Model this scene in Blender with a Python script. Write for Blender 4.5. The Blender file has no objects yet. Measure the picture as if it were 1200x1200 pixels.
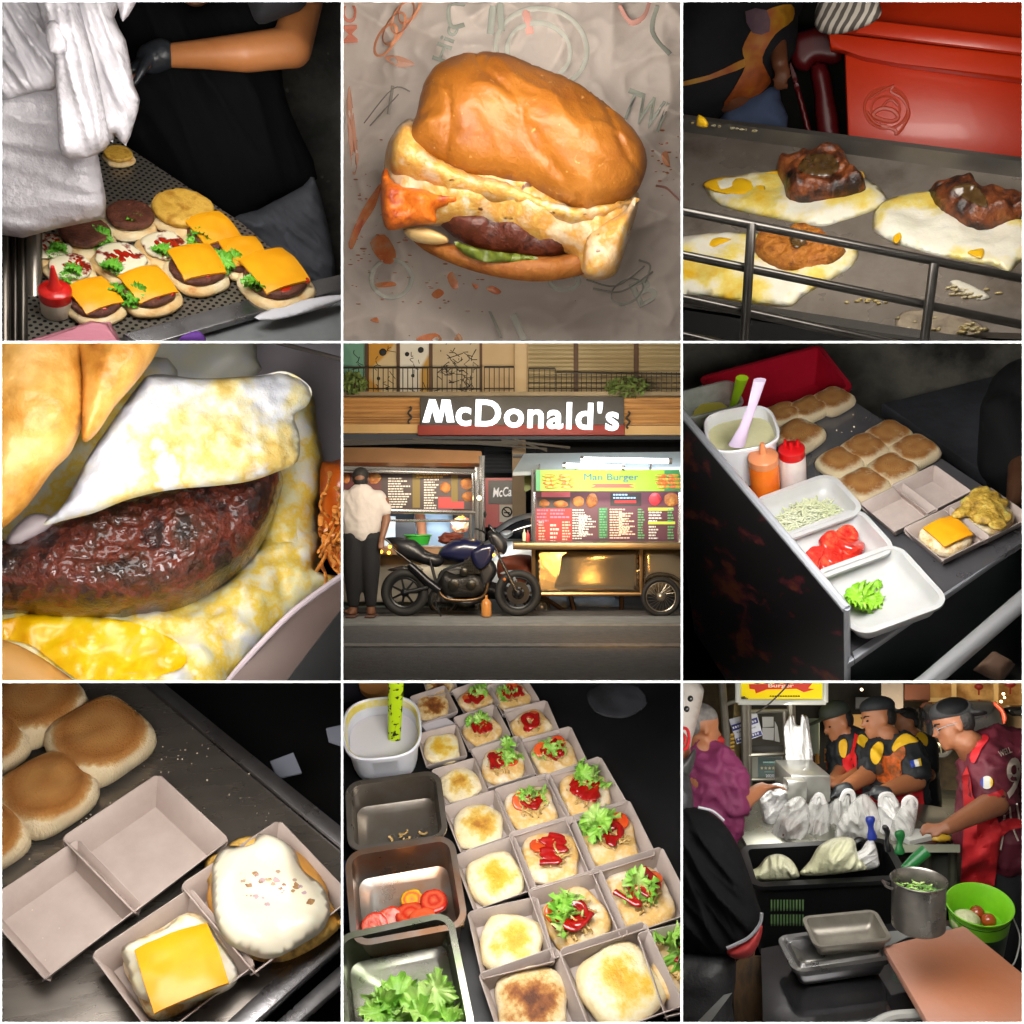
import bpy, bmesh, math, random
import numpy as np
from mathutils import Vector as V, Matrix, noise as N
from mathutils.geometry import delaunay_2d_cdt
rad = math.radians; PI = math.pi; T = .5; FRONT = 3.0; BACK = 7.4
S = bpy.context.scene; C = S.collection
rnd = random.Random(7)
OX = [0, 400, 798]; LO = [2.0, 402.0, 800.1]; HI = [399.8, 797.9, 1198.0]
WM = {}       # world matrix of everything built
BAY = {}      # which bay a thing stands in
cur = None

# ---------------------------------------------------------------- bays and surfaces
class Tile:
    def __init__(s, c, r):
        s.c, s.r = c, r
        s.f = s.ray(600, 600).normalized(); s.x = s.f.cross(V((0, 0, 1))).normalized(); s.y = s.x.cross(s.f)
        a, b, t, d = LO[c], HI[c], LO[r], HI[r]
        q = lambda px, py: V(((px - 600) / 600 * T, 1, -(py - 600) / 600 * T))
        m = q((a + b) / 2, (t + d) / 2); s.walls = []
        for p0, p1 in ((q(a, t), q(a, d)), (q(b, t), q(b, d)), (q(a, t), q(b, t)), (q(a, d), q(b, d))):
            n = p0.cross(p1).normalized()
            s.walls.append(n if n.dot(m) < 0 else -n)       # outward normals, planes through the viewpoint
    def ray(s, u, v):
        return V(((OX[s.c] + u * .335 - 600) / 600 * T, 1, -(OX[s.r] + v * .335 - 600) / 600 * T))
    def at(s, u, v, d): return s.ray(u, v) * d
    def plane(s, d, a=90, roll=0, u=600, v=600, lift=0):
        return Plane(s, d, a, roll, u, v, lift)

class Plane:
    """a flat surface in a bay: through the point seen at (u, v) at depth d, met by the line of sight at a degrees"""
    def __init__(s, t, d, a, roll, u, v, lift):
        s.t = t; up = t.y * math.cos(rad(roll)) + t.x * math.sin(rad(roll))
        s.n = (up * math.cos(rad(a)) - t.f * math.sin(rad(a))).normalized()
        s.o = t.at(u, v, d) + s.n * lift
        s.ux = (t.x - s.n * t.x.dot(s.n)).normalized(); s.uy = s.n.cross(s.ux)
    def on(s, u, v, h=0):
        r = s.t.ray(u, v); o = s.o + s.n * h
        return r * (o.dot(s.n) / r.dot(s.n))
    def frame(s, u, v, du=1, dv=0, px=None, h=0, scale=None):
        """frame standing on the surface at (u, v); x axis looks along (du, dv) in the picture; px = picture width of one unit"""
        o = s.on(u, v, h); l = math.hypot(du, dv); k = (px or 100) / l
        e = s.on(u + du * k, v + dv * k, h) - o
        x = e.normalized(); z = s.n; y = z.cross(x)
        m = Matrix((x, y, z)).transposed().to_4x4()
        sc = scale if scale is not None else e.length if px else 1
        return Matrix.Translation(o) @ m @ Matrix.Scale(sc, 4)
    def loc(s, o):                                          # unscaled frame at a point
        return Matrix.Translation(o) @ Matrix((s.ux, s.uy, s.n)).transposed().to_4x4()

# ---------------------------------------------------------------- materials
def lin(h):
    if not isinstance(h, str): return tuple(h)[:3]
    h = h.lstrip('#'); o = []
    for i in (0, 2, 4):
        c = int(h[i:i + 2], 16) / 255; o.append(c / 12.92 if c <= .04045 else ((c + .055) / 1.055) ** 2.4)
    return tuple(o)
MATS = {}
def m(name, *cols, sc=6, det=4, drv='noise', lo=.35, hi=.65, dist=.25, rough=.5, metal=0, bump=0, bsc=None, coat=0, sss=0,
      trans=0, alpha=1, em=0, stretch=(1, 1, 1), spec=.5, rvar=0, rot=(0, 0, 0), speck=None, ssc=40, sth=.72, sheen=0, cut=None):
    if name in MATS: return MATS[name]
    mt = bpy.data.materials.new(name); mt.use_nodes = True; nt = mt.node_tree; nt.nodes.clear(); L = nt.links.new
    nd = lambda t: nt.nodes.new('ShaderNode' + t)
    out = nd('OutputMaterial'); b = nd('BsdfPrincipled'); L(b.outputs[0], out.inputs[0])
    I = b.inputs
    I['Roughness'].default_value = rough; I['Metallic'].default_value = metal; I['Specular IOR Level'].default_value = spec
    if coat: I['Coat Weight'].default_value = coat; I['Coat Roughness'].default_value = .08
    if sss: I['Subsurface Weight'].default_value = sss; I['Subsurface Radius'].default_value = (.03, .015, .008); I['Subsurface Scale'].default_value = .6
    if trans: I['Transmission Weight'].default_value = trans
    if sheen: I['Sheen Weight'].default_value = sheen
    I['Alpha'].default_value = alpha
    tc = nd('TexCoord'); mp = nd('Mapping'); mp.inputs['Scale'].default_value = stretch; mp.inputs['Rotation'].default_value = rot; L(tc.outputs['Object'], mp.inputs[0])
    oi = nd('ObjectInfo'); w = nd('Math'); w.operation = 'MULTIPLY'; w.inputs[1].default_value = 37.; L(oi.outputs['Random'], w.inputs[0])
    def noise(scale, detail=4, rough_=.6):
        n = nd('TexNoise'); n.noise_dimensions = '4D'; n.inputs['Scale'].default_value = scale; n.inputs['Detail'].default_value = detail
        n.inputs['Roughness'].default_value = rough_; L(mp.outputs[0], n.inputs['Vector']); L(w.outputs[0], n.inputs['W']); return n
    nz = noise(sc, det); fac = nz.outputs['Fac']
    if drv in ('z', 'r', 'x', 'y', 'ring'):
        if drv in ('r', 'ring'):
            sx = nd('SeparateXYZ'); L(mp.outputs[0], sx.inputs[0]); cx = nd('CombineXYZ'); L(sx.outputs[0], cx.inputs[0]); L(sx.outputs[1], cx.inputs[1])
            ln = nd('VectorMath'); ln.operation = 'LENGTH'; L(cx.outputs[0], ln.inputs[0]); base = ln.outputs['Value']
        else:
            sx = nd('SeparateXYZ'); L(mp.outputs[0], sx.inputs[0]); base = sx.outputs['XYZ'.index(drv.upper())]
        ma = nd('Math'); ma.operation = 'MULTIPLY_ADD'; ma.inputs[1].default_value = dist; L(nz.outputs['Fac'], ma.inputs[0])
        mb = nd('Math'); mb.operation = 'SUBTRACT'; L(base, mb.inputs[0]); mb.inputs[1].default_value = dist * .5; L(mb.outputs[0], ma.inputs[2]); fac = ma.outputs[0]
    elif drv == 'wave':
        wv = nd('TexWave'); wv.inputs['Scale'].default_value = sc; wv.inputs['Distortion'].default_value = dist; L(mp.outputs[0], wv.inputs['Vector']); fac = wv.outputs['Fac']
    elif drv == 'vor':
        vo = nd('TexVoronoi'); vo.inputs['Scale'].default_value = sc; L(mp.outputs[0], vo.inputs['Vector']); fac = vo.outputs['Distance']
    col = None
    if len(cols) > 1:
        rp = nd('ValToRGB'); e = rp.color_ramp.elements
        while len(e) < len(cols): e.new(.5)
        for i, c in enumerate(cols):
            e[i].position = lo + (hi - lo) * i / (len(cols) - 1) if not isinstance(c, tuple) or len(c) != 2 else c[1]
            e[i].color = (*lin(c[0] if isinstance(c, tuple) and len(c) == 2 else c), 1)
        L(fac, rp.inputs[0]); col = rp.outputs[0]
    if speck:
        n2 = noise(ssc, 2); r2 = nd('ValToRGB'); r2.color_ramp.elements[0].position = sth - .03; r2.color_ramp.elements[1].position = sth + .03; L(n2.outputs['Fac'], r2.inputs[0])
        mx = nd('Mix'); mx.data_type = 'RGBA'; L(r2.outputs[0], mx.inputs[0])
        if col: L(col, mx.inputs[6])
        else: mx.inputs[6].default_value = (*lin(cols[0]), 1)
        mx.inputs[7].default_value = (*lin(speck), 1); col = mx.outputs[2]
    if col: L(col, I['Base Color'])
    else: I['Base Color'].default_value = (*lin(cols[0]), 1)
    if em:
        if col: L(col, I['Emission Color'])
        else: I['Emission Color'].default_value = (*lin(cols[0]), 1)
        I['Emission Strength'].default_value = em
    if bump:
        n3 = noise(bsc or sc * 2, 5); bp = nd('Bump'); bp.inputs['Strength'].default_value = bump; bp.inputs['Distance'].default_value = .03; L(n3.outputs['Fac'], bp.inputs['Height']); L(bp.outputs[0], I['Normal'])
    if rvar:
        n4 = noise(sc * .7, 4); mr = nd('MapRange'); mr.inputs[1].default_value = .3; mr.inputs[2].default_value = .7; mr.inputs[3].default_value = max(.02, rough - rvar); mr.inputs[4].default_value = min(1, rough + rvar)
        L(n4.outputs['Fac'], mr.inputs[0]); L(mr.outputs[0], I['Roughness'])
    MATS[name] = mt; return mt

# ---------------------------------------------------------------- linking objects
def tag(o, label=None, cat=None, group=None, kind=None):
    if label: o['label'] = label
    if cat: o['category'] = cat
    if group: o['group'] = group
    if kind: o['kind'] = kind
    return o
def thing(name, label, cat, M=None, group=None):
    o = bpy.data.objects.new(name, None); C.objects.link(o); o.empty_display_size = .05
    M = M or Matrix(); o.matrix_basis = M; WM[o] = M; BAY[o] = cur
    return tag(o, label, cat, group)
def put(name, me, mat, M=None, parent=None, label=None, cat=None, group=None, kind=None):
    if isinstance(me, tuple): me, M = me
    if isinstance(me, bmesh.types.BMesh): me = tomesh(me, name)
    o = bpy.data.objects.new(name, me); C.objects.link(o)
    if mat and not me.materials: me.materials.append(mat)
    elif mat: o.data = me = me if me.materials[0] == mat else me.copy(); me.materials[0] = mat
    if parent is not None:
        o.parent = parent; M = M if M is not None else Matrix()
        o.matrix_basis = WM[parent].inverted() @ M
    else: M = M or Matrix(); o.matrix_basis = M
    WM[o] = M; BAY[o] = cur
    return tag(o, label, cat, group, kind)
def tomesh(bm, name='mesh', smooth=True, angle=40):
    bmesh.ops.recalc_face_normals(bm, faces=bm.faces)
    if smooth:
        for f in bm.faces: f.smooth = True
        for e in bm.edges:
            if len(e.link_faces) == 2 and e.calc_face_angle(0) > rad(angle): e.smooth = False
    me = bpy.data.meshes.new(name); bm.to_mesh(me); bm.free(); return me
def copy_thing(root, M, label=None):
    r = root.copy(); C.objects.link(r); r.matrix_basis = M; WM[r] = M; BAY[r] = cur
    if label: r['label'] = label
    def rec(src, dst):
        for ch in [o for o in KIDS(src)]:
            c = ch.copy(); C.objects.link(c); c.parent = dst; WM[c] = WM[dst] @ ch.matrix_basis; BAY[c] = cur; rec(ch, c)
    rec(root, r); return r
def KIDS(o): return [c for c in WM if c.parent == o]

# ---------------------------------------------------------------- shapes
def nb(): return bmesh.new()
def box(bm, x0, y0, z0, x1, y1, z1, bev=0, M=None, seg=2):
    b = bmesh.new(); bmesh.ops.create_cube(b, size=1)
    for v in b.verts: v.co = V(((x0 + x1) / 2 + v.co.x * (x1 - x0), (y0 + y1) / 2 + v.co.y * (y1 - y0), (z0 + z1) / 2 + v.co.z * (z1 - z0)))
    if bev: bmesh.ops.bevel(b, geom=b.edges[:], offset=bev, segments=seg, profile=.5, affect='EDGES')
    return join(bm, b, M)
def join(bm, b, M=None):
    if M is not None: b.transform(M)
    me = bpy.data.meshes.new('tmp'); b.to_mesh(me); b.free(); bm.from_mesh(me); bpy.data.meshes.remove(me); return bm
def lathe(bm, prof, seg=32, M=None, sq=0):
    b = bmesh.new(); rings = []
    for r, z in prof:
        if r < 1e-6: rings.append([b.verts.new((0, 0, z))]); continue
        ring = []
        for i in range(seg):
            t = 2 * PI * i / seg; c, s_ = math.cos(t), math.sin(t)
            k = 1 if not sq else 1 / (abs(c) ** sq + abs(s_) ** sq) ** (1 / sq)
            ring.append(b.verts.new((r * c * k, r * s_ * k, z)))
        rings.append(ring)
    for a, c in zip(rings, rings[1:]):
        n = max(len(a), len(c))
        for i in range(n):
            j = (i + 1) % n; q = [a[i % len(a)], a[j % len(a)], c[j % len(c)], c[i % len(c)]]
            q = list(dict.fromkeys(q))
            if len(q) > 2: b.faces.new(q)
    return join(bm, b, M)
def tube(bm, pts, r, seg=8, M=None, closed=False, flat=1):
    b = bmesh.new(); pts = [V(p) for p in pts]; n = len(pts); rings = []
    rr = r if callable(r) else (lambda t: r) if not isinstance(r, (list, tuple)) else (lambda t: r[min(len(r) - 1, int(t * (len(r) - 1) + .5))])
    up = None
    for i, p in enumerate(pts):
        d = (pts[(i + 1) % n] - pts[i - 1]) if closed else pts[min(i + 1, n - 1)] - pts[max(i - 1, 0)]
        d.normalize()
        if up is None: up = V((0, 0, 1)) if abs(d.z) < .9 else V((0, 1, 0))
        x = d.cross(up).normalized(); up = x.cross(d).normalized(); ra = rr(i / max(1, n - 1))
        rings.append([b.verts.new(p + x * math.cos(2 * PI * k / seg) * ra + up * math.sin(2 * PI * k / seg) * ra * flat) for k in range(seg)])
    for i in range(n if closed else n - 1):
        A, B = rings[i], rings[(i + 1) % n]
        for k in range(seg): b.faces.new((A[k], A[(k + 1) % seg], B[(k + 1) % seg], B[k]))
    if not closed: b.faces.new(rings[0][::-1]); b.faces.new(rings[-1])
    return join(bm, b, M)
def curve(pts, n=6, closed=False):
    """Catmull-Rom through points of any dimension"""
    P = [np.array(p, float) for p in pts]; L = len(P); out = []
    for i in range(L if closed else L - 1):
        p0 = P[i - 1] if closed or i else P[0]; p1 = P[i]; p2 = P[(i + 1) % L]; p3 = P[(i + 2) % L] if closed or i + 2 < L else P[-1]
        for k in range(n):
            t = k / n; out.append(.5 * (2 * p1 + (p2 - p0) * t + (2 * p0 - 5 * p1 + 4 * p2 - p3) * t * t + (3 * p1 - p0 - 3 * p2 + p3) * t ** 3))
    if not closed: out.append(P[-1])
    return [tuple(o) for o in out]
def prism(bm, pts, z0, z1, bev=0, M=None):
    b = bmesh.new(); A = [b.verts.new((*p[:2], z0)) for p in pts]; B = [b.verts.new((*p[:2], z1)) for p in pts]; n = len(pts)
    b.faces.new(A[::-1]); b.faces.new(B)
    for i in range(n): b.faces.new((A[i], A[(i + 1) % n], B[(i + 1) % n], B[i]))
    if bev: bmesh.ops.bevel(b, geom=[e for e in b.edges if abs(e.verts[0].co.z - e.verts[1].co.z) < 1e-9], offset=bev, segments=2, profile=.5, affect='EDGES')
    return join(bm, b, M)
def blob(bm, c, r, M=None, sub=3, amp=0, ns=2, seed=0):
    b = bmesh.new(); bmesh.ops.create_icosphere(b, subdivisions=sub, radius=1)
    r = r if isinstance(r, (tuple, list, V)) else (r, r, r)
    for v in b.verts:
        k = 1 + amp * N.noise(v.co * ns + V((seed * 3.1, seed, 0))) if amp else 1
        v.co = V((c[0] + v.co.x * r[0] * k, c[1] + v.co.y * r[1] * k, c[2] + v.co.z * r[2] * k))
    return join(bm, b, M)
def flat(plane, uv, th=.01, h=0, smooth=0, bev=0):
    """a plate with the given outline lying on a surface, th thick -> (mesh, matrix)"""
    uv = curve(uv, smooth, True) if smooth else uv
    P = [plane.on(u, v, h) for u, v in uv]; o = sum(P, V()) / len(P); M = plane.loc(o); Mi = M.inverted()
    q = [(Mi @ p)[:2] for p in P]
    if sum(q[i - 1][0] * q[i][1] - q[i][0] * q[i - 1][1] for i in range(len(q))) < 0: q = q[::-1]
    bm = nb(); prism(bm, q, 0, th, bev); return tomesh(bm), M
def puff(plane, uv, H, Rr=None, back=0, res=26, amp=0, ns=6, smooth=5, h=0, p=2., seed=0, fn=None, amp2=0, ns2=20, relax=2, fold=None):
    """a cushion-like solid whose footprint on a surface is the outline uv: H high, rounded over Rr from its edge"""
    if smooth: uv = curve(uv, smooth, True)
    P = [plane.on(u, v, h) for u, v in uv]; o = sum(P, V()) / len(P); M = plane.loc(o); Mi = M.inverted()
    q = np.array([(Mi @ x)[:2] for x in P]); size = max(np.ptp(q[:, 0]), np.ptp(q[:, 1])); st = size / res
    bd = []
    for i in range(len(q)):
        a, c = q[i], q[(i + 1) % len(q)]; k = max(1, int(np.linalg.norm(c - a) / st + .5))
        for j in range(k): bd.append(a + (c - a) * j / k)
    bd = np.array(bd); nbd = len(bd)
    xs = np.arange(q[:, 0].min(), q[:, 0].max(), st); ys = np.arange(q[:, 1].min(), q[:, 1].max(), st * .866)
    g = np.array([(x + (st / 2 if j % 2 else 0), y) for j, y in enumerate(ys) for x in xs])
    A = bd; B = np.roll(bd, -1, 0); AB = B - A
    def dist(pt):
        ap = pt[:, None, :] - A[None]; t = np.clip((ap * AB).sum(2) / np.maximum((AB ** 2).sum(1), 1e-18), 0, 1)
        return np.sqrt(((ap - t[..., None] * AB) ** 2).sum(2).min(1))
    ins = np.zeros(len(g), bool)
    for i in range(nbd):
        a, c = A[i], B[i]; cr = ((a[1] > g[:, 1]) != (c[1] > g[:, 1]))
        with np.errstate(all='ignore'): ins ^= cr & (g[:, 0] < (c[0] - a[0]) * (g[:, 1] - a[1]) / (c[1] - a[1]) + a[0])
    g = g[ins]; g = g[dist(g) > st * .55] if len(g) else g
    pts = np.vstack([bd, g]) if len(g) else bd
    vs, es, fs, ov, _, _ = delaunay_2d_cdt([V(x) for x in pts], [(i, (i + 1) % nbd) for i in range(nbd)], [], 1, 1e-7)
    vv = np.array([tuple(v) for v in vs]); d = dist(vv); Rr = Rr or d.max()
    x = np.clip(d / Rr, 0, 1); pr = (1 - (1 - x) ** p) ** (1 / p)
    isb = d < 1e-5
    z = pr.copy()
    if relax:
        nbrs = [[] for _ in vv]
        for f in fs:
            for i in range(len(f)): nbrs[f[i]].append(f[(i + 1) % len(f)]); nbrs[f[(i + 1) % len(f)]].append(f[i])
        for _ in range(relax): z = np.array([z[i] if isb[i] or not nbrs[i] else (z[i] + 2 * z[nbrs[i]].mean()) / 3 for i in range(len(z))])
    sd = V((seed * 5.3, seed * 2.1, seed))
    top = []
    for i, (a, c) in enumerate(vv):
        k = z[i] * H
        if amp: k += amp * pr[i] * N.noise(V((a, c, 0)) * ns + sd)
        if amp2: k += amp2 * pr[i] * N.noise(V((a, c, 3)) * ns2 + sd)
        if fold:                                            # long soft creases across the cloth: (height, spacing, direction, length ratio)
            fa, fs_, an, st_ = fold; ca, sa = math.cos(an), math.sin(an); x_, y_ = (a * ca + c * sa) / fs_, (-a * sa + c * ca) / (fs_ * st_)
            k += fa * pr[i] ** .5 * ((1 - abs(N.noise(V((x_, y_, seed * 1.7)) * 1.3))) ** 4 + .5 * (1 - abs(N.noise(V((x_ * 2.1, y_ * 1.6, seed * 1.7 + 5))))) ** 5 - .6)
        top.append(k)
    bm = nb(); off = [fn(a, c) if fn else 0 for a, c in vv]
    F = [bm.verts.new((vv[i][0], vv[i][1], top[i] + off[i])) for i in range(len(vv))]
    Bk = [F[i] if isb[i] else bm.verts.new((vv[i][0], vv[i][1], -back * z[i] - 1e-4 + off[i])) for i in range(len(vv))]
    for f in fs:
        try: bm.faces.new([F[i] for i in f]); bm.faces.new([Bk[i] for i in reversed(f)])
        except ValueError: pass
    bmesh.ops.delete(bm, geom=[v for v in bm.verts if not v.link_faces], context='VERTS')
    for f in bm.faces: f.smooth = True
    me = bpy.data.meshes.new('food'); bm.to_mesh(me); bm.free(); return me, M
def grow(prims, vox, it=6, fac=.6, fold=None):
    """one continuous skin over overlapping capsules ('c', p, r, p2, r2) and ellipsoids ('e', centre, radii[, rotation]); world coordinates"""
    bm = nb()
    for q in prims:
        if q[0] == 'c':
            p, r, p2, r2 = V(q[1]), q[2], V(q[3]), q[4]; d = p2 - p; n = max(2, int(d.length / (min(r, r2) * .45)) + 1)
            for i in range(n + 1): t = i / n; blob(bm, p + d * t, r + (r2 - r) * t, sub=2)
        elif q[0] == 'm':
            b = bmesh.new(); bmesh.ops.create_icosphere(b, subdivisions=3, radius=1); join(bm, b, q[1])
        else:
            b = bmesh.new(); bmesh.ops.create_icosphere(b, subdivisions=3, radius=1)
            Mx = Matrix.Diagonal((*q[2], 1)); Rm = q[3] if len(q) > 3 else Matrix()
            join(bm, b, Matrix.Translation(V(q[1])) @ Rm.to_4x4() @ Mx)
    me = bpy.data.meshes.new('skin'); bm.to_mesh(me); bm.free(); o = bpy.data.objects.new('tmp', me); C.objects.link(o)
    md = o.modifiers.new('r', 'REMESH'); md.mode = 'VOXEL'; md.voxel_size = vox; md.use_smooth_shade = True
    sm = o.modifiers.new('s', 'SMOOTH'); sm.factor = fac; sm.iterations = it
    dg = bpy.context.evaluated_depsgraph_get(); dg.update(); r = bpy.data.meshes.new_from_object(o.evaluated_get(dg))
    bpy.data.objects.remove(o); bpy.data.meshes.remove(me)
    for p in r.polygons: p.use_smooth = True
    if fold:
        fa, fs_ = fold; nrm = [v.normal.copy() for v in r.vertices]
        for v, n in zip(r.vertices, nrm): p = V((v.co.x * .8 + v.co.z * .5, v.co.y, v.co.z * .55 - v.co.x * .4)) / fs_; v.co += n * fa * ((1 - abs(N.noise(p))) ** 4 + .5 * (1 - abs(N.noise(p * 2.2 + V((3, 1, 7))))) ** 4 - .5)
    # origin at the middle of the skin
    c = sum((v.co for v in r.vertices), V()) / max(1, len(r.vertices)); r.transform(Matrix.Translation(-c)); return r, Matrix.Translation(c)
TXT = {}
def text(s, bold=0, ext=.02, space=1, shear=0):
    """lettering as a mesh, centred, one unit wide; returns mesh and its height"""
    k = (s, bold, ext, space, shear)
    if k in TXT: return TXT[k]
    cu = bpy.data.curves.new('lettering', 'FONT'); cu.body = s; cu.align_x = 'CENTER'; cu.size = 1; cu.offset = bold; cu.extrude = ext; cu.space_character = space; cu.shear = shear; cu.resolution_u = 4
    o = bpy.data.objects.new('tmp', cu); C.objects.link(o); dg = bpy.context.evaluated_depsgraph_get(); dg.update(); me = bpy.data.meshes.new_from_object(o.evaluated_get(dg)); bpy.data.objects.remove(o)
    xs = [v.co.x for v in me.vertices]; ys = [v.co.y for v in me.vertices]; w = max(xs) - min(xs); hh = max(ys) - min(ys)
    me.transform(Matrix.Scale(1 / w, 4) @ Matrix.Translation((-(max(xs) + min(xs)) / 2, -(max(ys) + min(ys)) / 2, 0)))
    TXT[k] = me, hh / w; return TXT[k]
def letter(plane, s, u, v, w, mat, parent=None, h=.003, hpx=None, du=1, dv=0, bold=0, ext=.01, name='lettering', **kw):
    """lettering on a surface, w picture units wide (and hpx high)"""
    me, asp = text(s, bold, ext, **kw); M = plane.frame(u, v, du, dv, px=w, h=h)
    if hpx: M = M @ Matrix.Diagonal((1, hpx / w / asp, 1, 1))
    return put(name, me.copy(), mat, M, parent)
def slab(plane, u0, v0, u1, v1, th, h=0, bev=0):
    """rectangular plate given by picture corners on a surface facing the viewer"""
    return flat(plane, [(u0, v0), (u1, v0), (u1, v1), (u0, v1)], th, h, 0, bev)
def lamp(t, u, v, d, power, size, col=(1, .95, .88), aim=(600, 600, 4), sy=None, spread=180):  # unseen lamps: stand-ins for stall and street lights, plus added fills
    l = bpy.data.lights.new('stall_or_fill_lamp', 'AREA'); l.energy = power; l.size = size; l.color = col; l.spread = rad(spread)
    if sy: l.shape = 'RECTANGLE'; l.size_y = sy
    o = bpy.data.objects.new('stall_or_fill_lamp', l); C.objects.link(o); p = t.at(u, v, d); o.location = p
    o.rotation_euler = (t.at(*aim) - p).to_track_quat('-Z', 'Y').to_euler(); return o

# ---------------------------------------------------------------- food and dishes in unit frames
def sup(n, t):                                              # squarish circle
    c, s_ = math.cos(t), math.sin(t); k = 1 / (abs(c) ** n + abs(s_) ** n) ** (1 / n); return c * k, s_ * k
def bun_mesh(w=1., hgt=.42, n=3.2, seed=0, flatt=.75, amp=.05):
    """soft squarish bun, flat bottom, one unit wide"""
    bm = nb(); sg = 40; rows = []
    prof = [(.0, 0), (.6, 0), (.9, .02), (1, .22), (1.02, .45), (.98, .68), (.88, .86), (.74, .96), (.55, 1.), (.3, 1.01), (0, 1.02)]
    for r, z in prof:
        ring = []
        for i in range(sg):
            x, y = sup(n, 2 * PI * i / sg); k = 1 + amp * N.noise(V((x * 1.3, y * 1.3, seed * 7.7 + z)))
            ring.append(bm.verts.new((x * r * w / 2 * k, y * r * w / 2 * k, z * hgt * (1 + .12 * N.noise(V((x * r * 2, y * r * 2, seed)))))) )
        rows.append(ring)
    for a, c in zip(rows, rows[1:]):
        for i in range(sg): bm.faces.new((a[i], a[(i + 1) % sg], c[(i + 1) % sg], c[i]))
    bmesh.ops.remove_doubles(bm, verts=bm.verts, dist=1e-5)
    return tomesh(bm, angle=80)
def disc_mesh(r=.5, h=.1, amp=.04, seed=0, n=2.2, top=.02, rr=.25, fine=.0):
    """rough-edged thick disc: a patty, a tomato slice"""
    bm = nb(); sg = 44; rows = []
    prof = [(0, 0), (.5, 0), (.93, 0), (1, .3), (1., .7), (.94, 1), (.8, 1.05), (.55, 1.06), (.3, 1.06), (0, 1.05)]
    for r_, z in prof:
        ring = []
        for i in range(sg):
            t = 2 * PI * i / sg; x, y = sup(n, t); k = 1 + amp * 2 * N.noise(V((x, y, seed * 3.3))) + amp * N.noise(V((x * 5, y * 5, seed + z)))
            zz = z * h + (fine * N.noise(V((x * r_ * 7, y * r_ * 7, seed))) if z > .2 else 0)
            ring.append(bm.verts.new((x * r_ * r * k, y * r_ * r * k, zz)))
        rows.append(ring)
    for a, c in zip(rows, rows[1:]):
        for i in range(sg): bm.faces.new((a[i], a[(i + 1) % sg], c[(i + 1) % sg], c[i]))
    bmesh.ops.remove_doubles(bm, verts=bm.verts, dist=1e-5)
    return tomesh(bm, angle=60)
def cheese_mesh(w=.8, sag=.1, th=.025, seed=0):
    bm = nb(); n = 12; g = []
    for l in (0, 1):
        for j in range(n + 1):
            for i in range(n + 1):
                x, y = i / n * 2 - 1, j / n * 2 - 1; rr = min(1.4, math.hypot(x, y))
                z = -sag * max(0, rr - .55) ** 1.5 * 1.6 + .02 * N.noise(V((x * 2, y * 2, seed)))
                q = 1 - .03 * abs(x * y); g.append(bm.verts.new((x * q * w / 2, y * q * w / 2, z + l * th)))
    k = (n + 1) ** 2; ix = lambda l, i, j: g[l * k + j * (n + 1) + i]
    for j in range(n):
        for i in range(n):
            bm.faces.new((ix(1, i, j), ix(1, i + 1, j), ix(1, i + 1, j + 1), ix(1, i, j + 1))); bm.faces.new((ix(0, i, j), ix(0, i, j + 1), ix(0, i + 1, j + 1), ix(0, i + 1, j)))
    for a in range(n):
        for q in (((a, 0), (a + 1, 0)), ((a + 1, n), (a, n)), ((0, a + 1), (0, a)), ((n, a), (n, a + 1))): bm.faces.new((ix(0, *q[0]), ix(0, *q[1]), ix(1, *q[1]), ix(1, *q[0])))
    return tomesh(bm)
def lettuce_mesh(n=4, r=.3, spread=.2, seed=0, ruff=.25, k=7, up=.25):
    """ruffled leaves"""
    bm = nb(); rg = random.Random(seed)
    for q in range(n):
        ox, oy = rg.uniform(-spread, spread), rg.uniform(-spread, spread); rr = r * rg.uniform(.7, 1.15); ph = rg.uniform(0, 6)
        Mx = Matrix.Translation((ox, oy, .04 * q + .03)) @ Matrix.Rotation(rg.uniform(-.7, .7) * up * 3, 4, 'X') @ Matrix.Rotation(rg.uniform(-.7, .7) * up * 3, 4, 'Y') @ Matrix.Rotation(ph, 4, 'Z')
        b = bmesh.new(); sg = 90; rings = []
        for i in range(8):
            f = i / 7; ring = []
            for j in range(sg):
                t = 2 * PI * j / sg; rad_ = rr * f * (1 + .40 * N.noise(V((math.cos(t) * 1.5, math.sin(t) * 1.5, seed + q))) + .07 * f * math.sin(t * 17 + ph) + .06 * f * math.sin(t * 27))
                z = ruff * rr * f ** 4 * (math.sin((k + 5) * t + ph) + .7 * math.sin((k * 2 + 9) * t + q)) * .55 + .34 * rr * f * f * math.sin(2 * t + ph * 2) + .16 * rr * N.noise(V((math.cos(t) * f * 3, math.sin(t) * f * 3, q + seed)))
                ring.append(b.verts.new((rad_ * math.cos(t), rad_ * math.sin(t), z)))
            rings.append(ring)
        for a, c in zip(rings, rings[1:]):
            for j in range(sg): b.faces.new((a[j], a[(j + 1) % sg], c[(j + 1) % sg], c[j]))
        bmesh.ops.remove_doubles(b, verts=b.verts, dist=1e-5); join(bm, b, Mx)
    for f in bm.faces: f.smooth = True
    me = bpy.data.meshes.new('lettuce'); bm.to_mesh(me); bm.free(); return me
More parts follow.
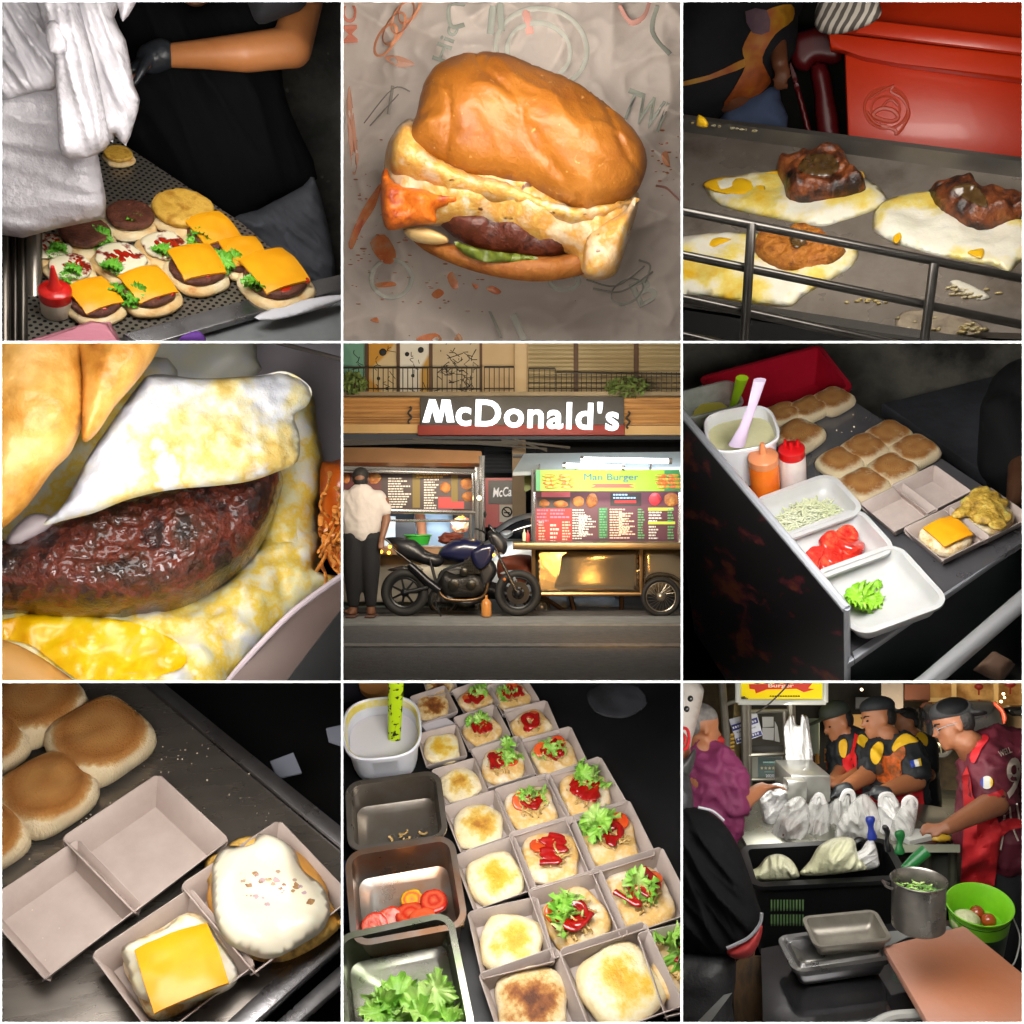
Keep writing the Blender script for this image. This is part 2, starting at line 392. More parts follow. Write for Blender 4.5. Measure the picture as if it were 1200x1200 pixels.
def shreds_mesh(n=60, w=.35, d=.35, h=.1, ln=.2, r=.012, seed=0, curl=.5):
    bm = nb(); rg = random.Random(seed)
    for _ in range(n):
        a = rg.uniform(0, 6.28); q = math.sqrt(rg.random()); x, y = w * q * math.cos(a), d * q * math.sin(a); z = rg.random() * h * (1.1 - q); t = rg.uniform(0, 6.28); l = ln * rg.uniform(.5, 1.2); c = rg.uniform(-curl, curl)
        pts = [(x + math.cos(t + c * s_ * 3) * l * (s_ - .5), y + math.sin(t + c * s_ * 3) * l * (s_ - .5), z + r + .35 * l * c * math.sin(PI * s_)) for s_ in (0, .25, .5, .75, 1)]
        tube(bm, pts, r, 5, flat=.6)
    return tomesh(bm, angle=80)
def sauce_mesh(seed=0, n=7, w=.3, r=.035, blobs=3, style='zig'):
    bm = nb(); rg = random.Random(seed); P = []
    for i in range(n):
        if style == 'zig': P.append((w * (-1 + 2 * i / (n - 1)) * rg.uniform(.8, 1.1), w * (1 if i % 2 else -1) * rg.uniform(.4, .9), rg.uniform(0, .02)))
        else: t = i * 1.3 + rg.uniform(-.3, .3); P.append((w * math.cos(t) * (.4 + .6 * i / n), w * math.sin(t) * (.4 + .6 * i / n), rg.uniform(0, .02)))
    tube(bm, curve(P, 6), lambda t: r * (.8 + .5 * math.sin(t * 17) ** 2), 8, flat=.6)
    for _ in range(blobs): blob(bm, (rg.uniform(-w, w) * .8, rg.uniform(-w, w) * .8, .005), (r * rg.uniform(1.5, 3), r * rg.uniform(1.5, 3), r * .6), amp=.3, seed=seed)
    me, _ = remesh(bm, .009, 4); return me
def remesh(bm, vox, it=4):
    me = bpy.data.meshes.new('q'); bm.to_mesh(me); bm.free(); o = bpy.data.objects.new('tmp', me); C.objects.link(o)
    md = o.modifiers.new('r', 'REMESH'); md.mode = 'VOXEL'; md.voxel_size = vox; sm = o.modifiers.new('s', 'SMOOTH'); sm.iterations = it
    dg = bpy.context.evaluated_depsgraph_get(); dg.update(); r = bpy.data.meshes.new_from_object(o.evaluated_get(dg)); bpy.data.objects.remove(o); bpy.data.meshes.remove(me)
    for p in r.polygons: p.use_smooth = True
    return r, None
WALLS = {}
def tray_walls(w, l, h, fl, th=.012, round_=.12):
    """the four flaring sides of a folded paper tray, floor w x l, height h: list of meshes; upper corners rounded"""
    k = (w, l, h, fl)
    if k in WALLS: return WALLS[k]
    out = []
    for ang, a, dpt in ((0, w, l), (90, l, w), (180, w, l), (270, l, w)):
        bm = nb(); e = fl * .96; p = [(-a / 2, 0), (a / 2, 0)]
        top = a / 2 + e; p += [(top - .012, h * .62)] + [(top - round_ * (1 - math.cos(t)) * .55 - .01, h - round_ * .6 * (1 - math.sin(t))) for t in (.3, .8, 1.3)]
        p += [(-x, y) for x, y in reversed(p[2:])]
        tilt = math.atan2(fl, h)
        prism(bm, p, 0, th, .002); Mx = Matrix.Rotation(rad(ang), 4, 'Z') @ Matrix.Translation((0, dpt / 2, 0)) @ Matrix.Rotation(rad(90) - tilt, 4, 'X')
        me = tomesh(bm); me.transform(Mx); out.append(me)
    bm = nb(); box(bm, -w / 2, -l / 2, 0, w / 2, l / 2, .01); out.append(tomesh(bm)); WALLS[k] = out; return out
def tray_parts(root, mat, w=.8, l=.8, h=.3, fl=.1, M=None):
    ws = tray_walls(w, l, h, fl); M = M or WM[root]
    for me in ws[:4]: put('side_panel', me, mat, M, root)
    put('tray_floor', ws[4], mat, M, root)
def tub_mesh(w, l, h, th=.03, fl=.08, rr=.18, rim=.05, seg=6):
    """deep rounded rectangular tub, open on top, with a turned-out rim"""
    bm = nb()
    def ring(dx, z, r):
        P = []; a, b = w / 2 + dx, l / 2 + dx
        for cx, cy, t0 in ((a - r, b - r, 0), (-a + r, b - r, 90), (-a + r, -b + r, 180), (a - r, -b + r, 270)):
            for i in range(seg + 1): t = rad(t0 + 90 * i / seg); P.append(bm.verts.new((cx + r * math.cos(t), cy + r * math.sin(t), z)))
        return P
    R_ = [ring(-.06, 0, rr * .6), ring(0, .04, rr * .8), ring(fl * .5, h * .5, rr * .9), ring(fl, h, rr), ring(fl + rim, h, rr + rim), ring(fl + rim, h - .03, rr + rim), ring(fl + rim - .012, h - .03, rr + rim), ring(fl + rim - .012, h - .012, rr + rim)]
    R_ = R_[:6]
    inn = [ring(fl - th, h, rr - th), ring(fl * .5 - th, h * .5, rr * .9 - th), ring(-th, .07, rr * .8), ring(-.08 - th, .03, rr * .5)]
    seq = R_[::-1] + [] ; n = len(inn[0])
    def lk(a, b):
        for i in range(n): bm.faces.new((a[i], a[(i + 1) % n], b[(i + 1) % n], b[i]))
    for a, b in zip(R_[:4], R_[1:4]): lk(a, b)
    lk(R_[3], R_[5]); lk(R_[5], R_[4]); lk(R_[4], inn[0])
    for a, b in zip(inn, inn[1:]): lk(a, b)
    bm.faces.new(inn[-1]); bm.faces.new(R_[0][::-1])
    return tomesh(bm, angle=50)

def sheet(plane, u0, v0, u1, v1, hfn, nu=60, nv=60, th=.004):
    """a draped sheet over a picture rectangle, its height above the surface given by hfn(u, v)"""
    bm = nb(); g = [[bm.verts.new(plane.on(u0 + (u1 - u0) * i / nu, v0 + (v1 - v0) * j / nv, hfn(u0 + (u1 - u0) * i / nu, v0 + (v1 - v0) * j / nv))) for i in range(nu + 1)] for j in range(nv + 1)]
    for j in range(nv):
        for i in range(nu): bm.faces.new((g[j][i], g[j][i + 1], g[j + 1][i + 1], g[j + 1][i]))
    r = bmesh.ops.solidify(bm, geom=bm.faces[:], thickness=th)
    me = tomesh(bm, angle=70); c = plane.on((u0 + u1) / 2, (v0 + v1) / 2); M = plane.loc(c); me.transform(M.inverted()); return me, M
def line(plane, uv, r, hfn=None, h=0, seg=6, n=5, closed=False, flat=1):
    """a cord or printed stroke following picture points over a surface -> bmesh in world coordinates"""
    bm = nb(); P = curve(uv, n, closed) if len(uv) > 2 else uv
    tube(bm, [plane.on(u, v, h + (hfn(u, v) if hfn else 0)) for u, v in P], r, seg, closed=closed, flat=flat); return bm
def rim(plane, u, v, px, ang, hh):
    """frame for a vessel whose rim, hh units above its foot, is seen at (u, v)"""
    c, s_ = math.cos(rad(ang)), math.sin(rad(ang)); sc = plane.frame(u, v, c, s_, px=px).to_scale().x
    return plane.frame(u, v, c, s_, px=px, h=hh * sc, scale=None) @ Matrix.Translation((0, 0, -hh))
def fr(plane, u, v, px, ang, h=0): return plane.frame(u, v, math.cos(rad(ang)), math.sin(rad(ang)), px=px, h=h)
def ridged(u, v, s, seed=0): return (1 - abs(N.noise(V((u / s, v / s, seed))))) ** 3

# ---------------------------------------------------------------- people
def body_frame(t, u, v, d, size, yaw=0, tilt=0, roll=0):
    """axes at a picture point: x = the way the face looks (picture left at yaw 0), z = up; yaw turns it towards the viewer"""
    x = -t.x * math.cos(rad(yaw)) - t.f * math.sin(rad(yaw)); z = t.y; y = z.cross(x)
    Mx = Matrix((x, y, z)).transposed().to_4x4()
    return Matrix.Translation(t.at(u, v, d)) @ Mx @ Matrix.Rotation(rad(tilt), 4, 'Y') @ Matrix.Rotation(rad(roll), 4, 'X') @ Matrix.Scale(size, 4)
def E3(Mh, c, r, rx=0): return ('m', Mh @ Matrix.Translation(V(c)) @ Matrix.Rotation(rad(rx), 4, 'Y') @ Matrix.Diagonal((*r, 1)))
def head(Mh):
    return [E3(Mh, (-.03, 0, .64), (.41, .325, .37)), E3(Mh, (.12, 0, .42), (.24, .255, .36)), E3(Mh, (.13, 0, .2), (.21, .2, .15)), E3(Mh, (.29, 0, .10), (.09, .10, .075)), E3(Mh, (.42, 0, .40), (.075, .065, .06)), E3(Mh, (.36, 0, .5), (.06, .05, .13), -25),
        E3(Mh, (.29, 0, .585), (.09, .2, .05)), E3(Mh, (.35, 0, .245), (.06, .10, .03)), E3(Mh, (.345, 0, .195), (.055, .09, .03)), E3(Mh, (-.04, .31, .43), (.08, .045, .13)), E3(Mh, (-.04, -.31, .43), (.08, .045, .13)), E3(Mh, (-.1, 0, .05), (.2, .19, .35), 15)]
def hand(w, d, up, s, curl=.5, spread=.22):
    """palm, four unequal bent fingers and a thumb; w wrist, d pointing direction, up back of the hand"""
    d = V(d).normalized(); up = V(up); up = (up - d * up.dot(d)).normalized(); sd = d.cross(up); P = []
    Mp = Matrix((d, sd, up)).transposed().to_4x4()
    P.append(('m', Matrix.Translation(w + d * s * .26) @ Mp @ Matrix.Diagonal((s * .3, s * .225, s * .1, 1))))
    for i, l in enumerate((.40, .46, .42, .33)):
        o = (i - 1.5) * spread * .62 * s; a = w + d * s * .48 + sd * o; dd = (d + sd * (i - 1.5) * .08).normalized()
        b = a + (dd - up * curl * .5).normalized() * l * s * .5; c = b + (dd - up * curl * 1.6).normalized() * l * s * .5
        P += [('c', a, s * .062, b, s * .056), ('c', b, s * .055, c, s * .044)]
    a = w + d * s * .12 - sd * s * .17; b = a + (d * .7 - sd * .55 - up * .3).normalized() * s * .24; c = b + (d * .95 - sd * .1 - up * .4).normalized() * s * .2
    P += [('c', a, s * .075, b, s * .065), ('c', b, s * .06, c, s * .048)]; return P
def eyes(Mh, mat, parent):
    bm = nb()
    for s_ in (-1, 1): blob(bm, (.325, .135 * s_, .485), (.03, .055, .022), Mh, sub=2)
    put('eyes', bm, mat, Matrix(), parent)
def brows(Mh, mat, parent):
    bm = nb()
    for s_ in (-1, 1): tube(bm, [Mh @ V(p) for p in ((.37, .06 * s_, .57), (.36, .15 * s_, .60), (.29, .22 * s_, .585))], .022 * Mh.to_scale().x, 6, flat=.6)
    put('eyebrows', bm, mat, Matrix(), parent)

# ---------------------------------------------------------------- cloth, prints and badges that follow the surface they lie on
from mathutils.bvhtree import BVHTree
def tree(objs):
    vs, fs = [], []
    for o in objs if isinstance(objs, (list, tuple)) else [objs]:
        k = len(vs); M = WM[o]; vs += [M @ v.co for v in o.data.vertices]; fs += [[i + k for i in p.vertices] for p in o.data.polygons]
    return BVHTree.FromPolygons(vs, fs)
def mesh2d(uv, res):
    q = np.array(uv, float); st = max(np.ptp(q[:, 0]), np.ptp(q[:, 1])) / res; bd = []
    for i in range(len(q)):
        a, c = q[i], q[(i + 1) % len(q)]; k = max(1, int(np.linalg.norm(c - a) / st + .5)); bd += [a + (c - a) * j / k for j in range(k)]
    bd = np.array(bd); n = len(bd); g = []
    for y in np.arange(q[:, 1].min() + st * .5, q[:, 1].max(), st):
        for x in np.arange(q[:, 0].min() + st * .5, q[:, 0].max(), st):
            c = False
            for i in range(n):
                a, b = bd[i], bd[(i + 1) % n]
                if (a[1] > y) != (b[1] > y) and x < (b[0] - a[0]) * (y - a[1]) / (b[1] - a[1]) + a[0]: c = not c
            if c and np.min(np.hypot(bd[:, 0] - x, bd[:, 1] - y)) > st * .5: g.append((x, y))
    pts = np.vstack([bd, g]) if g else bd
    vs, _, fs, _, _, _ = delaunay_2d_cdt([V(x) for x in pts], [(i, (i + 1) % n) for i in range(n)], [], 1, 1e-7)
    return [tuple(v) for v in vs], fs
def drape(t, objs, uv, th=.008, smooth=0, res=16, wob=0, sink=.004, verts=None, faces=None, loose=0):
    """a sheet lying on already built surfaces, its outline given in picture points -> (mesh, matrix)"""
    bv = objs if isinstance(objs, BVHTree) else tree(objs)
    if verts is None:
        if smooth: uv = curve(uv, smooth, True)
        verts, faces = mesh2d(uv, res)
    hit = []
    for u, v in verts:
        r = t.ray(u, v).normalized(); loc, nn, _, ds = bv.ray_cast(V((0, 0, 0)), r)
        hit.append((ds if loc is not None else None, r))
    nb_ = {}
    for f in faces:
        for i in range(len(f)): nb_.setdefault(f[i], set()).update(f)
    D = [h[0] for h in hit]; known = [x for x in D if x is not None]
    if not known: return tomesh(nb()), Matrix()
    for _ in range(40):                                     # where the sheet hangs past the surface it keeps the depth of its neighbours
        if all(x is not None for x in D): break
        D = [x if x is not None else (lambda q: sum(q) / len(q) if q else None)([D[j] for j in nb_.get(i, ()) if D[j] is not None]) for i, x in enumerate(D)]
    D = [x if x is not None else min(known) for x in D]
    for _ in range(loose): D = [min(D[i], (D[i] + sum(D[j] for j in nb_.get(i, (i,))) / max(1, len(nb_.get(i, (i,))))) / 2) for i in range(len(D))]
    bm = nb(); A, Z = [], []
    for i, (u, v) in enumerate(verts):
        r = hit[i][1]; k = wob * N.noise(V((u * .03, v * .03, 1.7))) if wob else 0
        A.append(bm.verts.new(r * (D[i] - th - k))); Z.append(bm.verts.new(r * (D[i] + sink)))
    cnt = {}
    for f in faces:
        if len(set(f)) < 3: continue
        try: bm.faces.new([A[i] for i in f]); bm.faces.new([Z[i] for i in reversed(f)])
        except ValueError: continue
        for i in range(len(f)): e = (f[i], f[(i + 1) % len(f)]); cnt[e] = cnt.get(e, 0) + 1
    for (a, b) in list(cnt):
        if (b, a) not in cnt: bm.faces.new((A[b], A[a], Z[a], Z[b]))
    me = tomesh(bm, angle=60); c = sum((v.co for v in me.vertices), V()) / len(me.vertices); me.transform(Matrix.Translation(-c)); return me, Matrix.Translation(c)
def drape_text(t, objs, s, u, v, w, hpx=None, slope=0, th=.006, **kw):
    me, asp = text(s, **kw); hpx = hpx or w * asp; L = math.hypot(1, slope); c, s_ = 1 / L, slope / L
    bm = bmesh.new(); bm.from_mesh(me); bmesh.ops.delete(bm, geom=[f for f in bm.faces if f.normal.z < .5], context='FACES'); bmesh.ops.triangulate(bm, faces=bm.faces); bmesh.ops.remove_doubles(bm, verts=bm.verts, dist=1e-5)
    bm.verts.ensure_lookup_table(); bm.verts.index_update()
    ve = []
    for q in bm.verts: x, y = q.co.x * w, -q.co.y / asp * hpx; ve.append((u + x * c - y * s_, v + x * s_ + y * c))
    fa = [[q.index for q in f.verts] for f in bm.faces]; bm.free(); return drape(t, objs, None, th, verts=ve, faces=fa)

def key(t, power, col=(1, .95, .88), u=600, v=292, aim=(600, 660, 4.1), size=.85, sy=.44, d=3.06):
    return lamp(t, u, v, d, power, size, col, aim, sy)
# ================================================================ bay: toasted buns and paper boxes on the steel counter
t7 = cur = Tile(0, 2)
pc = t7.plane(4.0, 56, 0)
steel = m('scratched_steel', '#86807a', '#918b84', sc=3, rough=.27, metal=.85, rvar=.10, bump=.015, bsc=30, stretch=(1, 4, 1))
steel_edge = m('steel_edge', '#8f8f92', '#a9a9ad', sc=5, rough=.3, metal=1, rvar=.12, bump=.05, bsc=40)
black_wall = m('black_counter', '#070708', '#0e0e10', sc=3, rough=.6)
toast = m('toasted_bun', ('#9a5c22', .30), ('#a8682c', .50), ('#b4783a', .74), ('#c99a5c', .83), ('#efe0c4', .92), ('#f3e7d2', 1.), drv='r', dist=.16, sc=2.2, rough=.62, bump=.4, bsc=22, sss=.08, stretch=(2, 2, 2))
bunside = m('pale_bun', '#c99a54', '#e6cf9e', '#efe2c4', '#d8b070', sc=7, det=7, rough=.75, bump=.25, bsc=30, sss=.1)
card = m('mauve_paperboard', '#b3a49d', '#bdafa8', sc=4, rough=.75, bump=.04, bsc=60)
crumb = m('bread_crumb', '#e6d9c0', rough=.8)
cheese = m('cheese_slice', '#f5a50c', '#f8ae16', sc=2, rough=.38, sss=.15)
egg_white = m('egg_white', ('#f6f2e4', .35), ('#f0e6c2', .52), ('#e0b850', .64), sc=7, rough=.35, coat=.25, sss=.12, bump=.25, bsc=9)
mayo = m('melted_cheese', '#efe9d0', '#f5f1de', sc=1.5, rough=.25, coat=.4, sss=.15)

def ctr(u, v, th, polys, name, mat, label, cat, h=0, **k):
    return put(name, flat(pc, polys, th, h), mat, label=label, cat=cat, **k)
put('steel_counter', flat(pc, [(-60, -60), (395, -60), (1300, 705), (1300, 760), (820, 1300), (-60, 1300)], .03, -.03), steel, label='scratched steel counter top under toasted buns and paper boxes', cat='counter')
put('counter_edge', flat(pc, [(405, -60), (470, -60), (1300, 615), (1300, 688)], .035, -.012, 0, .004), steel_edge, label='raised steel strip along the back of the bun counter', cat='edge strip')
put('counter_edge', flat(pc, [(800, 1300), (700, 1300), (1290, 760), (1300, 850)], .05, -.03, 0, .004), steel_edge, label='bright steel front rim of the counter with the paper boxes', cat='edge strip')
put('counter_edge', flat(pc, [(950, 1300), (868, 1300), (1300, 915), (1300, 985)], .05, -.1, 0, .004), steel_edge, label='lower steel rail below the rim of the box counter', cat='edge strip')
put('floor', flat(pc, [(-700, -500), (1900, -500), (1900, 1900), (-700, 1900)], .02, -.5), black_wall, kind='structure', label='black floor behind the bun counter', cat='floor')

def bun7(u, v, px, ang, hgt=.40, seed=0, label='', group='toasted buns on the box counter'):
    M = pc.frame(u, v, math.cos(rad(ang)), math.sin(rad(ang)), px=px)
    b = thing('toasted_bun', label, 'bun', M, group)
    put('bun', bun_mesh(1, hgt, 3.7, seed), toast7(), M, b)
def toast7():
    # toasted on top, pale at the sides: the height decides, a noisy ring on top
    if 'toast_top' in MATS: return MATS['toast_top']
    mt = m('toast_top', ('#b07434', .0), ('#bd8746', .40), ('#a06424', .74), ('#b98242', .90), ('#dcbc88', .98), ('#ecd9b6', 1.), drv='r', dist=.22, sc=7., rough=.62, bump=.7, bsc=26, sss=.08, stretch=(1.95, 1.95, 0.02))
    nt = mt.node_tree; b = [n for n in nt.nodes if n.type == 'BSDF_PRINCIPLED'][0]; src = b.inputs['Base Color'].links[0].from_socket
    tc = [n for n in nt.nodes if n.type == 'TEX_COORD'][0]; sx = nt.nodes.new('ShaderNodeSeparateXYZ'); nt.links.new(tc.outputs['Object'], sx.inputs[0])
    nz = [n for n in nt.nodes if n.type == 'TEX_NOISE'][0]
    ad = nt.nodes.new('ShaderNodeMath'); ad.operation = 'MULTIPLY_ADD'; ad.inputs[1].default_value = .08; nt.links.new(nz.outputs[0], ad.inputs[0]); nt.links.new(sx.outputs[2], ad.inputs[2])
    r = nt.nodes.new('ShaderNodeValToRGB'); r.color_ramp.elements[0].position = .32; r.color_ramp.elements[1].position = .37; nt.links.new(ad.outputs[0], r.inputs[0])
    mx = nt.nodes.new('ShaderNodeMix'); mx.data_type = 'RGBA'; mx.inputs[6].default_value = (*lin('#e6d2ac'), 1); nt.links.new(src, mx.inputs[7]); nt.links.new(r.outputs[0], mx.inputs[0]); nt.links.new(mx.outputs[2], b.inputs['Base Color'])
    return mt
bun7(355, 245, 300, -32, seed=1, label='toasted bun with a round brown top beside the raised steel strip')
bun7(170, 425, 300, -32, seed=2, label='toasted bun with a cracked brown top above the empty paper box')
bun7(130, 120, 290, -32, seed=3, label='toasted bun cut by the added top divider, farthest up the counter')
bun7(-70, 260, 300, -32, seed=4, label='toasted bun cut by the added side divider between two whole buns')
bun7(-65, 590, 300, -32, seed=5, label='toasted bun at the added side divider with its pale side towards the empty box')

def clam(M1, M2, label, w=.77, l=.77, group='opened paper boxes on the box counter'):
    b = thing('paper_box', label, 'paper box', M1, group)
    for M in (M1, M2): tray_parts(b, card, w, l, .31, .14, M)
    return b
A = -36
def fr7(u, v, px, a): return pc.frame(u, v, math.cos(rad(a)), math.sin(rad(a)), px=px)
clam(fr7(515, 615, 375, A), fr7(225, 840, 385, A), 'empty mauve paperboard box with both halves open and bare')
full = clam(fr7(610, 1030, 390, A), fr7(930, 800, 385, A), 'opened paperboard box filled with a cheese bun and a sauce covered bun')
Mb = fr7(640, 1030, 400, -30)
b = thing('cheese_bun', 'bun with egg and an orange cheese slice in the near paper box', 'burger', Mb)
put('bun', bun_mesh(.82, .22, 3.4, 8, amp=.1), bunside, Mb @ Matrix.Translation((-.02, .05, .02)), b)
put('egg', puff(pc, [(430, 930), (570, 870), (640, 820), (725, 850), (760, 900), (830, 1010), (800, 1080), (640, 1130), (490, 1110), (450, 1020)], .04, .05, 0, amp=.03, ns=9, h=.10), egg_white, None, b)
put('cheese_slice', cheese_mesh(.66, .05, .025, 1), cheese, fr7(640, 1105, 400, -22) @ Matrix.Translation((0, .06, .47)) @ Matrix.Rotation(rad(-3), 4, 'X'), b)
Ms = fr7(935, 800, 400, -36)
b = thing('sauced_bun', 'bun hidden under a wide pale sheet of melted cheese sauce', 'burger', Ms)
put('bun', bun_mesh(.9, .26, 2.6, 12, amp=.1), m('golden_bun', '#c98b3a', '#dba651', sc=3, rough=.6, bump=.3), Ms @ Matrix.Translation((0, 0, .02)), b)
put('egg', puff(pc, [(715, 660), (780, 590), (850, 545), (960, 560), (1060, 640), (1180, 810), (1190, 860), (1090, 940), (960, 985), (830, 930)], .04, .05, 0, amp=.03, ns=9, h=.08), m('fried_edge', '#c98a2c', '#e6bd62', '#6d3c10', sc=9, rough=.45), None, b)
put('cheese_sauce', puff(pc, [(745, 640), (790, 580), (880, 575), (905, 535), (980, 555), (1030, 590), (1060, 660), (1130, 720), (1155, 800), (1130, 870), (1060, 920), (960, 970), (880, 960), (800, 920), (760, 860), (740, 760)], .05, .07, 0, amp=.04, ns=8, h=.13), m('cream_sauce', ('#f1ecd8', .3), ('#efe8d0', .66), ('#d9b98a', .71), ('#9a6a3a', .76), sc=6, rough=.22, coat=.4, sss=.15, det=6), None, b)
sc7 = KIDS(b)[-1]
rg = random.Random(12)
for k in range(26):
    u, v, r = rg.gauss(950, 55), rg.gauss(705, 42), rg.uniform(4, 15)
    put('sauce_spot', drape(t7, sc7, [(u + r * (1 + .9 * N.noise(V((a, k, 0)))) * math.cos(a), v + r * .7 * (1 + .9 * N.noise(V((a, k, 3)))) * math.sin(a)) for a in [i * .5 for i in range(12)]], .0015, res=5), (m('spot_brown', '#8a5a3a', '#b08a5c', '#6c4430', sc=20, rough=.4), m('spot_pale', '#c4a888', '#b89a84', '#d0c090', sc=20, rough=.4), m('spot_pink', '#b89aa0', '#c8b0b4', sc=20, rough=.4))[k % 3], None, b)
rg = random.Random(3); bm = nb()
for _ in range(90):
    u, v = rg.choice([(rg.gauss(260, 70), rg.gauss(480, 40)), (rg.gauss(650, 70), rg.gauss(260, 50)), (rg.uniform(500, 1100), 0), (rg.uniform(50, 1100), rg.uniform(300, 1100))])
    if v == 0: v = 165 + (u - 500) * .72 + rg.gauss(0, 18)
    p = pc.on(u, v, .002); blob(bm, p, [rg.uniform(.0015, .005) for _ in range(3)], sub=1)
put('bread_crumbs', bm, crumb, kind='stuff', label='pale crumbs scattered on the steel box counter', cat='crumbs')
for k, (P, lb) in enumerate(([[(945, 285), (1025, 255), (1055, 325), (970, 345)], 'grey paper scrap lying flat on the black floor'], [[(1140, 170), (1210, 155), (1210, 235), (1150, 215)], 'crumpled paper scrap on the black floor by the added side divider'])):
    put('paper_scrap', flat(t7.plane(4.6, 60, 0, *P[0]), P, .01), m('grey_paper', '#8d92a2', rough=.8), label=lb, cat='paper scrap')
key(t7, 17, (1, .94, .88))
# ================================================================ bay: burgers on a perforated tray, a man in black behind
t1 = cur = Tile(0, 0)
p1 = t1.plane(4.1, 33, 0, 600, 900)
def holes():
    mt = m('perforated_steel', '#8a867c', '#9b968c', sc=4, rough=.35, metal=.75, bump=.05)
    if mt.get('done'): return mt
    nt = mt.node_tree; b = [n for n in nt.nodes if n.type == 'BSDF_PRINCIPLED'][0]; src = b.inputs['Base Color'].links[0].from_socket
    tc = nt.nodes.new('ShaderNodeTexCoord'); mp = nt.nodes.new('ShaderNodeMapping'); mp.inputs['Scale'].default_value = (42, 42, 0); mp.inputs['Rotation'].default_value = (0, 0, .55); nt.links.new(tc.outputs['Object'], mp.inputs[0])
    vo = nt.nodes.new('ShaderNodeTexVoronoi'); vo.inputs['Scale'].default_value = 1; vo.inputs['Randomness'].default_value = 0; nt.links.new(mp.outputs[0], vo.inputs['Vector'])
    r = nt.nodes.new('ShaderNodeValToRGB'); r.color_ramp.elements[0].position = .26; r.color_ramp.elements[1].position = .32; r.color_ramp.elements[0].color = (1, 1, 1, 1); r.color_ramp.elements[1].color = (0, 0, 0, 1); nt.links.new(vo.outputs['Distance'], r.inputs[0])
    mx = nt.nodes.new('ShaderNodeMix'); mx.data_type = 'RGBA'; nt.links.new(r.outputs[0], mx.inputs[0]); nt.links.new(src, mx.inputs[6]); mx.inputs[7].default_value = (.012, .012, .012, 1); nt.links.new(mx.outputs[2], b.inputs['Base Color'])
    mt['done'] = 1; return mt
put('perforated_tray', flat(p1, [(100, 1200), (100, 700), (390, 480), (450, 530), (840, 790), (1100, 1012), (480, 1195)], .02, -.02), holes(), label='perforated steel tray carrying rows of open burgers', cat='tray')
put('steel_strip', flat(p1, [(430, 1188), (1105, 1000), (1260, 962), (1260, 1010), (560, 1215), (480, 1215)], .03, -.01, 0, .006), m('rim_steel', '#9a9a9c', '#77777a', sc=5, rough=.25, metal=.9, rvar=.1), label='bright steel rim in front of the perforated tray', cat='rim')
put('grey_ledge', flat(p1, [(560, 1225), (1260, 1030), (1260, 1300), (500, 1300)], .03, -.06), m('ledge_grey', '#6c7072', '#7c8082', sc=4, rough=.5), label='grey metal ledge below the tray rim', cat='ledge')
put('paper_strip', puff(p1, [(890, 1110), (960, 1075), (1080, 1045), (1200, 1030), (1200, 1050), (1090, 1090), (950, 1122)], .015, .02, 0, h=.03, smooth=2, amp=.01), m('paper_white', '#cdced6', rough=.7), label='torn white paper strip on the steel rim', cat='paper')
put('purple_cloth', puff(p1, [(620, 1200), (650, 1175), (700, 1168), (720, 1200)], .03, .03, 0, h=.02, smooth=2), m('purple', '#5a2a8a', rough=.7), label='scrap of purple cloth at the bottom of the tray rim', cat='cloth')
NP = thing('napkin_stack', 'stack of pink paper napkins at the tray corner', 'napkins', p1.loc(p1.on(240, 1150)))
for k in range(7): rg = random.Random(k); put('napkin', puff(p1, [(x + rg.uniform(-9, 9), y + rg.uniform(-7, 7)) for x, y in ((38, 1215), (325, 1128), (385, 1132), (435, 1225), (425, 1270), (50, 1290))], .012, .01, 0, h=.012 + k * .011, smooth=0, amp=.006, ns=6, seed=k), m('pink_napkin', '#c87e90', '#d690a0', sc=2, rough=.85, bump=.35, bsc=9, stretch=(1, 5, 1)), None, NP)
conc1 = m('stall_concrete', '#4a4a47', '#6a6862', '#33332f', sc=2.4, det=9, rough=.9, bump=.5, bsc=10, speck='#8a8a84', ssc=14, sth=.70)
put('concrete_wall', flat(t1.plane(5.6, 82), [(-60, -60), (1260, -60), (1260, 1100), (-60, 1100)], .1), conc1, label='dark rough concrete wall behind the man in black', cat='wall')
# man in black
MN = thing('person', 'man in a black T-shirt and dark glove reaching across the burger tray', 'person', t1.plane(4.7, 90).loc(t1.at(750, 500, 4.7)))
a1 = lambda u, v, d: t1.at(u, v, d)
skm = m('forearm_skin', '#a06436', '#b27444', sc=4, rough=.45, sss=.15, bump=.05, bsc=40)
wr = a1(575, 195, 4.35)
put('body', grow([('c', a1(680, -60, 4.75), .09, a1(680, 10, 4.7), .085), ('c', a1(690, 80, 4.82), .10, a1(750, 560, 4.85), .12), ('c', a1(1075, -40, 4.6), .085, a1(1020, 165, 4.45), .092), ('c', a1(1020, 165, 4.45), .09, a1(860, 185, 4.38), .083), ('c', a1(860, 185, 4.38), .083, a1(700, 190, 4.36), .062), ('c', a1(700, 190, 4.36), .062, wr, .05)] + hand(a1(545, 205, 4.34), -t1.x * .7 - t1.y * .55 - t1.f * .1, t1.y * .6 - t1.x * .5, .19, .4), .012, 6), skm, None, MN)
put('glove', grow([('c', a1(566, 190, 4.34), .066, a1(530, 205, 4.34), .064)] + hand(a1(540, 200, 4.34), -t1.x * .7 - t1.y * .55 - t1.f * .1, t1.y * .6 - t1.x * .5, .30, .45, .24), .010, 3), m('black_glove', '#1c2026', '#2a2f36', sc=5, rough=.35, bump=.4, bsc=9), None, MN)
shm = m('black_tee', '#07080a', '#0b0c0f', sc=3, spec=.12, rough=.9, bump=.35, bsc=4)
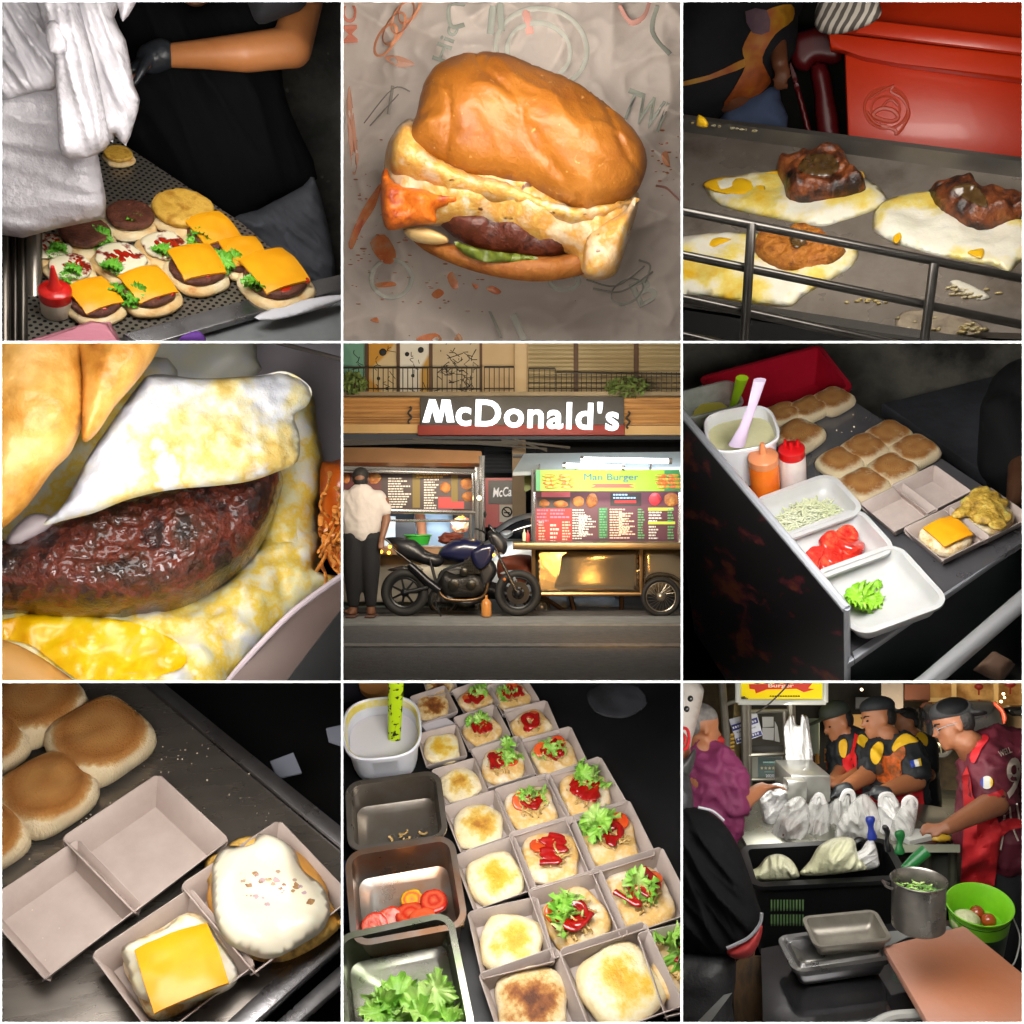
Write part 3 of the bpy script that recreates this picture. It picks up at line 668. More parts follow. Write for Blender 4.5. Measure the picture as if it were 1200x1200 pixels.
sh1 = put('shirt', puff(t1.plane(4.72, 90), [(350, -80), (520, -80), (640, 5), (690, 25), (740, 0), (860, -80), (1000, -60), (985, 240), (1020, 400), (1110, 625), (960, 700), (820, 775), (700, 710), (600, 640), (440, 505), (400, 380), (430, 200)], .16, .35, .1, smooth=3, amp=.04, ns=4, res=64, fold=(.03, .2, .5, 4)), shm, None, MN)
put('sleeve', puff(t1.plane(4.42, 90), [(840, -80), (1060, -80), (1068, 20), (990, 60), (905, 85), (870, 20)], .10, .1, .1, smooth=3, amp=.02, ns=9), m('tee_sleeve', '#16171c', '#1d1e24', sc=3, rough=.85, bump=.35, bsc=6), None, MN)
put('trousers', puff(t1.plane(4.68, 90), [(810, 770), (900, 735), (1060, 650), (1100, 620), (1150, 800), (1175, 1010), (1090, 1020), (960, 915)], .10, .15, .1, smooth=2, amp=.02, ns=6, res=40, fold=(.035, .07, .9, 4)), m('grey_jeans', '#3a3d44', '#4a4d55', sc=6, rough=.85, bump=.3, bsc=12), None, MN)
# hanging bundle of carrier bags
BG = thing('carrier_bag_bundle', 'bundle of white carrier bags hanging in front of the tray', 'plastic bags', t1.plane(3.7, 90).loc(a1(240, 400, 3.7)))
film = m('bag_film', '#a5a2a7', '#b0adb2', sc=2, rough=.25, bump=.8, bsc=13, alpha=.82)
B1 = t1.plane(3.75, 90)
put('bag', puff(B1, [(-80, -60), (200, -60), (240, 300), (340, 520), (372, 700), (368, 765), (200, 800), (80, 832), (-80, 810)], .05, .08, .04, amp=.03, ns=5, smooth=0, res=50, fold=(.02, .12, 1.5, 5)), film, None, BG)
put('bag', puff(t1.plane(3.66, 90), [(-40, -60), (230, -60), (240, 120), (215, 290), (130, 320), (-80, 330)], .05, .06, .03, amp=.05, ns=6, smooth=2, res=50, fold=(.04, .07, .6, 5)), film, None, BG)
put('bag', puff(t1.plane(3.64, 90), [(200, -60), (430, -60), (400, 60), (440, 140), (470, 300), (490, 350), (470, 430), (440, 510), (400, 470), (395, 500), (370, 470), (330, 380), (260, 250)], .05, .06, .03, amp=.05, ns=7, smooth=2, res=54, fold=(.03, .07, .35, 7)), film, None, BG)
put('bag', puff(t1.plane(3.58, 90), [(120, -60), (240, -60), (300, 100), (350, 300), (372, 420), (385, 500), (340, 540), (280, 555), (215, 545), (200, 420), (190, 200), (150, 80)], .06, .05, .03, amp=.05, ns=9, smooth=2, res=54, fold=(.03, .06, .2, 8)), film, None, BG)
put('bag_handle', puff(t1.plane(3.52, 90), [(160, 85), (200, 70), (225, 110), (235, 180), (172, 182)], .04, .03, .02, amp=.03, ns=14, smooth=2), film, None, BG)
put('bag_handle', puff(t1.plane(3.55, 90), [(380, -60), (490, -60), (470, 20), (430, 75), (415, 30)], .05, .03, .02, amp=.03, ns=14, smooth=2), film, None, BG)
bm = nb(); blob(bm, a1(272, 438, 3.53), (.005, .005, .013), sub=2); put('dark_speck', bm, m('speck_dark', '#201a18', rough=.5), Matrix(), BG)
# steel posts, squeeze bottle
PS = thing('stall_post', 'paired steel posts under the hanging white bags', 'post', t1.plane(3.7, 90).loc(a1(70, 1000, 3.7)))
for k, (u, r, c) in enumerate(((15, .028, '#5c5650'), (52, .016, '#3a3632'), (80, .02, '#4a4640'), (118, .030, '#8a847c'))): bm = nb(); tube(bm, [a1(u, 780, 3.85), a1(u, 1300, 3.75)], r, 14); put('post', bm, m('post_steel_' + c[1:], c, rough=.25, metal=.85), Matrix(), PS)
Mq = p1.frame(200, 1092, 1, 0, px=112); SB = thing('squeeze_bottle', 'squeeze bottle of mayonnaise with a red screw cap beside the posts', 'bottle', Mq); bm = nb()
lathe(bm, [(0, 0), (.46, 0), (.5, .06), (.5, .62), (0, .64)], 32); put('bottle', bm, m('mayo_bottle', '#d8d0b8', '#e4dcc8', sc=2, rough=.3, sss=.2), Mq, SB); bm = nb()
lathe(bm, [(0, .6), (.5, .6), (.52, .66), (.52, .95), (.46, 1.02), (.25, 1.06), (.18, 1.15), (.14, 1.4), (.06, 1.9), (0, 1.9)], 32); put('cap', bm, m('red_screw_cap', '#c41610', '#d4221a', sc=3, rough=.3, coat=.3), Mq, SB)
# burgers
bun1 = m('soft_bun', ('#c98f4a', .28), ('#e6c387', .42), ('#efdcb0', .6), ('#f3e6c8', .7), sc=2.4, rough=.6, bump=.25, bsc=12, sss=.08)
pat1 = m('cooked_patty', '#4a2418', '#5f3222', '#6e3e2c', sc=6, rough=.45, bump=.5, bsc=18)
may1 = m('mayo_sauce', ('#efe6c4', .4), ('#f2ead0', .52), ('#8a2a18', .60), ('#5c1810', .7), sc=3.2, rough=.25, coat=.3, det=3)
let1 = m('lettuce_bright', '#4c9a1e', '#76bf3a', sc=4, rough=.4, sss=.1); ket1 = m('red_sauce', '#9a1408', '#b4280f', sc=4, rough=.15, coat=.4); che1 = m('cheddar', '#f0a00a', '#f4ac14', sc=2, rough=.35, sss=.1)
oml = m('omelette_top', '#c9962e', '#dcb04a', '#b57f20', sc=4, rough=.5, bump=.3, bsc=14)
A1 = -14; BUN1 = [bun_mesh(1, .20, 2.8, 80 + s, amp=.1) for s in range(4)]; LET1 = [lettuce_mesh(4, .17, .10, 90 + s, .35, 8) for s in range(3)]; PAT1 = [disc_mesh(.44, .12, .03, 95 + s, fine=.02) for s in range(3)]; S1 = [sauce_mesh(30 + s, 8, .26, .05, 4, 'zig') for s in range(3)]
def burger1(u, v, px, kind, label, ang=A1, i=0):
    M = fr(p1, u, v, px, ang); b = thing('open_burger', label, 'burger', M, 'open burgers on the perforated tray'); rg = random.Random(i * 7 + 1)
    put('bun', BUN1[i % 4], bun1, M, b); up = lambda z, x=0, y=0, r=0: M @ Matrix.Translation((x, y, z)) @ Matrix.Rotation(r, 4, 'Z')
    if kind == 'patty': put('sauce', S1[i % 3], m('plain_mayo', '#e9e0bc', rough=.3, coat=.3), up(.22), b); put('patty', PAT1[i % 3], pat1, up(.25, .02, .02), b); put('lettuce', LET1[i % 3], let1, up(.20, .1, -.2), b)
    if kind == 'omelette': put('omelette', PAT1[i % 3], oml, up(.2) @ Matrix.Scale(1.08, 4), b)
    if kind == 'cheese': put('patty', PAT1[i % 3], pat1, up(.17), b); put('ketchup', S1[i % 3], ket1, up(.27, .1, -.12), b); put('lettuce', LET1[i % 3], let1, up(.20, rg.choice((-.34, .34)), -.05), b); put('cheese_slice', cheese_mesh(.76, .07, .035, i), che1, up(.375, .02, .05, rg.uniform(-.15, .15)) @ Matrix.Rotation(.08, 4, 'X'), b)
    if kind == 'sauce': put('topping', disc_mesh(.43, .09, .08, i), may1, up(.2), b); put('ketchup', S1[i % 3], ket1, up(.27, .05, 0) @ Matrix.Scale(.8, 4), b); put('lettuce', LET1[i % 3], let1, up(.22, rg.uniform(-.3, .3), -.25), b)
for i, q in enumerate(((415, 555, 120, 'omelette', 'half hidden burger behind the hanging white bags'), (640, 770, 225, 'omelette', 'burger topped with a round yellow omelette at the back of the tray'), (455, 795, 220, 'patty', 'burger with a bare brown patty beside the omelette one'), (300, 855, 215, 'patty', 'burger with a dark patty under the hanging bags'), (745, 850, 205, 'cheese', 'cheese burger at the tray edge nearest the omelette burger'),
        (575, 890, 210, 'sauce', 'burger streaked with mayonnaise and red sauce in the middle of the tray'), (850, 930, 215, 'cheese', 'cheese burger between the trouser side and the corner burger'), (180, 890, 190, 'sauce', 'sauce topped burger beside the steel posts'), (425, 935, 215, 'sauce', 'white sauced burger behind two cheese burgers'), (690, 970, 235, 'cheese', 'cheese burger in the centre of the tray with lettuce at its side'),
        (250, 960, 200, 'sauce', 'burger with lettuce and red sauce next to the red capped bottle'), (960, 1010, 245, 'cheese', 'large cheese burger at the tray corner by the paper strip'), (520, 1045, 235, 'cheese', 'cheese burger in the front row above the napkins'), (335, 1080, 225, 'cheese', 'cheese burger next to the red capped squeeze bottle'))): burger1(q[0], q[1] + 6, q[2] * .8, q[3], q[4], A1 - (8 if q[0] > 900 else 0) + random.Random(i).uniform(-8, 8), i)
put('flat_omelette', puff(p1, [(672, 1140), (700, 1105), (800, 1085), (920, 1065), (900, 1085), (830, 1110), (690, 1145)], .015, .02, 0, smooth=2), oml, label='thin yellow egg piece at the front edge of the tray', cat='egg')
key(t1, 15.5, (1, .95, .89)); lamp(t1, 850, 250, 3.9, 2.2, .5, (1, .95, .88), (900, 400, 5.2))  # second lamp is an added fill for the wall behind the man
# ================================================================ bay: burger on printed wrapping paper
t2 = cur = Tile(1, 0)
p2 = t2.plane(4.35, 80)
def wr2(u, v):
    d = math.hypot((u - 620) / 520, (v - 620) / 480); k = .10 * max(0, d - .75) ** 1.5
    return .06 * ridged(u, v, 380, 1) + .035 * ridged(u, v, 190, 4) + .012 * ridged(u + .4 * v, v, 80, 8) + .05 * N.noise(V((u / 400, v / 400, 2))) + k
paper = m('wrapping_paper', '#dcd2ca', '#e4dad2', sc=2, rough=.55, bump=.1, bsc=14)
WP = thing('wrapping_paper', 'crumpled pale wrapping paper with faded teal and red print', 'wrapper', p2.loc(p2.on(600, 600)))
put('paper', sheet(p2, -60, -60, 1260, 1260, wr2, 150, 150), paper, None, WP)
teal = m('print_teal', '#8a8f86', rough=.6); tealp = m('print_pale_teal', '#a0a198', rough=.6); prd = m('print_red', '#b8705a', rough=.6); pgr = m('print_grey', '#868078', rough=.6)
def pr(uv, r, mat, **k): put('print_stroke', line(p2, uv, r, wr2, .003, flat=.25, **k), mat, Matrix(), WP)
def ring2(u, v, a, b, rot=0): return [(u + a * math.cos(t * PI / 8) * math.cos(rot) - b * math.sin(t * PI / 8) * math.sin(rot), v + a * math.cos(t * PI / 8) * math.sin(rot) + b * math.sin(t * PI / 8) * math.cos(rot)) for t in range(16)]
for q in ((700, 170, 160, 140, .2), (690, 180, 110, 100, .2), (175, 975, 70, 65, 0), (1000, 1020, 60, 40, -.5), (780, 985, 50, 30, 0)): pr(ring2(*q), .011, tealp, closed=True)
for q in ((155, 140, 30, 62, .5), (185, 100, 30, 62, .5), (215, 60, 30, 62, .5), (240, 25, 30, 62, .5)): pr(ring2(*q), .010, m('print_orange', '#c98a66', rough=.6), closed=True)
for q in ([(80, 430), (180, 310), (240, 320)], [(100, 440), (200, 330)], [(180, 300), (165, 400)], [(250, 420), (210, 470)]): pr(q, .007, pgr)
for q in ([(520, 120), (530, 20)], [(560, 110), (555, 10)], [(430, 20), (380, 20), (385, 90), (430, 85)], [(1110, 20), (1090, 110), (1150, 190)]): pr(q, .014, teal)
for q in ([(1040, 910), (1080, 930), (1060, 990)], [(860, 980), (960, 1000), (1060, 930)], [(880, 1010), (980, 1020), (1090, 950)], [(520, 1090), (560, 1180)], [(600, 1100), (640, 1190)]): pr(q, .015, tealp)
for q in ([(970, 20), (1010, 80), (1060, 60), (1080, 10)], [(1100, 650), (1140, 660), (1180, 700)], [(660, 120), (650, 60), (640, 30)]): pr(q, .016, m('print_pink', '#bf8f84', rough=.6))
def text2(s, u, v, w, hpx, du, dv, mat, bold=.02):
    me, asp = text(s, bold, .01); L = math.hypot(du, dv); c, s_ = du / L, dv / L; bm = bmesh.new(); bm.from_mesh(me); bmesh.ops.triangulate(bm, faces=bm.faces)
    bmesh.ops.subdivide_edges(bm, edges=[e for e in bm.edges if e.calc_length() > .04], cuts=2)
    for q in bm.verts: x, y = q.co.x * w, -q.co.y / asp * hpx; uu, vv = u + x * c - y * s_, v + x * s_ + y * c; q.co = p2.on(uu, vv, wr2(uu, vv) + (.006 if q.co.z > 0 else .0))
    put('print_lettering', tomesh(bm, smooth=False), mat, Matrix(), WP)
text2('MC', 30, 85, 130, 50, -.05, -1, prd); text2('TWI', 1060, 385, 150, 110, .9, .35, teal); text2('Hic', 365, 150, 140, 55, .35, -1, teal); text2('B', 1060, 1020, 80, 90, 1, -.5, tealp)
rg = random.Random(4)
for i, q in enumerate(([(60, 760), (100, 690), (140, 640), (120, 720), (70, 800), (40, 870), (25, 850)], [(100, 850), (150, 820), (190, 880), (180, 920), (140, 915)], [(40, 610), (60, 560), (55, 500), (30, 300), (20, 400)], [(150, 200), (200, 195), (260, 225), (200, 235)], [(370, 970), (390, 950), (410, 1000), (390, 1010)], [(315, 1030), (340, 1010), (360, 1025), (335, 1045)], [(505, 1010), (530, 1000), (560, 1020), (540, 1030)], [(455, 990), (480, 1000), (470, 1012)], [(265, 1180), (330, 1165), (350, 1195), (280, 1200)], [(395, 1190), (410, 1165), (425, 1190)], [(100, 1120), (125, 1110), (130, 1130)], [(1120, 540), (1140, 530), (1150, 580), (1130, 575)], [(120, 990), (180, 985), (190, 1000), (130, 1005)])):
    P_ = curve(q, 3, True); bm = nb(); c = np.mean(P_, 0); vs = [bm.verts.new(p2.on(u, v, wr2(u, v) + .005)) for u, v in P_]; vc = bm.verts.new(p2.on(*c, wr2(*c) + .009))
    for k in range(len(vs)): bm.faces.new((vs[k], vs[(k + 1) % len(vs)], vc))
    put('chilli_smear', bm, m('chilli_sauce', '#c4561a', '#d0783a', '#c49a78', sc=14, rough=.3, alpha=.7) if i not in (2, 3) else m('faint_smear', '#b08a78', '#b58066', sc=8, rough=.5), Matrix(), WP)
rg = random.Random(11); bm = nb()
for k in range(130):
    u, v = rg.choice(((rg.gauss(85, 45), rg.gauss(720, 130)), (rg.gauss(330, 150), rg.gauss(1020, 45)), (rg.gauss(150, 60), rg.gauss(880, 60)), (rg.gauss(1130, 25), rg.gauss(560, 60))))
    if u < 8 or v > 1190: continue
    r = rg.uniform(.002, .009); blob(bm, p2.on(u, v, wr2(u, v) + .002), (r * rg.uniform(.6, 2.), r, r * .35), sub=1)
put('chilli_spatter', bm, m('chilli_sauce', '#c4561a'), Matrix(), WP)
HB = thing('burger', 'glossy golden burger with fried egg hanging out over a patty', 'burger', p2.loc(p2.on(640, 850)))
def L2(d, a=78): return t2.plane(d, a)
gold2 = m('bottom_bun', '#7c420e', '#9a6022', '#8a4c12', sc=9, det=7, rough=.6, bump=.35, bsc=30)
put('bottom_bun', puff(L2(4.02, 60), [(215, 800), (300, 830), (420, 860), (600, 890), (760, 890), (900, 860), (900, 930), (840, 962), (700, 985), (560, 972), (420, 935), (290, 875)], .07, .07, .06, smooth=4, amp=.01), gold2, None, HB)
put('patty', puff(L2(3.93, 74), [(300, 740), (400, 720), (700, 740), (850, 800), (800, 880), (700, 905), (560, 890), (430, 850), (360, 800)], .09, .10, .06, smooth=4, amp=.04, ns=12), m('burger_patty', '#3a1a12', '#5c2a1c', '#2a120c', sc=14, rough=.35, bump=.5, coat=.2), None, HB)
put('lettuce', puff(L2(3.90, 70), [(395, 845), (450, 860), (540, 880), (640, 890), (690, 905), (600, 915), (510, 918), (430, 890)], .03, .03, .02, smooth=3, amp=.05, ns=18), m('dark_lettuce', '#4a5a20', '#6a7a2a', '#38401c', sc=9, rough=.4), None, HB)
put('mayonnaise', puff(L2(3.92, 70), [(220, 805), (290, 795), (365, 825), (370, 850), (310, 855), (245, 840)], .05, .04, .02, smooth=3), m('cream_mayo', '#d9b878', '#e0c48c', rough=.3, coat=.3), None, HB)
egg2 = m('fried_egg', ('#d2c2a8', .30), ('#c8ae88', .42), ('#c08c3c', .51), ('#c8a458', .57), ('#d4c8b4', .66), sc=9, det=7, rough=.35, coat=.2, bump=.5, bsc=14, speck='#5c3418', ssc=22, sth=.69)
put('fried_egg', puff(L2(3.93, 76), [(150, 570), (170, 490), (230, 440), (300, 420), (700, 560), (1000, 660), (1040, 690), (1020, 790), (985, 900), (960, 960), (900, 980), (840, 965), (800, 900), (720, 875), (600, 838), (500, 806), (400, 792), (260, 795), (170, 800), (145, 720)], .16, .12, .05, smooth=4, amp=.035, ns=8, res=64, amp2=.012, ns2=24), egg2, None, HB)
put('fried_egg', puff(L2(3.80, 76), [(165, 520), (200, 440), (260, 420), (330, 540), (460, 600), (620, 650), (800, 720), (1030, 690), (1000, 730), (840, 790), (640, 730), (430, 690), (250, 640), (175, 600)], .10, .07, .05, smooth=4, amp=.035, ns=8, res=50, amp2=.01, ns2=28), egg2, None, HB)
put('egg_fold', puff(L2(3.76, 80), [(860, 830), (920, 780), (990, 740), (1030, 690), (1010, 800), (975, 920), (950, 965), (890, 978), (845, 950)], .08, .07, .03, smooth=4, amp=.03, ns=12), egg2, None, HB)
put('chilli_cheese', puff(L2(3.80, 76), [(140, 620), (160, 590), (190, 640), (340, 670), (440, 700), (335, 730), (330, 780), (240, 790), (165, 805), (140, 740)], .07, .06, .03, smooth=3, amp=.04, ns=14), m('chilli_orange', '#c4500a', '#d8741a', '#9a3a08', sc=12, rough=.42, coat=.1, bump=.5), None, HB)
topm = m('glossy_bun', ('#7c410c', .3), ('#92560f', .45), ('#9c6018', .58), ('#b0742c', .72), sc=4, det=6, rough=.48, coat=.12, bump=.35, bsc=16, speck='#c08a48', ssc=34, sth=.70)
def crease(x, y): return -.012 * ridged(x * 700, y * 700, 300, 3) ** 6 - .02 * ridged(x * 500 + y * 300, y * 500 - x * 200, 170, 9) ** 9
put('top_bun', puff(L2(3.78, 72), [(228, 480), (262, 400), (285, 300), (330, 235), (420, 198), (500, 188), (580, 195), (700, 245), (840, 305), (960, 390), (1040, 470), (1070, 560), (1050, 640), (1010, 690), (900, 730), (850, 738), (760, 700), (640, 645), (540, 620), (400, 605), (300, 560), (240, 525)], .22, .36, .05, p=2.0, smooth=4, res=70, amp=.03, ns=4, fn=crease, fold=(.014, .16, .9, 1.6)), topm, None, HB)
key(t2, 16, (1, .90, .80), u=620, v=310, aim=(600, 480, 4.3), size=.85, sy=.5); lamp(t2, 600, 1020, 3.15, 3.6, .75, (1, .9, .8), (600, 900, 4.2), sy=.2); lamp(t2, 600, 130, 3.7, 4, .7, (1, .9, .8), (600, 200, 4.5), sy=.2)  # second and third lamps are added fills for lower and upper paper
# ================================================================ bay: griddle with eggs and meat, red cool box behind
t3 = cur = Tile(2, 0)
p3 = t3.plane(4.1, 36, 0, 600, 800)
a3 = t3.at; F3 = lambda d: t3.plane(d, 90)
gm = m('griddle_steel', '#8a8076', '#9c9288', '#75695e', sc=3, det=8, rough=.3, metal=.5, rvar=.14, bump=.08, bsc=20)
GR = thing('griddle', 'worn steel griddle plate with a raised back edge', 'griddle', p3.loc(p3.on(600, 800)))
put('plate', flat(p3, [(-60, 445), (1260, 625), (1260, 1190), (860, 1175), (-60, 1060)], .03, -.03), gm, None, GR)
q0, q1 = p3.on(-60, 452), p3.on(1260, 632); up3 = (p3.n * .8 + t3.y * .6).normalized()
bm = nb(); vs = [bm.verts.new(x) for x in (q0, q1, q1 + p3.n * .06 + p3.uy * .02, q0 + p3.n * .06 + p3.uy * .02, q0 + p3.uy * .05 - p3.n * .02, q1 + p3.uy * .05 - p3.n * .02, q1 + p3.n * .06 + p3.uy * .05, q0 + p3.n * .06 + p3.uy * .05)]
for f in ((0, 1, 2, 3), (3, 2, 6, 7), (7, 6, 5, 4)): bm.faces.new([vs[i] for i in f])
put('back_edge', tomesh(bm, smooth=False), m('back_edge_steel', '#8a8680', '#9a958e', sc=4, rough=.3, metal=.85), None, GR)
put('front_lip', flat(p3, [(-60, 1030), (860, 1172), (1260, 1230), (1260, 1260), (-60, 1064)], .02, .004), m('lip_steel', '#8c8a86', rough=.25, metal=.9), None, GR)
ew = m('griddle_egg', ('#e4e0cc', .30), ('#e9e4d4', .45), ('#e4d070', .56), ('#dcae1c', .68), sc=5, det=5, rough=.35, coat=.25, sss=.12, bump=.3, bsc=10)
yk = m('egg_yolk', '#e0a808', '#ecbc1c', sc=3, rough=.3, coat=.2)
def egg3(P_, yolks, lb, sd):
    b = thing('fried_egg', lb, 'egg', p3.loc(p3.on(sum(x[0] for x in P_) / len(P_), sum(x[1] for x in P_) / len(P_))), 'fried eggs on the griddle')
    put('egg_white', puff(p3, P_, .025, .05, 0, amp=.015, ns=9, seed=sd, smooth=4, res=36, amp2=.006, ns2=26), ew, None, b)
    for y in yolks: put('yolk', puff(p3, y, .010, .04, 0, smooth=4, h=.018, amp=.008, ns=14), yk, None, b)
egg3([(85, 660), (110, 630), (280, 605), (450, 600), (640, 620), (720, 690), (690, 730), (560, 775), (480, 792), (330, 765), (140, 720)], [[(78, 650), (110, 625), (200, 618), (285, 640), (280, 680), (160, 680)], [(600, 605), (635, 600), (640, 625)], [(470, 720), (560, 700), (580, 712), (490, 728)], [(290, 605), (340, 598), (350, 612)]], 'fried egg under the meat piece at the back edge of the griddle', 1)
egg3([(670, 760), (700, 710), (780, 680), (900, 672), (1260, 700), (1260, 900), (1190, 915), (1150, 950), (1090, 930), (1000, 915), (840, 880), (690, 825)], [[(740, 840), (760, 800), (780, 810), (760, 850)], [(1000, 880), (1060, 870), (1050, 905)], [(1130, 870), (1200, 845), (1240, 860), (1160, 890)]], 'fried egg at the side wall under the second meat piece', 2)
egg3([(-60, 850), (60, 820), (230, 815), (560, 830), (620, 880), (600, 930), (540, 970), (430, 1035), (360, 1075), (100, 1040), (-60, 1010)], [[(20, 850), (120, 830), (200, 840), (120, 870)]], 'fried egg behind the rails with a crumbed cutlet on it', 3)
ch = m('charred_meat', ('#0c0705', .36), ('#3a1c0e', .45), ('#7a3e1c', .54), ('#94562a', .64), sc=9, det=8, rough=.4, coat=.12, bump=.8, bsc=14)
gsl = m('brown_gravy', '#4a3418', '#5c4422', sc=5, rough=.25, coat=.4)
def meat(P_, G_, lb, sd, mat=ch, H=.14):
    b = thing('meat_piece', lb, 'meat', p3.loc(p3.on(P_[0][0], P_[0][1])), 'meat pieces on the eggs'); put('meat', puff(p3, P_, H * .5, .05, 0, amp=.03, ns=7, seed=sd, smooth=3, h=.02, res=44, amp2=.022, ns2=30), mat, None, b)
    if G_: put('gravy', drape(t3, KIDS(b)[0], G_, .012, smooth=3, wob=.01), gsl, None, b)
meat([(335, 600), (350, 570), (480, 555), (570, 550), (600, 610), (645, 650), (630, 680), (500, 705), (380, 705), (360, 650)], [(410, 590), (440, 545), (520, 540), (555, 580), (520, 615), (450, 610)], 'charred chicken piece with gravy at the back of the griddle', 1, H=.17)
meat([(865, 670), (900, 660), (1020, 650), (1050, 690), (1190, 690), (1260, 700), (1260, 770), (1180, 780), (1040, 805), (940, 765), (905, 735)], [(950, 660), (1010, 640), (1060, 680), (1070, 725), (1000, 700)], 'charred chicken piece with gravy by the side wall', 2, H=.16)
meat([(258, 880), (270, 830), (350, 815), (440, 800), (560, 860), (570, 890), (500, 935), (400, 948), (310, 930)], [(380, 830), (420, 815), (440, 850), (400, 865)], 'crumbed golden cutlet seen behind the rails', 3, m('crumbed_cutlet', '#9a5414', '#b4701f', '#7a3c0c', sc=20, det=7, rough=.6, bump=.9, bsc=26), .11)
bm = nb(); rg = random.Random(3)
for _ in range(70):
    u, v, s_ = rg.choice([(rg.gauss(1010, 40), rg.gauss(1020, 12), 1), (rg.gauss(860, 70), rg.gauss(1120, 30), 1), (rg.gauss(1030, 30), rg.gauss(1150, 12), 1.4), (rg.gauss(680, 50), rg.gauss(1055, 10), .8), (rg.uniform(10, 300), 0, .8)])
    if v == 0: v = 425 + u * .13
    blob(bm, p3.on(u, v, .004 if v > 600 else .06), (.016 * s_ * rg.uniform(.4, 1.2), .016 * s_ * rg.uniform(.4, 1.2), .006), sub=1)
put('egg_scraps', bm, m('egg_crumbs', '#c9bfa0', '#b49a50', sc=9, rough=.6), kind='stuff', label='dried egg scraps stuck to the griddle', cat='scraps')
put('dried_egg', puff(p3, [(750, 1140), (780, 1090), (880, 1085), (1000, 1110), (1060, 1150), (1000, 1175), (830, 1172)], .006, .03, 0, smooth=3, amp=.006, ns=14), m('dried_egg', '#8a8070', '#a0907a', '#5c5248', sc=9, rough=.7), label='dried grey egg film at the front of the griddle', cat='egg film')
put('egg_bit', puff(p3, [(940, 990), (965, 980), (1030, 1005), (1085, 1040), (1040, 1050), (980, 1020)], .012, .02, 0, smooth=3), m('egg_bit', '#c9c4b4', rough=.5), label='small white egg shred near the right hand upright rail', cat='egg bit')
put('yolk_bit', puff(t3.plane(3.95, 50), [(55, 440), (60, 410), (80, 415), (95, 430), (90, 445)], .03, .02, 0, smooth=3), yk, label='yellow egg crumb on the raised back edge', cat='egg crumb')
# rails
RL = thing('guard_rail', 'black steel guard rails in front of the griddle', 'rail', F3(3.5).loc(a3(600, 1000, 3.5)))
rm = m('rail_black_steel', '#4a4744', '#5a5753', sc=6, rough=.28, metal=.85)
for k, (u0, v0, u1, v1) in enumerate(((-60, 725, 1260, 988), (-60, 878, 1260, 1150), (-60, 1030, 900, 1235), (-60, 1160, 200, 1215))): bm = nb(); tube(bm, [a3(u0, v0, 3.5), a3(u1, v1, 3.5)], .0155, 12); put('rail', bm, rm, Matrix(), RL)
for (u0, v0, u1, v1) in ((247, 785, 215, 1300), (885, 925, 838, 1300)): bm = nb(); tube(bm, [a3(u0, v0, 3.46), a3(u1, v1, 3.46)], .0165, 12); put('upright', bm, rm, Matrix(), RL)
# under the griddle and background
put('black_panel', flat(t3.plane(3.85, 80, 0, 400, 1150), [(-60, 1075), (500, 1160), (1260, 1260), (1260, 1500), (-60, 1500)], .03), m('panel_black', '#050505', rough=.9), label='black front below the griddle lip', cat='front panel')  # even black panel below the griddle lip
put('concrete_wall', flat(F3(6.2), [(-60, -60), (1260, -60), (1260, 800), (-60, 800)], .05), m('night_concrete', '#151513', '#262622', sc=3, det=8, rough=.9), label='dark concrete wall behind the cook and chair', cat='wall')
# cool box
CX = thing('cool_box', 'large orange red plastic cool box with an embossed fish badge', 'cool box', F3(5.2).loc(a3(880, 350, 5.2)))
red = m('coolbox_red', '#d8340c', '#de3c12', sc=2, rough=.35, coat=.15, bump=.04, bsc=30)
fc = t3.plane(5.1, 84, 0, 880, 400)
body3 = put('body', flat(fc, [(572, 205), (1300, 330), (1300, 640), (584, 520)], .35, -.35, 0, .02), red, None, CX)
put('lid_rim', flat(t3.plane(4.98, 84, 0, 880, 200), [(516, 128), (1300, 222), (1300, 312), (760, 236), (640, 214), (575, 192), (524, 184)], .10, -.08, 0, .015), red, None, CX)
lt = t3.plane(5.02, 62, 0, 880, 130); put('lid', flat(lt, [(520, 132), (690, 62), (720, -60), (1300, -60), (1300, 228)], .05, -.05, 0, .008), red, None, CX)
put('lid_step', flat(t3.plane(4.93, 84, 0, 880, 200), [(640, 72), (1300, 150), (1300, 205), (610, 120)], .03, 0, 0, .008), red, None, CX)
put('handle_slot', flat(t3.plane(4.885, 84, 0, 1050, 142), [(962, 120), (1148, 145), (1146, 165), (964, 140)], .01, 0, 0, .003), m('slot_dark_red', '#6a1206', rough=.5), None, CX)
bm = nb(); bv = tree(body3)
def on3(u, v): h = bv.ray_cast(V(), t3.ray(u, v).normalized()); return h[0] if h[0] is not None else a3(u, v, 5.1)
for P_, r, cl in ((ring2(718, 378, 76, 72), .008, True), (ring2(716, 382, 50, 46), .006, True), ([(660, 345), (700, 320), (745, 300), (735, 320), (775, 345), (798, 395), (780, 440), (755, 470), (748, 455), (700, 440)], .009, False), ([(672, 400), (700, 380), (740, 385), (760, 410), (735, 425), (690, 415)], .012, True), ([(690, 390), (730, 350), (760, 370)], .008, False), ([(650, 390), (680, 430), (720, 440)], .008, False)):
    tube(bm, [on3(u, v) for u, v in curve(P_, 4, cl)], r, 6, closed=cl, flat=.8)
put('embossed_badge', bm, m('badge_red', '#cc4a2c', '#d0543a', sc=3, rough=.4), Matrix(), CX)
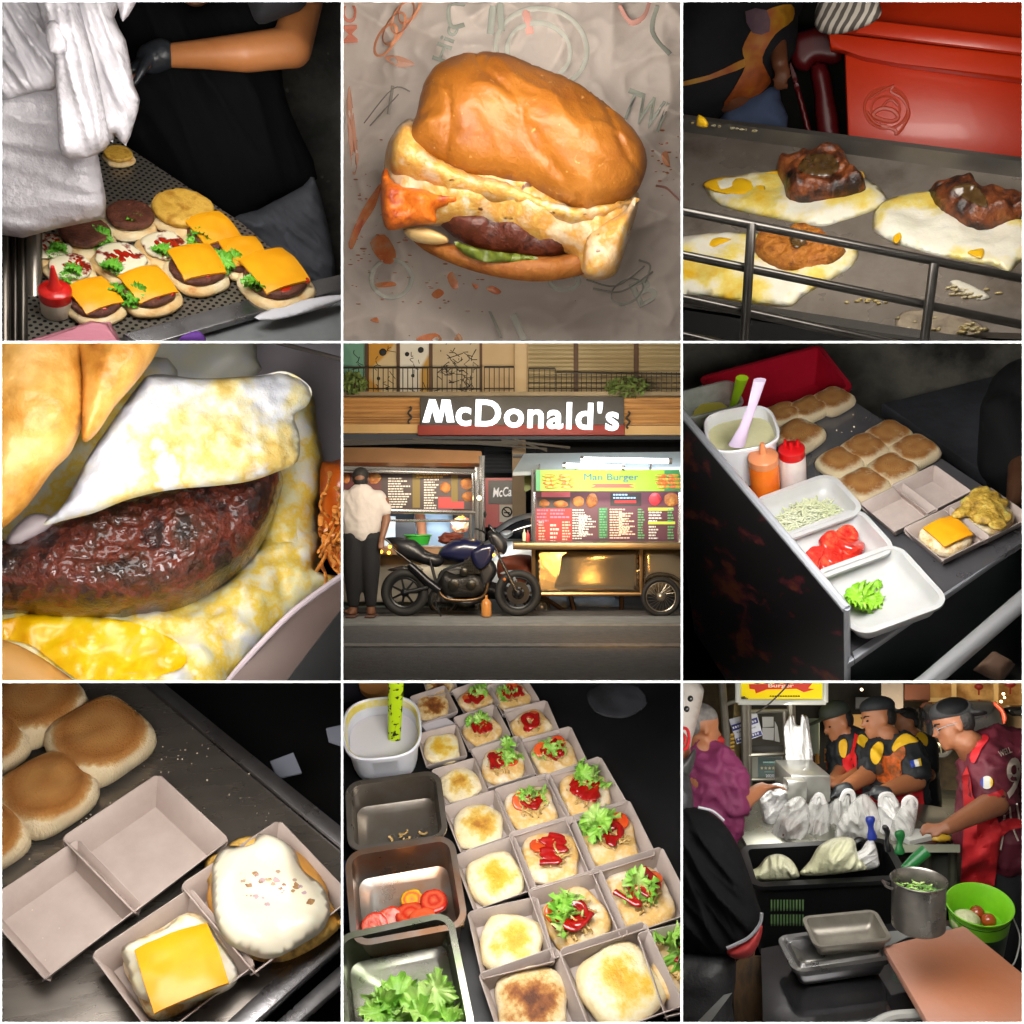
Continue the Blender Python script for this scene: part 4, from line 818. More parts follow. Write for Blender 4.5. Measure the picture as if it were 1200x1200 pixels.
# red chair
CH = thing('plastic_chair', 'dark red plastic chair beside the cool box', 'chair', F3(5.6).loc(a3(470, 400, 5.6)))
cm = m('chair_red', '#5c0f14', '#6e151b', sc=3, rough=.4)
put('backrest', puff(F3(5.6), [(380, 150), (400, 118), (470, 95), (530, 105), (570, 160), (560, 215), (520, 225), (470, 220), (440, 250), (390, 230)], .05, .05, .05, smooth=3), cm, None, CH)
for P_ in ([(380, 230), (400, 255), (460, 470), (440, 470), (425, 420)], [(450, 230), (510, 220), (535, 330), (558, 490), (480, 490), (465, 330)]): put('leg', puff(F3(5.6), P_, .04, .04, .03, smooth=2), cm, None, CH)
# cook
PK = thing('person', 'cook in a black shirt with an orange flame apron moving behind the griddle', 'person', F3(5.3).loc(a3(180, 300, 5.3)))
put('body', grow([('c', a3(180, -60, 5.45), .12, a3(180, 300, 5.45), .15), ('c', a3(330, 60, 5.3), .05, a3(345, 220, 5.2), .045)] + hand(a3(345, 215, 5.2), -t3.y, -t3.f, .16), .014, 5), m('cook_skin', '#6a4028', '#7a4a30', sc=4, rough=.5), None, PK)
s3 = put('shirt', puff(F3(5.4), [(-60, -80), (420, -80), (410, 60), (400, 180), (330, 280), (310, 330), (160, 400), (-60, 430)], .2, .25, .1, smooth=2, amp=.05, ns=4), m('cook_black_shirt', '#08080d', '#0d0d14', sc=3, rough=.85, bump=.3), None, PK)
put('trousers', puff(F3(5.42), [(150, 380), (320, 290), (350, 350), (370, 460), (160, 470)], .12, .12, .05, smooth=2), m('blue_jeans', '#3c4a6a', '#50607e', sc=4, rough=.85), None, PK)
fl = m('flame_orange', '#6a2c0c', '#a8541a', '#c08a1c', '#7a3410', sc=2.5, rough=.6)
put('apron_flame', drape(t3, s3, [(250, 100), (290, 40), (385, 15), (392, 70), (330, 120), (285, 200), (300, 250), (314, 290), (250, 345), (150, 372), (185, 310), (225, 230), (215, 170)], .012, smooth=3, res=30), fl, None, PK)
put('apron_strap', drape(t3, s3, [(-20, 292), (100, 262), (180, 225), (225, 205), (222, 235), (150, 262), (80, 285), (-20, 306)], .012, smooth=2), fl, None, PK)
put('apron_strap', drape(t3, s3, [(225, 40), (300, 35), (310, 110), (250, 115)], .016, smooth=2), m('strap_mauve', '#5c4450', '#7a5a60', sc=6, rough=.7), None, PK)
wv = thing('woven_fan', 'round woven grey and white fan held over the cool box lid', 'fan', F3(4.75).loc(a3(590, 60, 4.75)))
put('woven_face', puff(F3(4.75), [(468, 90), (475, 20), (520, -40), (660, -40), (700, 30), (690, 65), (640, 95), (560, 118), (500, 118)], .04, .05, .02, smooth=3), m('weave', '#b4aca0', '#4a443e', drv='wave', sc=9, dist=3., lo=.35, hi=.6, rough=.7, rot=(0, 0, .5)), None, wv)
key(t3, 16, (1, .95, .88)); lamp(t3, 900, 230, 4.2, 2.5, .5, (1, .93, .85), (900, 300, 5.1))
# ================================================================ bay: close view of a burger with egg in a card box
t4 = cur = Tile(0, 1)
L4 = lambda d, a=80, u=600, v=600: t4.plane(d, a, 0, u, v)
BX = thing('card_box', 'open card box holding the close burger', 'paper box', L4(4.5).loc(t4.at(800, 400, 4.5)))
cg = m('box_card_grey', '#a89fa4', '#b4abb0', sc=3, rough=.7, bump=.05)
put('back_wall', flat(L4(4.6), [(700, -60), (1300, 40), (1300, 760), (700, 760)], .03), cg, None, BX)
put('back_rim', flat(L4(4.5), [(930, -80), (1300, -80), (1300, 92), (1080, 40), (930, -10)], .03), m('box_rim_pale', '#b9b4bc', rough=.6), None, BX)
bm = nb(); tube(bm, [t4.at(u, v, 4.48) for u, v in ((880, -20), (1000, 12), (1300, 90))], .010, 8); put('rim_edge', bm, m('rim_brown', '#6a605a', rough=.7), Matrix(), BX)
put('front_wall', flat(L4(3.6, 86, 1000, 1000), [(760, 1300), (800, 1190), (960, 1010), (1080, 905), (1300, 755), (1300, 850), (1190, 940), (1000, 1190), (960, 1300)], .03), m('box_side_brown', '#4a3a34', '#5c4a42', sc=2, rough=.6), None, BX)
bm = nb(); tube(bm, [t4.at(u, v, 3.52) for u, v in curve([(752, 1300), (800, 1188), (960, 1008), (1080, 902), (1300, 750)], 5)], .011, 8); put('front_rim', bm, m('box_rim_grey', '#94868a', rough=.6), Matrix(), BX)
put('dark_table', flat(L4(5.0, 80), [(700, 400), (1400, 400), (1400, 1400), (700, 1400)], .03), m('black_table', '#050506', rough=.8), label='black table showing below the card box', cat='table')
put('dark_counter', flat(L4(3.5, 86, 1100, 1100), [(960, 1320), (1000, 1190), (1190, 940), (1330, 830), (1330, 1320)], .02, -.03), MATS['black_table'], label='black counter corner beyond the box side', cat='counter')
BR = thing('burger', 'close burger with egg sheets over a juicy brown patty', 'burger', L4(4.0).loc(t4.at(500, 700, 4.0)))
es = m('egg_sheet', ('#c8ccdc', .32), ('#dcdcde', .44), ('#dccf9a', .52), ('#d4b258', .58), ('#dedcd8', .66), sc=4, det=9, rough=.42, coat=.15, sss=.12, bump=.3, bsc=24)
ey = m('egg_yellowed', ('#eceade', .34), ('#eee4a8', .43), ('#f0cc40', .50), ('#ece4c0', .57), ('#e4e4ea', .66), sc=5, det=8, rough=.4, coat=.12, sss=.12, bump=.3, bsc=9)
put('egg_white', puff(L4(4.35), [(440, -80), (840, -80), (900, 60), (900, 115), (700, 200), (520, 150)], .10, .12, .05, smooth=3, amp=.04, ns=5), m('egg_white_cool', '#d0d2dc', '#e0dcc0', '#c9cedc', sc=1.6, rough=.35, sss=.15, coat=.2), None, BR)
put('egg_white', puff(L4(4.3), [(840, 480), (1000, 180), (1085, 160), (1110, 300), (1132, 440), (1110, 620), (1120, 760), (1050, 830), (900, 700)], .12, .12, .05, smooth=3, amp=.05, ns=6), ey, None, BR)
eb4 = put('egg_bottom', puff(L4(4.05, 62, 500, 1000), [(-80, 920), (200, 900), (500, 920), (760, 860), (900, 720), (980, 600), (1080, 590), (1120, 700), (1100, 800), (1200, 830), (1080, 905), (960, 1010), (800, 1190), (740, 1300), (-80, 1300)], .10, .16, .05, smooth=3, amp=.05, ns=6, res=64, amp2=.03, ns2=18), ey, None, BR)
bb4 = put('bottom_bun', puff(L4(3.75, 70, 100, 1150), [(-80, 1030), (0, 1040), (100, 1080), (210, 1150), (290, 1220), (300, 1320), (-80, 1320)], .08, .1, .05, smooth=3), m('bun_peach', '#dca050', '#e4b06a', sc=2, rough=.5, sss=.1), None, BR)
ym = m('runny_yolk', ('#f0a800', .34), ('#f6c000', .46), ('#f8d418', .58), ('#f6e488', .68), sc=6, rough=.3, coat=.15, det=7)
put('yolk', drape(t4, [eb4, bb4], [(-30, 985), (60, 965), (150, 950), (330, 965), (470, 985), (600, 1040), (650, 1090), (640, 1140), (560, 1170), (500, 1210), (420, 1200), (340, 1215), (250, 1170), (160, 1100), (100, 1060), (-30, 1030)], .010, smooth=3, res=30, wob=.008), ym, None, BR)
put('carrot_shreds', puff(L4(4.2), [(1120, 450), (1160, 420), (1300, 430), (1300, 830), (1180, 815), (1130, 700)], .10, .1, .05, smooth=3, amp=.05, ns=9), m('orange_relish', '#c4480c', '#dc6a1a', '#e08a3a', sc=4, rough=.3, coat=.3), None, BR)
bm = nb(); rg = random.Random(2)
for k in range(34):
    u, v = rg.uniform(1120, 1260), rg.uniform(450, 800); tube(bm, [t4.at(*q, 4.06 + rg.uniform(-.03, .03)) for q in curve([(u, v), (u + rg.uniform(-25, 35), v + 45), (u + rg.uniform(-40, 40), v + rg.uniform(60, 110))], 4)], .011, 6, flat=.6)
put('relish_strand', bm, m('relish_pale', '#d88a3c', rough=.35), Matrix(), BR)
pm = m('juicy_patty', ('#0c0504', .33), ('#3a130a', .42), ('#702a16', .50), ('#4a2410', .60), ('#150a06', .68), sc=6, det=9, rough=.24, coat=.7, bump=1, bsc=34)
put('patty', puff(L4(4.05, 74, 450, 750), [(-80, 720), (60, 700), (200, 650), (350, 585), (520, 535), (700, 500), (850, 480), (960, 450), (990, 480), (975, 560), (940, 660), (880, 760), (780, 850), (640, 930), (450, 965), (250, 975), (60, 960), (-80, 940)], .26, .17, .05, smooth=4, amp=.05, ns=5, res=90, amp2=.022, ns2=44, relax=1), pm, None, BR)
put('egg_sheet', puff(L4(3.72, 80, 600, 380), [(150, 640), (230, 560), (300, 420), (380, 300), (480, 160), (540, 115), (700, 130), (900, 120), (1000, 105), (1085, 160), (1078, 220), (1030, 260), (1048, 330), (1040, 420), (960, 460), (870, 490), (760, 505), (640, 515), (540, 530), (430, 560), (330, 600), (230, 625)], .06, .06, .05, smooth=4, amp=.05, ns=4, res=60, amp2=.014, ns2=22), es, None, BR)
put('egg_under', puff(L4(4.2, 80, 300, 450), [(-80, 560), (200, 420), (330, 150), (480, 60), (620, 100), (600, 500), (300, 640), (0, 760)], .05, .06, .03, smooth=3, amp=.04), ey, None, BR)
put('egg_fold', puff(L4(3.8, 80, 100, 660), [(20, 700), (60, 640), (120, 600), (190, 620), (160, 670), (60, 720)], .05, .05, .03, smooth=3), m('fold_pale', '#d4c8c8', '#c4b4b8', sc=2, rough=.4), None, BR)
tb = m('toasted_bun_close', ('#a8641c', .30), ('#c98a34', .42), ('#dba452', .54), ('#e2b46c', .68), sc=6, det=7, rough=.42, coat=.15, bump=.35, bsc=14, speck='#8a4a12', ssc=9, sth=.70)
put('top_bun', puff(L4(3.45, 80, 150, 250), [(-100, -100), (270, -100), (290, 60), (300, 200), (285, 300), (262, 360), (240, 400), (180, 460), (100, 570), (0, 660), (-100, 700)], .16, .22, .05, smooth=3, amp=.04, ns=4, res=64, amp2=.008, ns2=26), tb, None, BR)
put('top_bun', puff(L4(3.52, 80, 400, 150), [(255, -100), (600, -100), (560, 10), (530, 70), (470, 150), (400, 230), (340, 320), (290, 350), (285, 240), (280, 60)], .12, .16, .05, smooth=3, amp=.04, ns=4, res=60, amp2=.008, ns2=26), tb, None, BR)
key(t4, 9, (1, .98, .95)); lamp(t4, 620, 1080, 3.1, 6, .6, (1, .98, .95), (600, 860, 4.0), sy=.15); lamp(t4, 1030, 210, 3.9, .8, .3, (1, .98, .95), (1000, 250, 4.6))  # second and third lamps are added fills for the egg and box
# ================================================================ bay: the street front with two burger carts at night
t5 = cur = Tile(1, 1)
P5 = lambda d: t5.plane(d, 90)
asph = m('asphalt', '#5b5a5a', '#6b6a69', sc=30, det=8, rough=.85, bump=.3, bsc=120, speck='#7d7b78', ssc=160, sth=.66)
plaster = m('beige_plaster', '#b59c78', '#c4ab86', sc=2, rough=.85, bump=.05)
def part(root, name, d, u0, v0, u1, v1, th, mat, bev=0, h=0): return put(name, slab(P5(d), u0, v0, u1, v1, th, h, bev), mat, None, root)
zg = t5.at(600, 962, 4.9).z
def gd(v): return zg / t5.ray(600, v).z                     # depth of the road seen at height v
# road, gutter, pavement
bm = nb(); box(bm, -2, FRONT, zg - .05, 2, 5.02, zg); put('road', bm, asph, kind='structure', label='grey asphalt road in front of the carts', cat='road')
bm = nb(); box(bm, -2, gd(1071), zg, 2, gd(1060), zg + .004); put('road_line', bm, m('worn_line', '#8f8d88', '#6f6d6a', sc=20, rough=.8), kind='structure', label='thin pale line along the asphalt road', cat='road line')
bm = nb(); box(bm, -2, gd(995), zg, 2, gd(966), zg + .006); put('gutter_strip', bm, m('concrete_gutter', '#77797a', '#8b8d8d', sc=12, rough=.8), kind='structure', label='paler concrete gutter along the far road edge', cat='gutter')
bm = nb(); box(bm, -2, 5.025, zg - .03, 2, 7.3, zg + .01); put('pavement', bm, m('dark_pavement', '#3a3a3c', '#48484a', sc=8, rough=.8), kind='structure', label='dark pavement under the carts', cat='pavement')
# building
B = thing('shop_building', 'beige shop building with shuttered upper floor above a lit white sign', 'building', P5(6.4).loc(t5.at(600, 300, 6.4)))
D = 6.4
part(B, 'wall', D, -60, -60, 1260, 196, .05, plaster)
part(B, 'column', D - .05, 606, -60, 648, 186, .06, plaster, .003)
part(B, 'column', D - .05, 598, 330, 645, 965, .1, m('tan_column', '#7c6a55', '#8a775f', sc=3, rough=.8))
shut = m('roller_shutter', '#94835f', '#a3926c', sc=4, rough=.55, metal=.2)
def shutter(u0, u1, v0=-60, v1=182):
    o = part(B, 'roller_shutter', D - .05, u0, v0, u1, v1, .012, shut); bm = nb(); n = 17
    for i in range(n):
        v = v0 + (v1 - v0) * (i + .5) / n; a = t5.at(u0, v, D - .066); c = t5.at(u1, v, D - .066); tube(bm, [a, c], .0065, 6)
    put('slat', bm, shut, None, o)
for a, c in ((655, 812), (828, 1022), (1038, 1260)): shutter(a, c)
brown = m('brown_frame', '#4a2f1c', '#573820', sc=3, rough=.6)
for a, c in ((812, 828), (1022, 1038), (85, 97), (195, 206), (308, 320), (484, 493)): part(B, 'window_frame', D - .05, a, -60, c, 184, .03, brown)
pan = [(-60, 85, '#5f8f7c', '#6a9a86'), (97, 195, '#c08a2c', '#c9b48c'), (206, 308, '#d5d0c4', '#b98d3a'), (320, 484, '#b3a285', '#a8977a')]
ink = m('black_ink', '#18181a', rough=.7)
for k, (a, c, c1, c2) in enumerate(pan):
    o = part(B, 'painted_panel', D - .05, a, -60, c, 184, .012, m(f'panel_paint_{c1[1:]}', c1, c1, c2, c2, sc=2.2, lo=.46, hi=.54, det=1, rough=.7))
    bm = nb(); rg = random.Random(k); pl = P5(D - .064)
    if k < 3:
        for (u, v, r) in ([(50, -5, 6), (30, 5, 5)], [(145, 38, 15), (130, 130, 7), (160, 165, 6)], [(230, 45, 9), (278, 30, 12), (250, 120, 7)])[k]:
            b1 = nb(); blob(b1, pl.on(u, v), (.0016 * r, .004, .0016 * r), sub=2); put('painted_dot', b1, ink, None, o)
        for _ in range(9):
            u, v = rg.uniform(max(a, 8) + 15, c - 15), rg.uniform(15, 175); tube(bm, [pl.on(*q) for q in curve([(u, v), (u + rg.uniform(-14, 14), v + rg.uniform(5, 16)), (u + rg.uniform(-20, 20), v + rg.uniform(10, 30))], 4)], .0022, 5)
    else:
        for _ in range(60):
            u, v = rg.uniform(a + 15, c - 20), rg.uniform(8, 172); q = [(u, v)]
            for _ in range(rg.randint(1, 3)): q.append((min(c - 5, max(a + 5, q[-1][0] + rg.choice((-18, 18, 0, 8)))), q[-1][1] + rg.choice((-14, 14, 0, 6))))
            tube(bm, [pl.on(*x) for x in q], .0026, 5)
    put('line_pattern', bm, ink, None, o)
part(B, 'balcony_ledge', D - .25, -60, 183, 1260, 196, .1, m('ledge', '#8b7a5e', '#75664e', sc=6, rough=.9))
rail = m('rail_iron', '#3a342c', rough=.5, metal=.4)
bm = nb(); pl = P5(D - .28)
for u0, u1, v0 in ((-60, 490, 92), (500, 604, 90), (655, 748, 95), (752, 1260, 108)):
    tube(bm, [pl.on(u0, v0), pl.on(u1, v0 + (8 if u0 > 700 else 0))], .006, 6); tube(bm, [pl.on(u0, 165), pl.on(u1, 165)], .004, 6)
    n = int((u1 - u0) / 17)
    for i in range(n + 1): u = u0 + (u1 - u0) * i / n; tube(bm, [pl.on(u, v0), pl.on(u, 184)], .0028, 5)
    if u0 > 600:
        for vv in (125, 145): tube(bm, [pl.on(u0, vv), pl.on(u1, vv)], .0028, 5)
put('balcony_railing', bm, rail, None, B)
fas = m('ribbed_boards', '#a9773f', '#b78549', '#8f6334', sc=5, rough=.6, stretch=(.4, 1, 4))
for u0, u1 in ((-60, 278), (984, 1260)):
    o = part(B, 'fascia', D - .2, u0, 196, u1, 294, .02, fas); bm = nb()
    for i in range(5):
        v = 203 + i * 19; a, c = t5.at(u0, v, D - .226), t5.at(u1, v, D - .226); tube(bm, [a, c], .013, 8)
    put('board', bm, fas, None, o)
part(B, 'lintel', D - .2, -60, 294, 272, 324, .06, m('pale_lintel', '#b8935f', '#c6a06a', sc=5, rough=.8)); part(B, 'lintel', D - .2, 986, 298, 1260, 330, .06, MATS['pale_lintel'])
part(B, 'lintel', D - .2, 272, 297, 986, 332, .09, m('red_lintel', '#8c2c1e', '#7c2418', sc=5, rough=.6), .004)
part(B, 'soffit', D, -60, 324, 1260, 352, .22, m('dark_soffit', '#2c2f36', '#3a3d44', sc=5, rough=.7))
dk = m('dark_interior', '#1d1f24', '#272a30', sc=3, rough=.8)
part(B, 'back_wall', 7.2, -100, 320, 1300, 1000, .04, dk)
bm = nb()
for i in range(7): tube(bm, [t5.at(500, 375 + i * 13, 6.9 - .1 * i), t5.at(680, 375 + i * 13, 6.9 - .1 * i)], .014, 6)
put('ceiling_beams', bm, m('ceiling_metal', '#30343b', rough=.5, metal=.3), None, B)
for u0, v0, u1, v1, r in ((-60, 350, 620, 356, .015), (-60, 366, 300, 352, .012), (250, 345, 720, 372, .008), (560, 352, 800, 372, .010), (600, 345, 700, 380, .008), (690, 395, 1260, 345, .01)):
    pass
bm = nb()
for u0, v0, u1, v1, r in ((-60, 348, 620, 356, .013), (-60, 362, 300, 352, .010), (250, 342, 720, 376, .006), (560, 346, 800, 372, .008), (600, 340, 720, 384, .006)): tube(bm, [t5.at(u0, v0, 6.0), t5.at(u1, v1, 6.0)], r, 6)
put('hanging_cables', bm, m('cable_grey', '#4a4641', rough=.6), label='tangled grey pipes and cables under the shop sign', cat='cables')
# lit sign
SG = thing('shop_sign', 'long dark sign board with big glowing white letters', 'shop sign', P5(6.1).loc(t5.at(630, 250, 6.1)))
part(SG, 'sign_board', 6.18, 278, 196, 986, 300, .05, m('sign_board', '#3b3732', '#4a453e', sc=4, rough=.6), .004)
ltm = m('lit_letters', '#eef3fb', em=1.1, rough=.4)
put('lit_lettering', flat(P5(6.1), [(284, 284), (308, 204), (330, 204), (345, 250), (352, 204), (382, 206), (396, 284), (370, 284), (362, 240), (352, 284), (330, 284), (318, 240), (308, 284)], .024), ltm, None, SG)
letter(P5(6.1), "cDonald's", 686, 255, 572, ltm, SG, h=.0, bold=.028, ext=.012, hpx=100, du=1, dv=.032, name='lit_lettering', space=1.1)
for u, v in ((240, 258), (1003, 275)):
    bm = nb(); tube(bm, [t5.at(u + 6 * math.sin(i * 1.25), v - 30 + i * 6, 6.12) for i in range(11)], .007, 6)
    put('wrought_ornament', bm, rail, label='small black scroll ornament at the %s end of the lit sign' % ('first' if u < 600 else 'last'), cat='ornament')
def bush(u, v, w, h, d, label, seed, col=('#4c5c2c', '#6a7a3a', '#39481f')):
    rg = random.Random(seed); b = thing('balcony_plant', label, 'plant', P5(d).loc(t5.at(u, v + h, d)), 'plants on the balcony'); bm = nb()
    for _ in range(230):
        a, q = rg.uniform(0, 6.28), math.sqrt(rg.random()); c = t5.at(u + w * q * math.cos(a), v + h * q * math.sin(a) * .9, d + rg.uniform(-.12, .1)); s_ = rg.uniform(.012, .028)
        x = V((rg.uniform(-1, 1), rg.uniform(-1, 1), rg.uniform(-1, 1))).normalized(); y = x.orthogonal().normalized()
        bm.faces.new([bm.verts.new(c + x * s_ * p + y * s_ * q2) for p, q2 in ((-1, 0), (0, .45), (1, 0), (0, -.45))])
    put('foliage', tomesh(bm, smooth=False), m('balcony_leaves', *col, sc=6, rough=.6), None, b)
    bm = nb()
    for k in range(6): tube(bm, [t5.at(u + rg.uniform(-5, 5), v + h, d), t5.at(u + rg.uniform(-w, w) * .7, v + rg.uniform(-h, h) * .6, d)], .004, 5)
    put('stem', bm, m('plant_stem', '#4b3a22', rough=.8), None, b)
bush(40, 145, 48, 42, 6.0, 'leafy potted plant on the balcony before the green panel', 1)
bush(1000, 160, 75, 38, 6.0, 'spreading plant on the balcony before the roller shutters', 2)
# red panel, cafe sign, no smoking sign
RP = thing('cafe_signboard', 'red upright panel carrying a black cafe sign', 'panel', P5(6.3).loc(t5.at(550, 560, 6.3)))
part(RP, 'panel', 6.34, 502, 478, 604, 650, .02, m('red_panel', '#a81f2b', '#b8242f', sc=3, rough=.4))
part(RP, 'sign_plate', 6.318, 515, 487, 600, 569, .012, m('cafe_black', '#16171d', rough=.4))
letter(P5(6.30), "McCa", 562, 527, 66, m('sign_white', '#e8e8ea', rough=.5, em=.25), RP, h=.004, bold=.02, hpx=34, shear=.25, du=1, dv=-.06)
NS = thing('no_smoking_sign', 'small square white sign with a barred circle beside the red panel', 'sign', P5(6.28).loc(t5.at(578, 600, 6.28)))
part(NS, 'sign_plate', 6.30, 553, 571, 604, 632, .01, m('plate_white', '#b7b2a8', rough=.5))
bm = nb(); c = t5.at(579, 597, 6.283); tube(bm, [c + V((.029 * math.cos(a * PI / 12), 0, .029 * math.sin(a * PI / 12))) for a in range(24)], .004, 6, closed=True); tube(bm, [c + V((-.02, 0, .02)), c + V((.02, 0, -.02))], .004, 6); tube(bm, [c + V((-.018, 0, -.004)), c + V((.018, 0, -.004))], .004, 6)
put('symbol', bm, ink, None, NS)
# parked car behind
CAR = thing('parked_car', 'silver car parked behind the motorcycle', 'car', P5(5.9).loc(t5.at(600, 960, 5.9)))
silver = m('silver_paint', '#bcc3cb', '#c8ced4', sc=2, rough=.3, metal=.5, coat=.5)
put('body', puff(P5(6.0), [(380, 960), (395, 800), (450, 730), (520, 690), (545, 650), (610, 612), (690, 598), (860, 598), (980, 650), (1010, 800), (1010, 960)], .12, .15, .1, smooth=4), silver, None, CAR)
put('side_window', puff(P5(5.86), [(545, 690), (575, 652), (630, 625), (700, 618), (700, 690)], .03, .05, smooth=3), m('car_glass', '#15181d', rough=.08, spec=.7), None, CAR)
put('mirror', puff(P5(5.78), [(555, 668), (590, 660), (600, 675), (575, 690)], .05, .03, .02, smooth=3), silver, None, CAR)
put('headlight', puff(P5(5.8), [(440, 770), (500, 740), (520, 760), (460, 790)], .04, .03, smooth=3), m('lens', '#c9ced4', rough=.15), None, CAR)
# ---------------------------------------------------------------- menu boards
def menu(root, pl, u0, v0, u1, v1, base, blocks, seed):
    rg = random.Random(seed); o = put('menu_board', slab(pl, u0, v0, u1, v1, .012), base, None, root); by = {}
    for kind, a, b_, c, d, mat, step in blocks:
        bm = by[(mat, kind, len(by))] = nb()
        def rect(x0, y0, x1, y1, hh): q = [pl.on(*p) for p in ((x0, y0), (x1, y0), (x1, y1), (x0, y1))]; n = pl.n; A = [bm.verts.new(p + n * .0125) for p in q]; Z = [bm.verts.new(p + n * (.0125 + hh)) for p in q]; bm.faces.new(Z); [bm.faces.new((A[i], A[(i + 1) % 4], Z[(i + 1) % 4], Z[i])) for i in range(4)]
        if kind == 'box': rect(a, b_, c, d, .001 + step * .001)
        if kind == 'lines':
            v = b_
            while v < d: 
                x = a; end = a + (c - a) * rg.uniform(.55, 1)
                while x < end: w_ = rg.uniform(5, 13); rect(x, v, min(x + w_, end), v + step * .5, .004); x += w_ + 2.4
                v += step
        if kind == 'blob': blob(bm, pl.on((a + c) / 2, (b_ + d) / 2, .014), ((c - a) * .0007, .006, (d - b_) * .0007), sub=2, amp=.3, ns=3, seed=int(a))
    for (mat, kind, k), bm in by.items(): put({'lines': 'menu_lettering', 'box': 'menu_panel', 'blob': 'food_picture'}[kind], tomesh(bm, smooth=False), mat, Matrix(), o)
W_ = m('menu_white', '#cfc9c0', rough=.6); Y_ = m('menu_yellow', '#c99f3a', rough=.6); Rr_ = m('menu_red', '#a01c1c', rough=.5); G_ = m('menu_green', '#4f9a62', rough=.6); O_ = m('menu_bread', '#b87a34', '#8a4a1c', '#c9a050', sc=12, rough=.6); K_ = m('menu_mauve', '#9a6f8e', rough=.6); Pk = m('menu_pale', '#d7b59c', rough=.6)
# left cart
LC = thing('burger_cart', 'left burger cart with a dark menu board under a copper lit roof', 'food cart', P5(5.2).loc(t5.at(250, 960, 5.2)))
cop = m('copper_sheet', '#8f6b4c', '#a57d5a', sc=2, rough=.35, metal=.85, bump=.2, bsc=3)
chrome = m('cart_steel', '#b3b3b3', rough=.22, metal=.9)
put('roof', flat(t5.plane(5.2, 70, 0, 250, 415), [(-60, 384), (180, 386), (490, 398), (500, 440), (-60, 436)], .05), cop, None, LC)
bm = nb()
for a, c, r in (((-60, 441), (478, 455), .012), ((-60, 455), (465, 462), .006), ((-60, 588), (470, 600), .012), ((474, 440), (474, 975), .013), ((492, 400), (492, 700), .016), ((460, 460), (460, 600), .006), ((-60, 625), (450, 628), .006), ((452, 600), (452, 700), .01)): tube(bm, [t5.at(*a, 5.15), t5.at(*c, 5.15)], r, 8)
put('frame', bm, chrome, None, LC)
menu(LC, P5(5.3), -60, 455, 468, 588, m('menu_dark', '#2a1a1e', '#33201f', sc=2, rough=.5), [
    ('lines', 165, 478, 245, 585, W_, 9), ('lines', 290, 482, 345, 585, W_, 9), ('box', 250, 462, 276, 582, m('menu_olive', '#6b5a22', rough=.6), 1), ('box', 385, 468, 408, 580, MATS['menu_olive'], 1), ('lines', 264, 464, 380, 478, Y_, 9),
    ('box', 340, 545, 385, 586, Rr_, 2), ('box', 385, 560, 430, 586, Rr_, 2), ('blob', 345, 490, 382, 530, O_, 0), ('blob', 415, 475, 465, 520, O_, 0), ('blob', 420, 525, 465, 560, O_, 0), ('box', -60, 455, 140, 590, m('menu_maroon', '#4c1518', rough=.5), 1), ('blob', 95, 455, 140, 500, O_, 0), ('blob', 5, 460, 30, 500, O_, 0), ('lines', 12, 520, 60, 560, W_, 9)], 1)
# serving opening: shelves, hanging paper bags, counter
part(LC, 'back_panel', 5.9, -60, 590, 470, 730, .02, m('stall_back', '#3a4550', '#4a5560', sc=3, rough=.6))
part(LC, 'cabinet', 5.6, 195, 632, 262, 690, .06, m('cabinet_dark', '#20232a', rough=.5)); part(LC, 'curtain', 5.55, 150, 612, 190, 720, .02, m('pale_plastic', '#b8c4cc', rough=.4))
part(LC, 'counter', 5.5, -60, 715, 470, 735, .45, m('counter_tan', '#8a6848', rough=.5)); part(LC, 'body', 5.25, -60, 735, 478, 910, .05, m('cart_white', '#b9b4a8', '#c7c2b6', sc=3, rough=.35, metal=.3), .01)
part(LC, 'base', 5.3, -60, 872, 480, 962, .05, m('base_grey', '#5c6a6a', '#6c7a78', sc=3, rough=.7))
bm = nb(); blob(bm, t5.at(420, 640, 5.4), (.05, .03, .04), amp=.5, ns=4); put('snack_bags', bm, m('snack_colours', '#c9a13a', '#b8402c', '#d8c8a0', sc=12, rough=.4, lo=.42, hi=.58), label='bright snack packets hung at the corner of the dark menu cart', cat='snack packets')
gb = thing('green_basin', 'green plastic basin on the dark menu cart counter', 'basin', P5(5.05).frame(268, 712, 1, 0, px=100)); bm = nb(); Mx = Matrix.Rotation(rad(-90), 4, 'X')
lathe(bm, [(0, 0), (.36, 0), (.45, .3), (.50, .32), (.49, .35), (.43, .32), (.33, .04), (0, .04)], 32, Mx); put('basin', bm, m('green_plastic', '#2f9a34', rough=.35), WM[gb], gb)
bm = nb(); blob(bm, t5.at(385, 690, 5.1), (.06, .05, .03), amp=.4, ns=6); put('meat_pile', bm, m('brown_meat', '#4a1f14', '#6a2d1c', sc=10, rough=.6), label='heap of brown meat on the dark menu cart counter', cat='meat')
def bulb(u, v, d, lb):
    bm = nb(); blob(bm, t5.at(u, v, d), .011, sub=2); put('string_bulb', bm, m('bulb_glow', '#ffd890', em=14), label=lb, cat='light bulb')
bulb(482, 548, 5.1, 'small glowing bulb on the post of the dark menu cart')
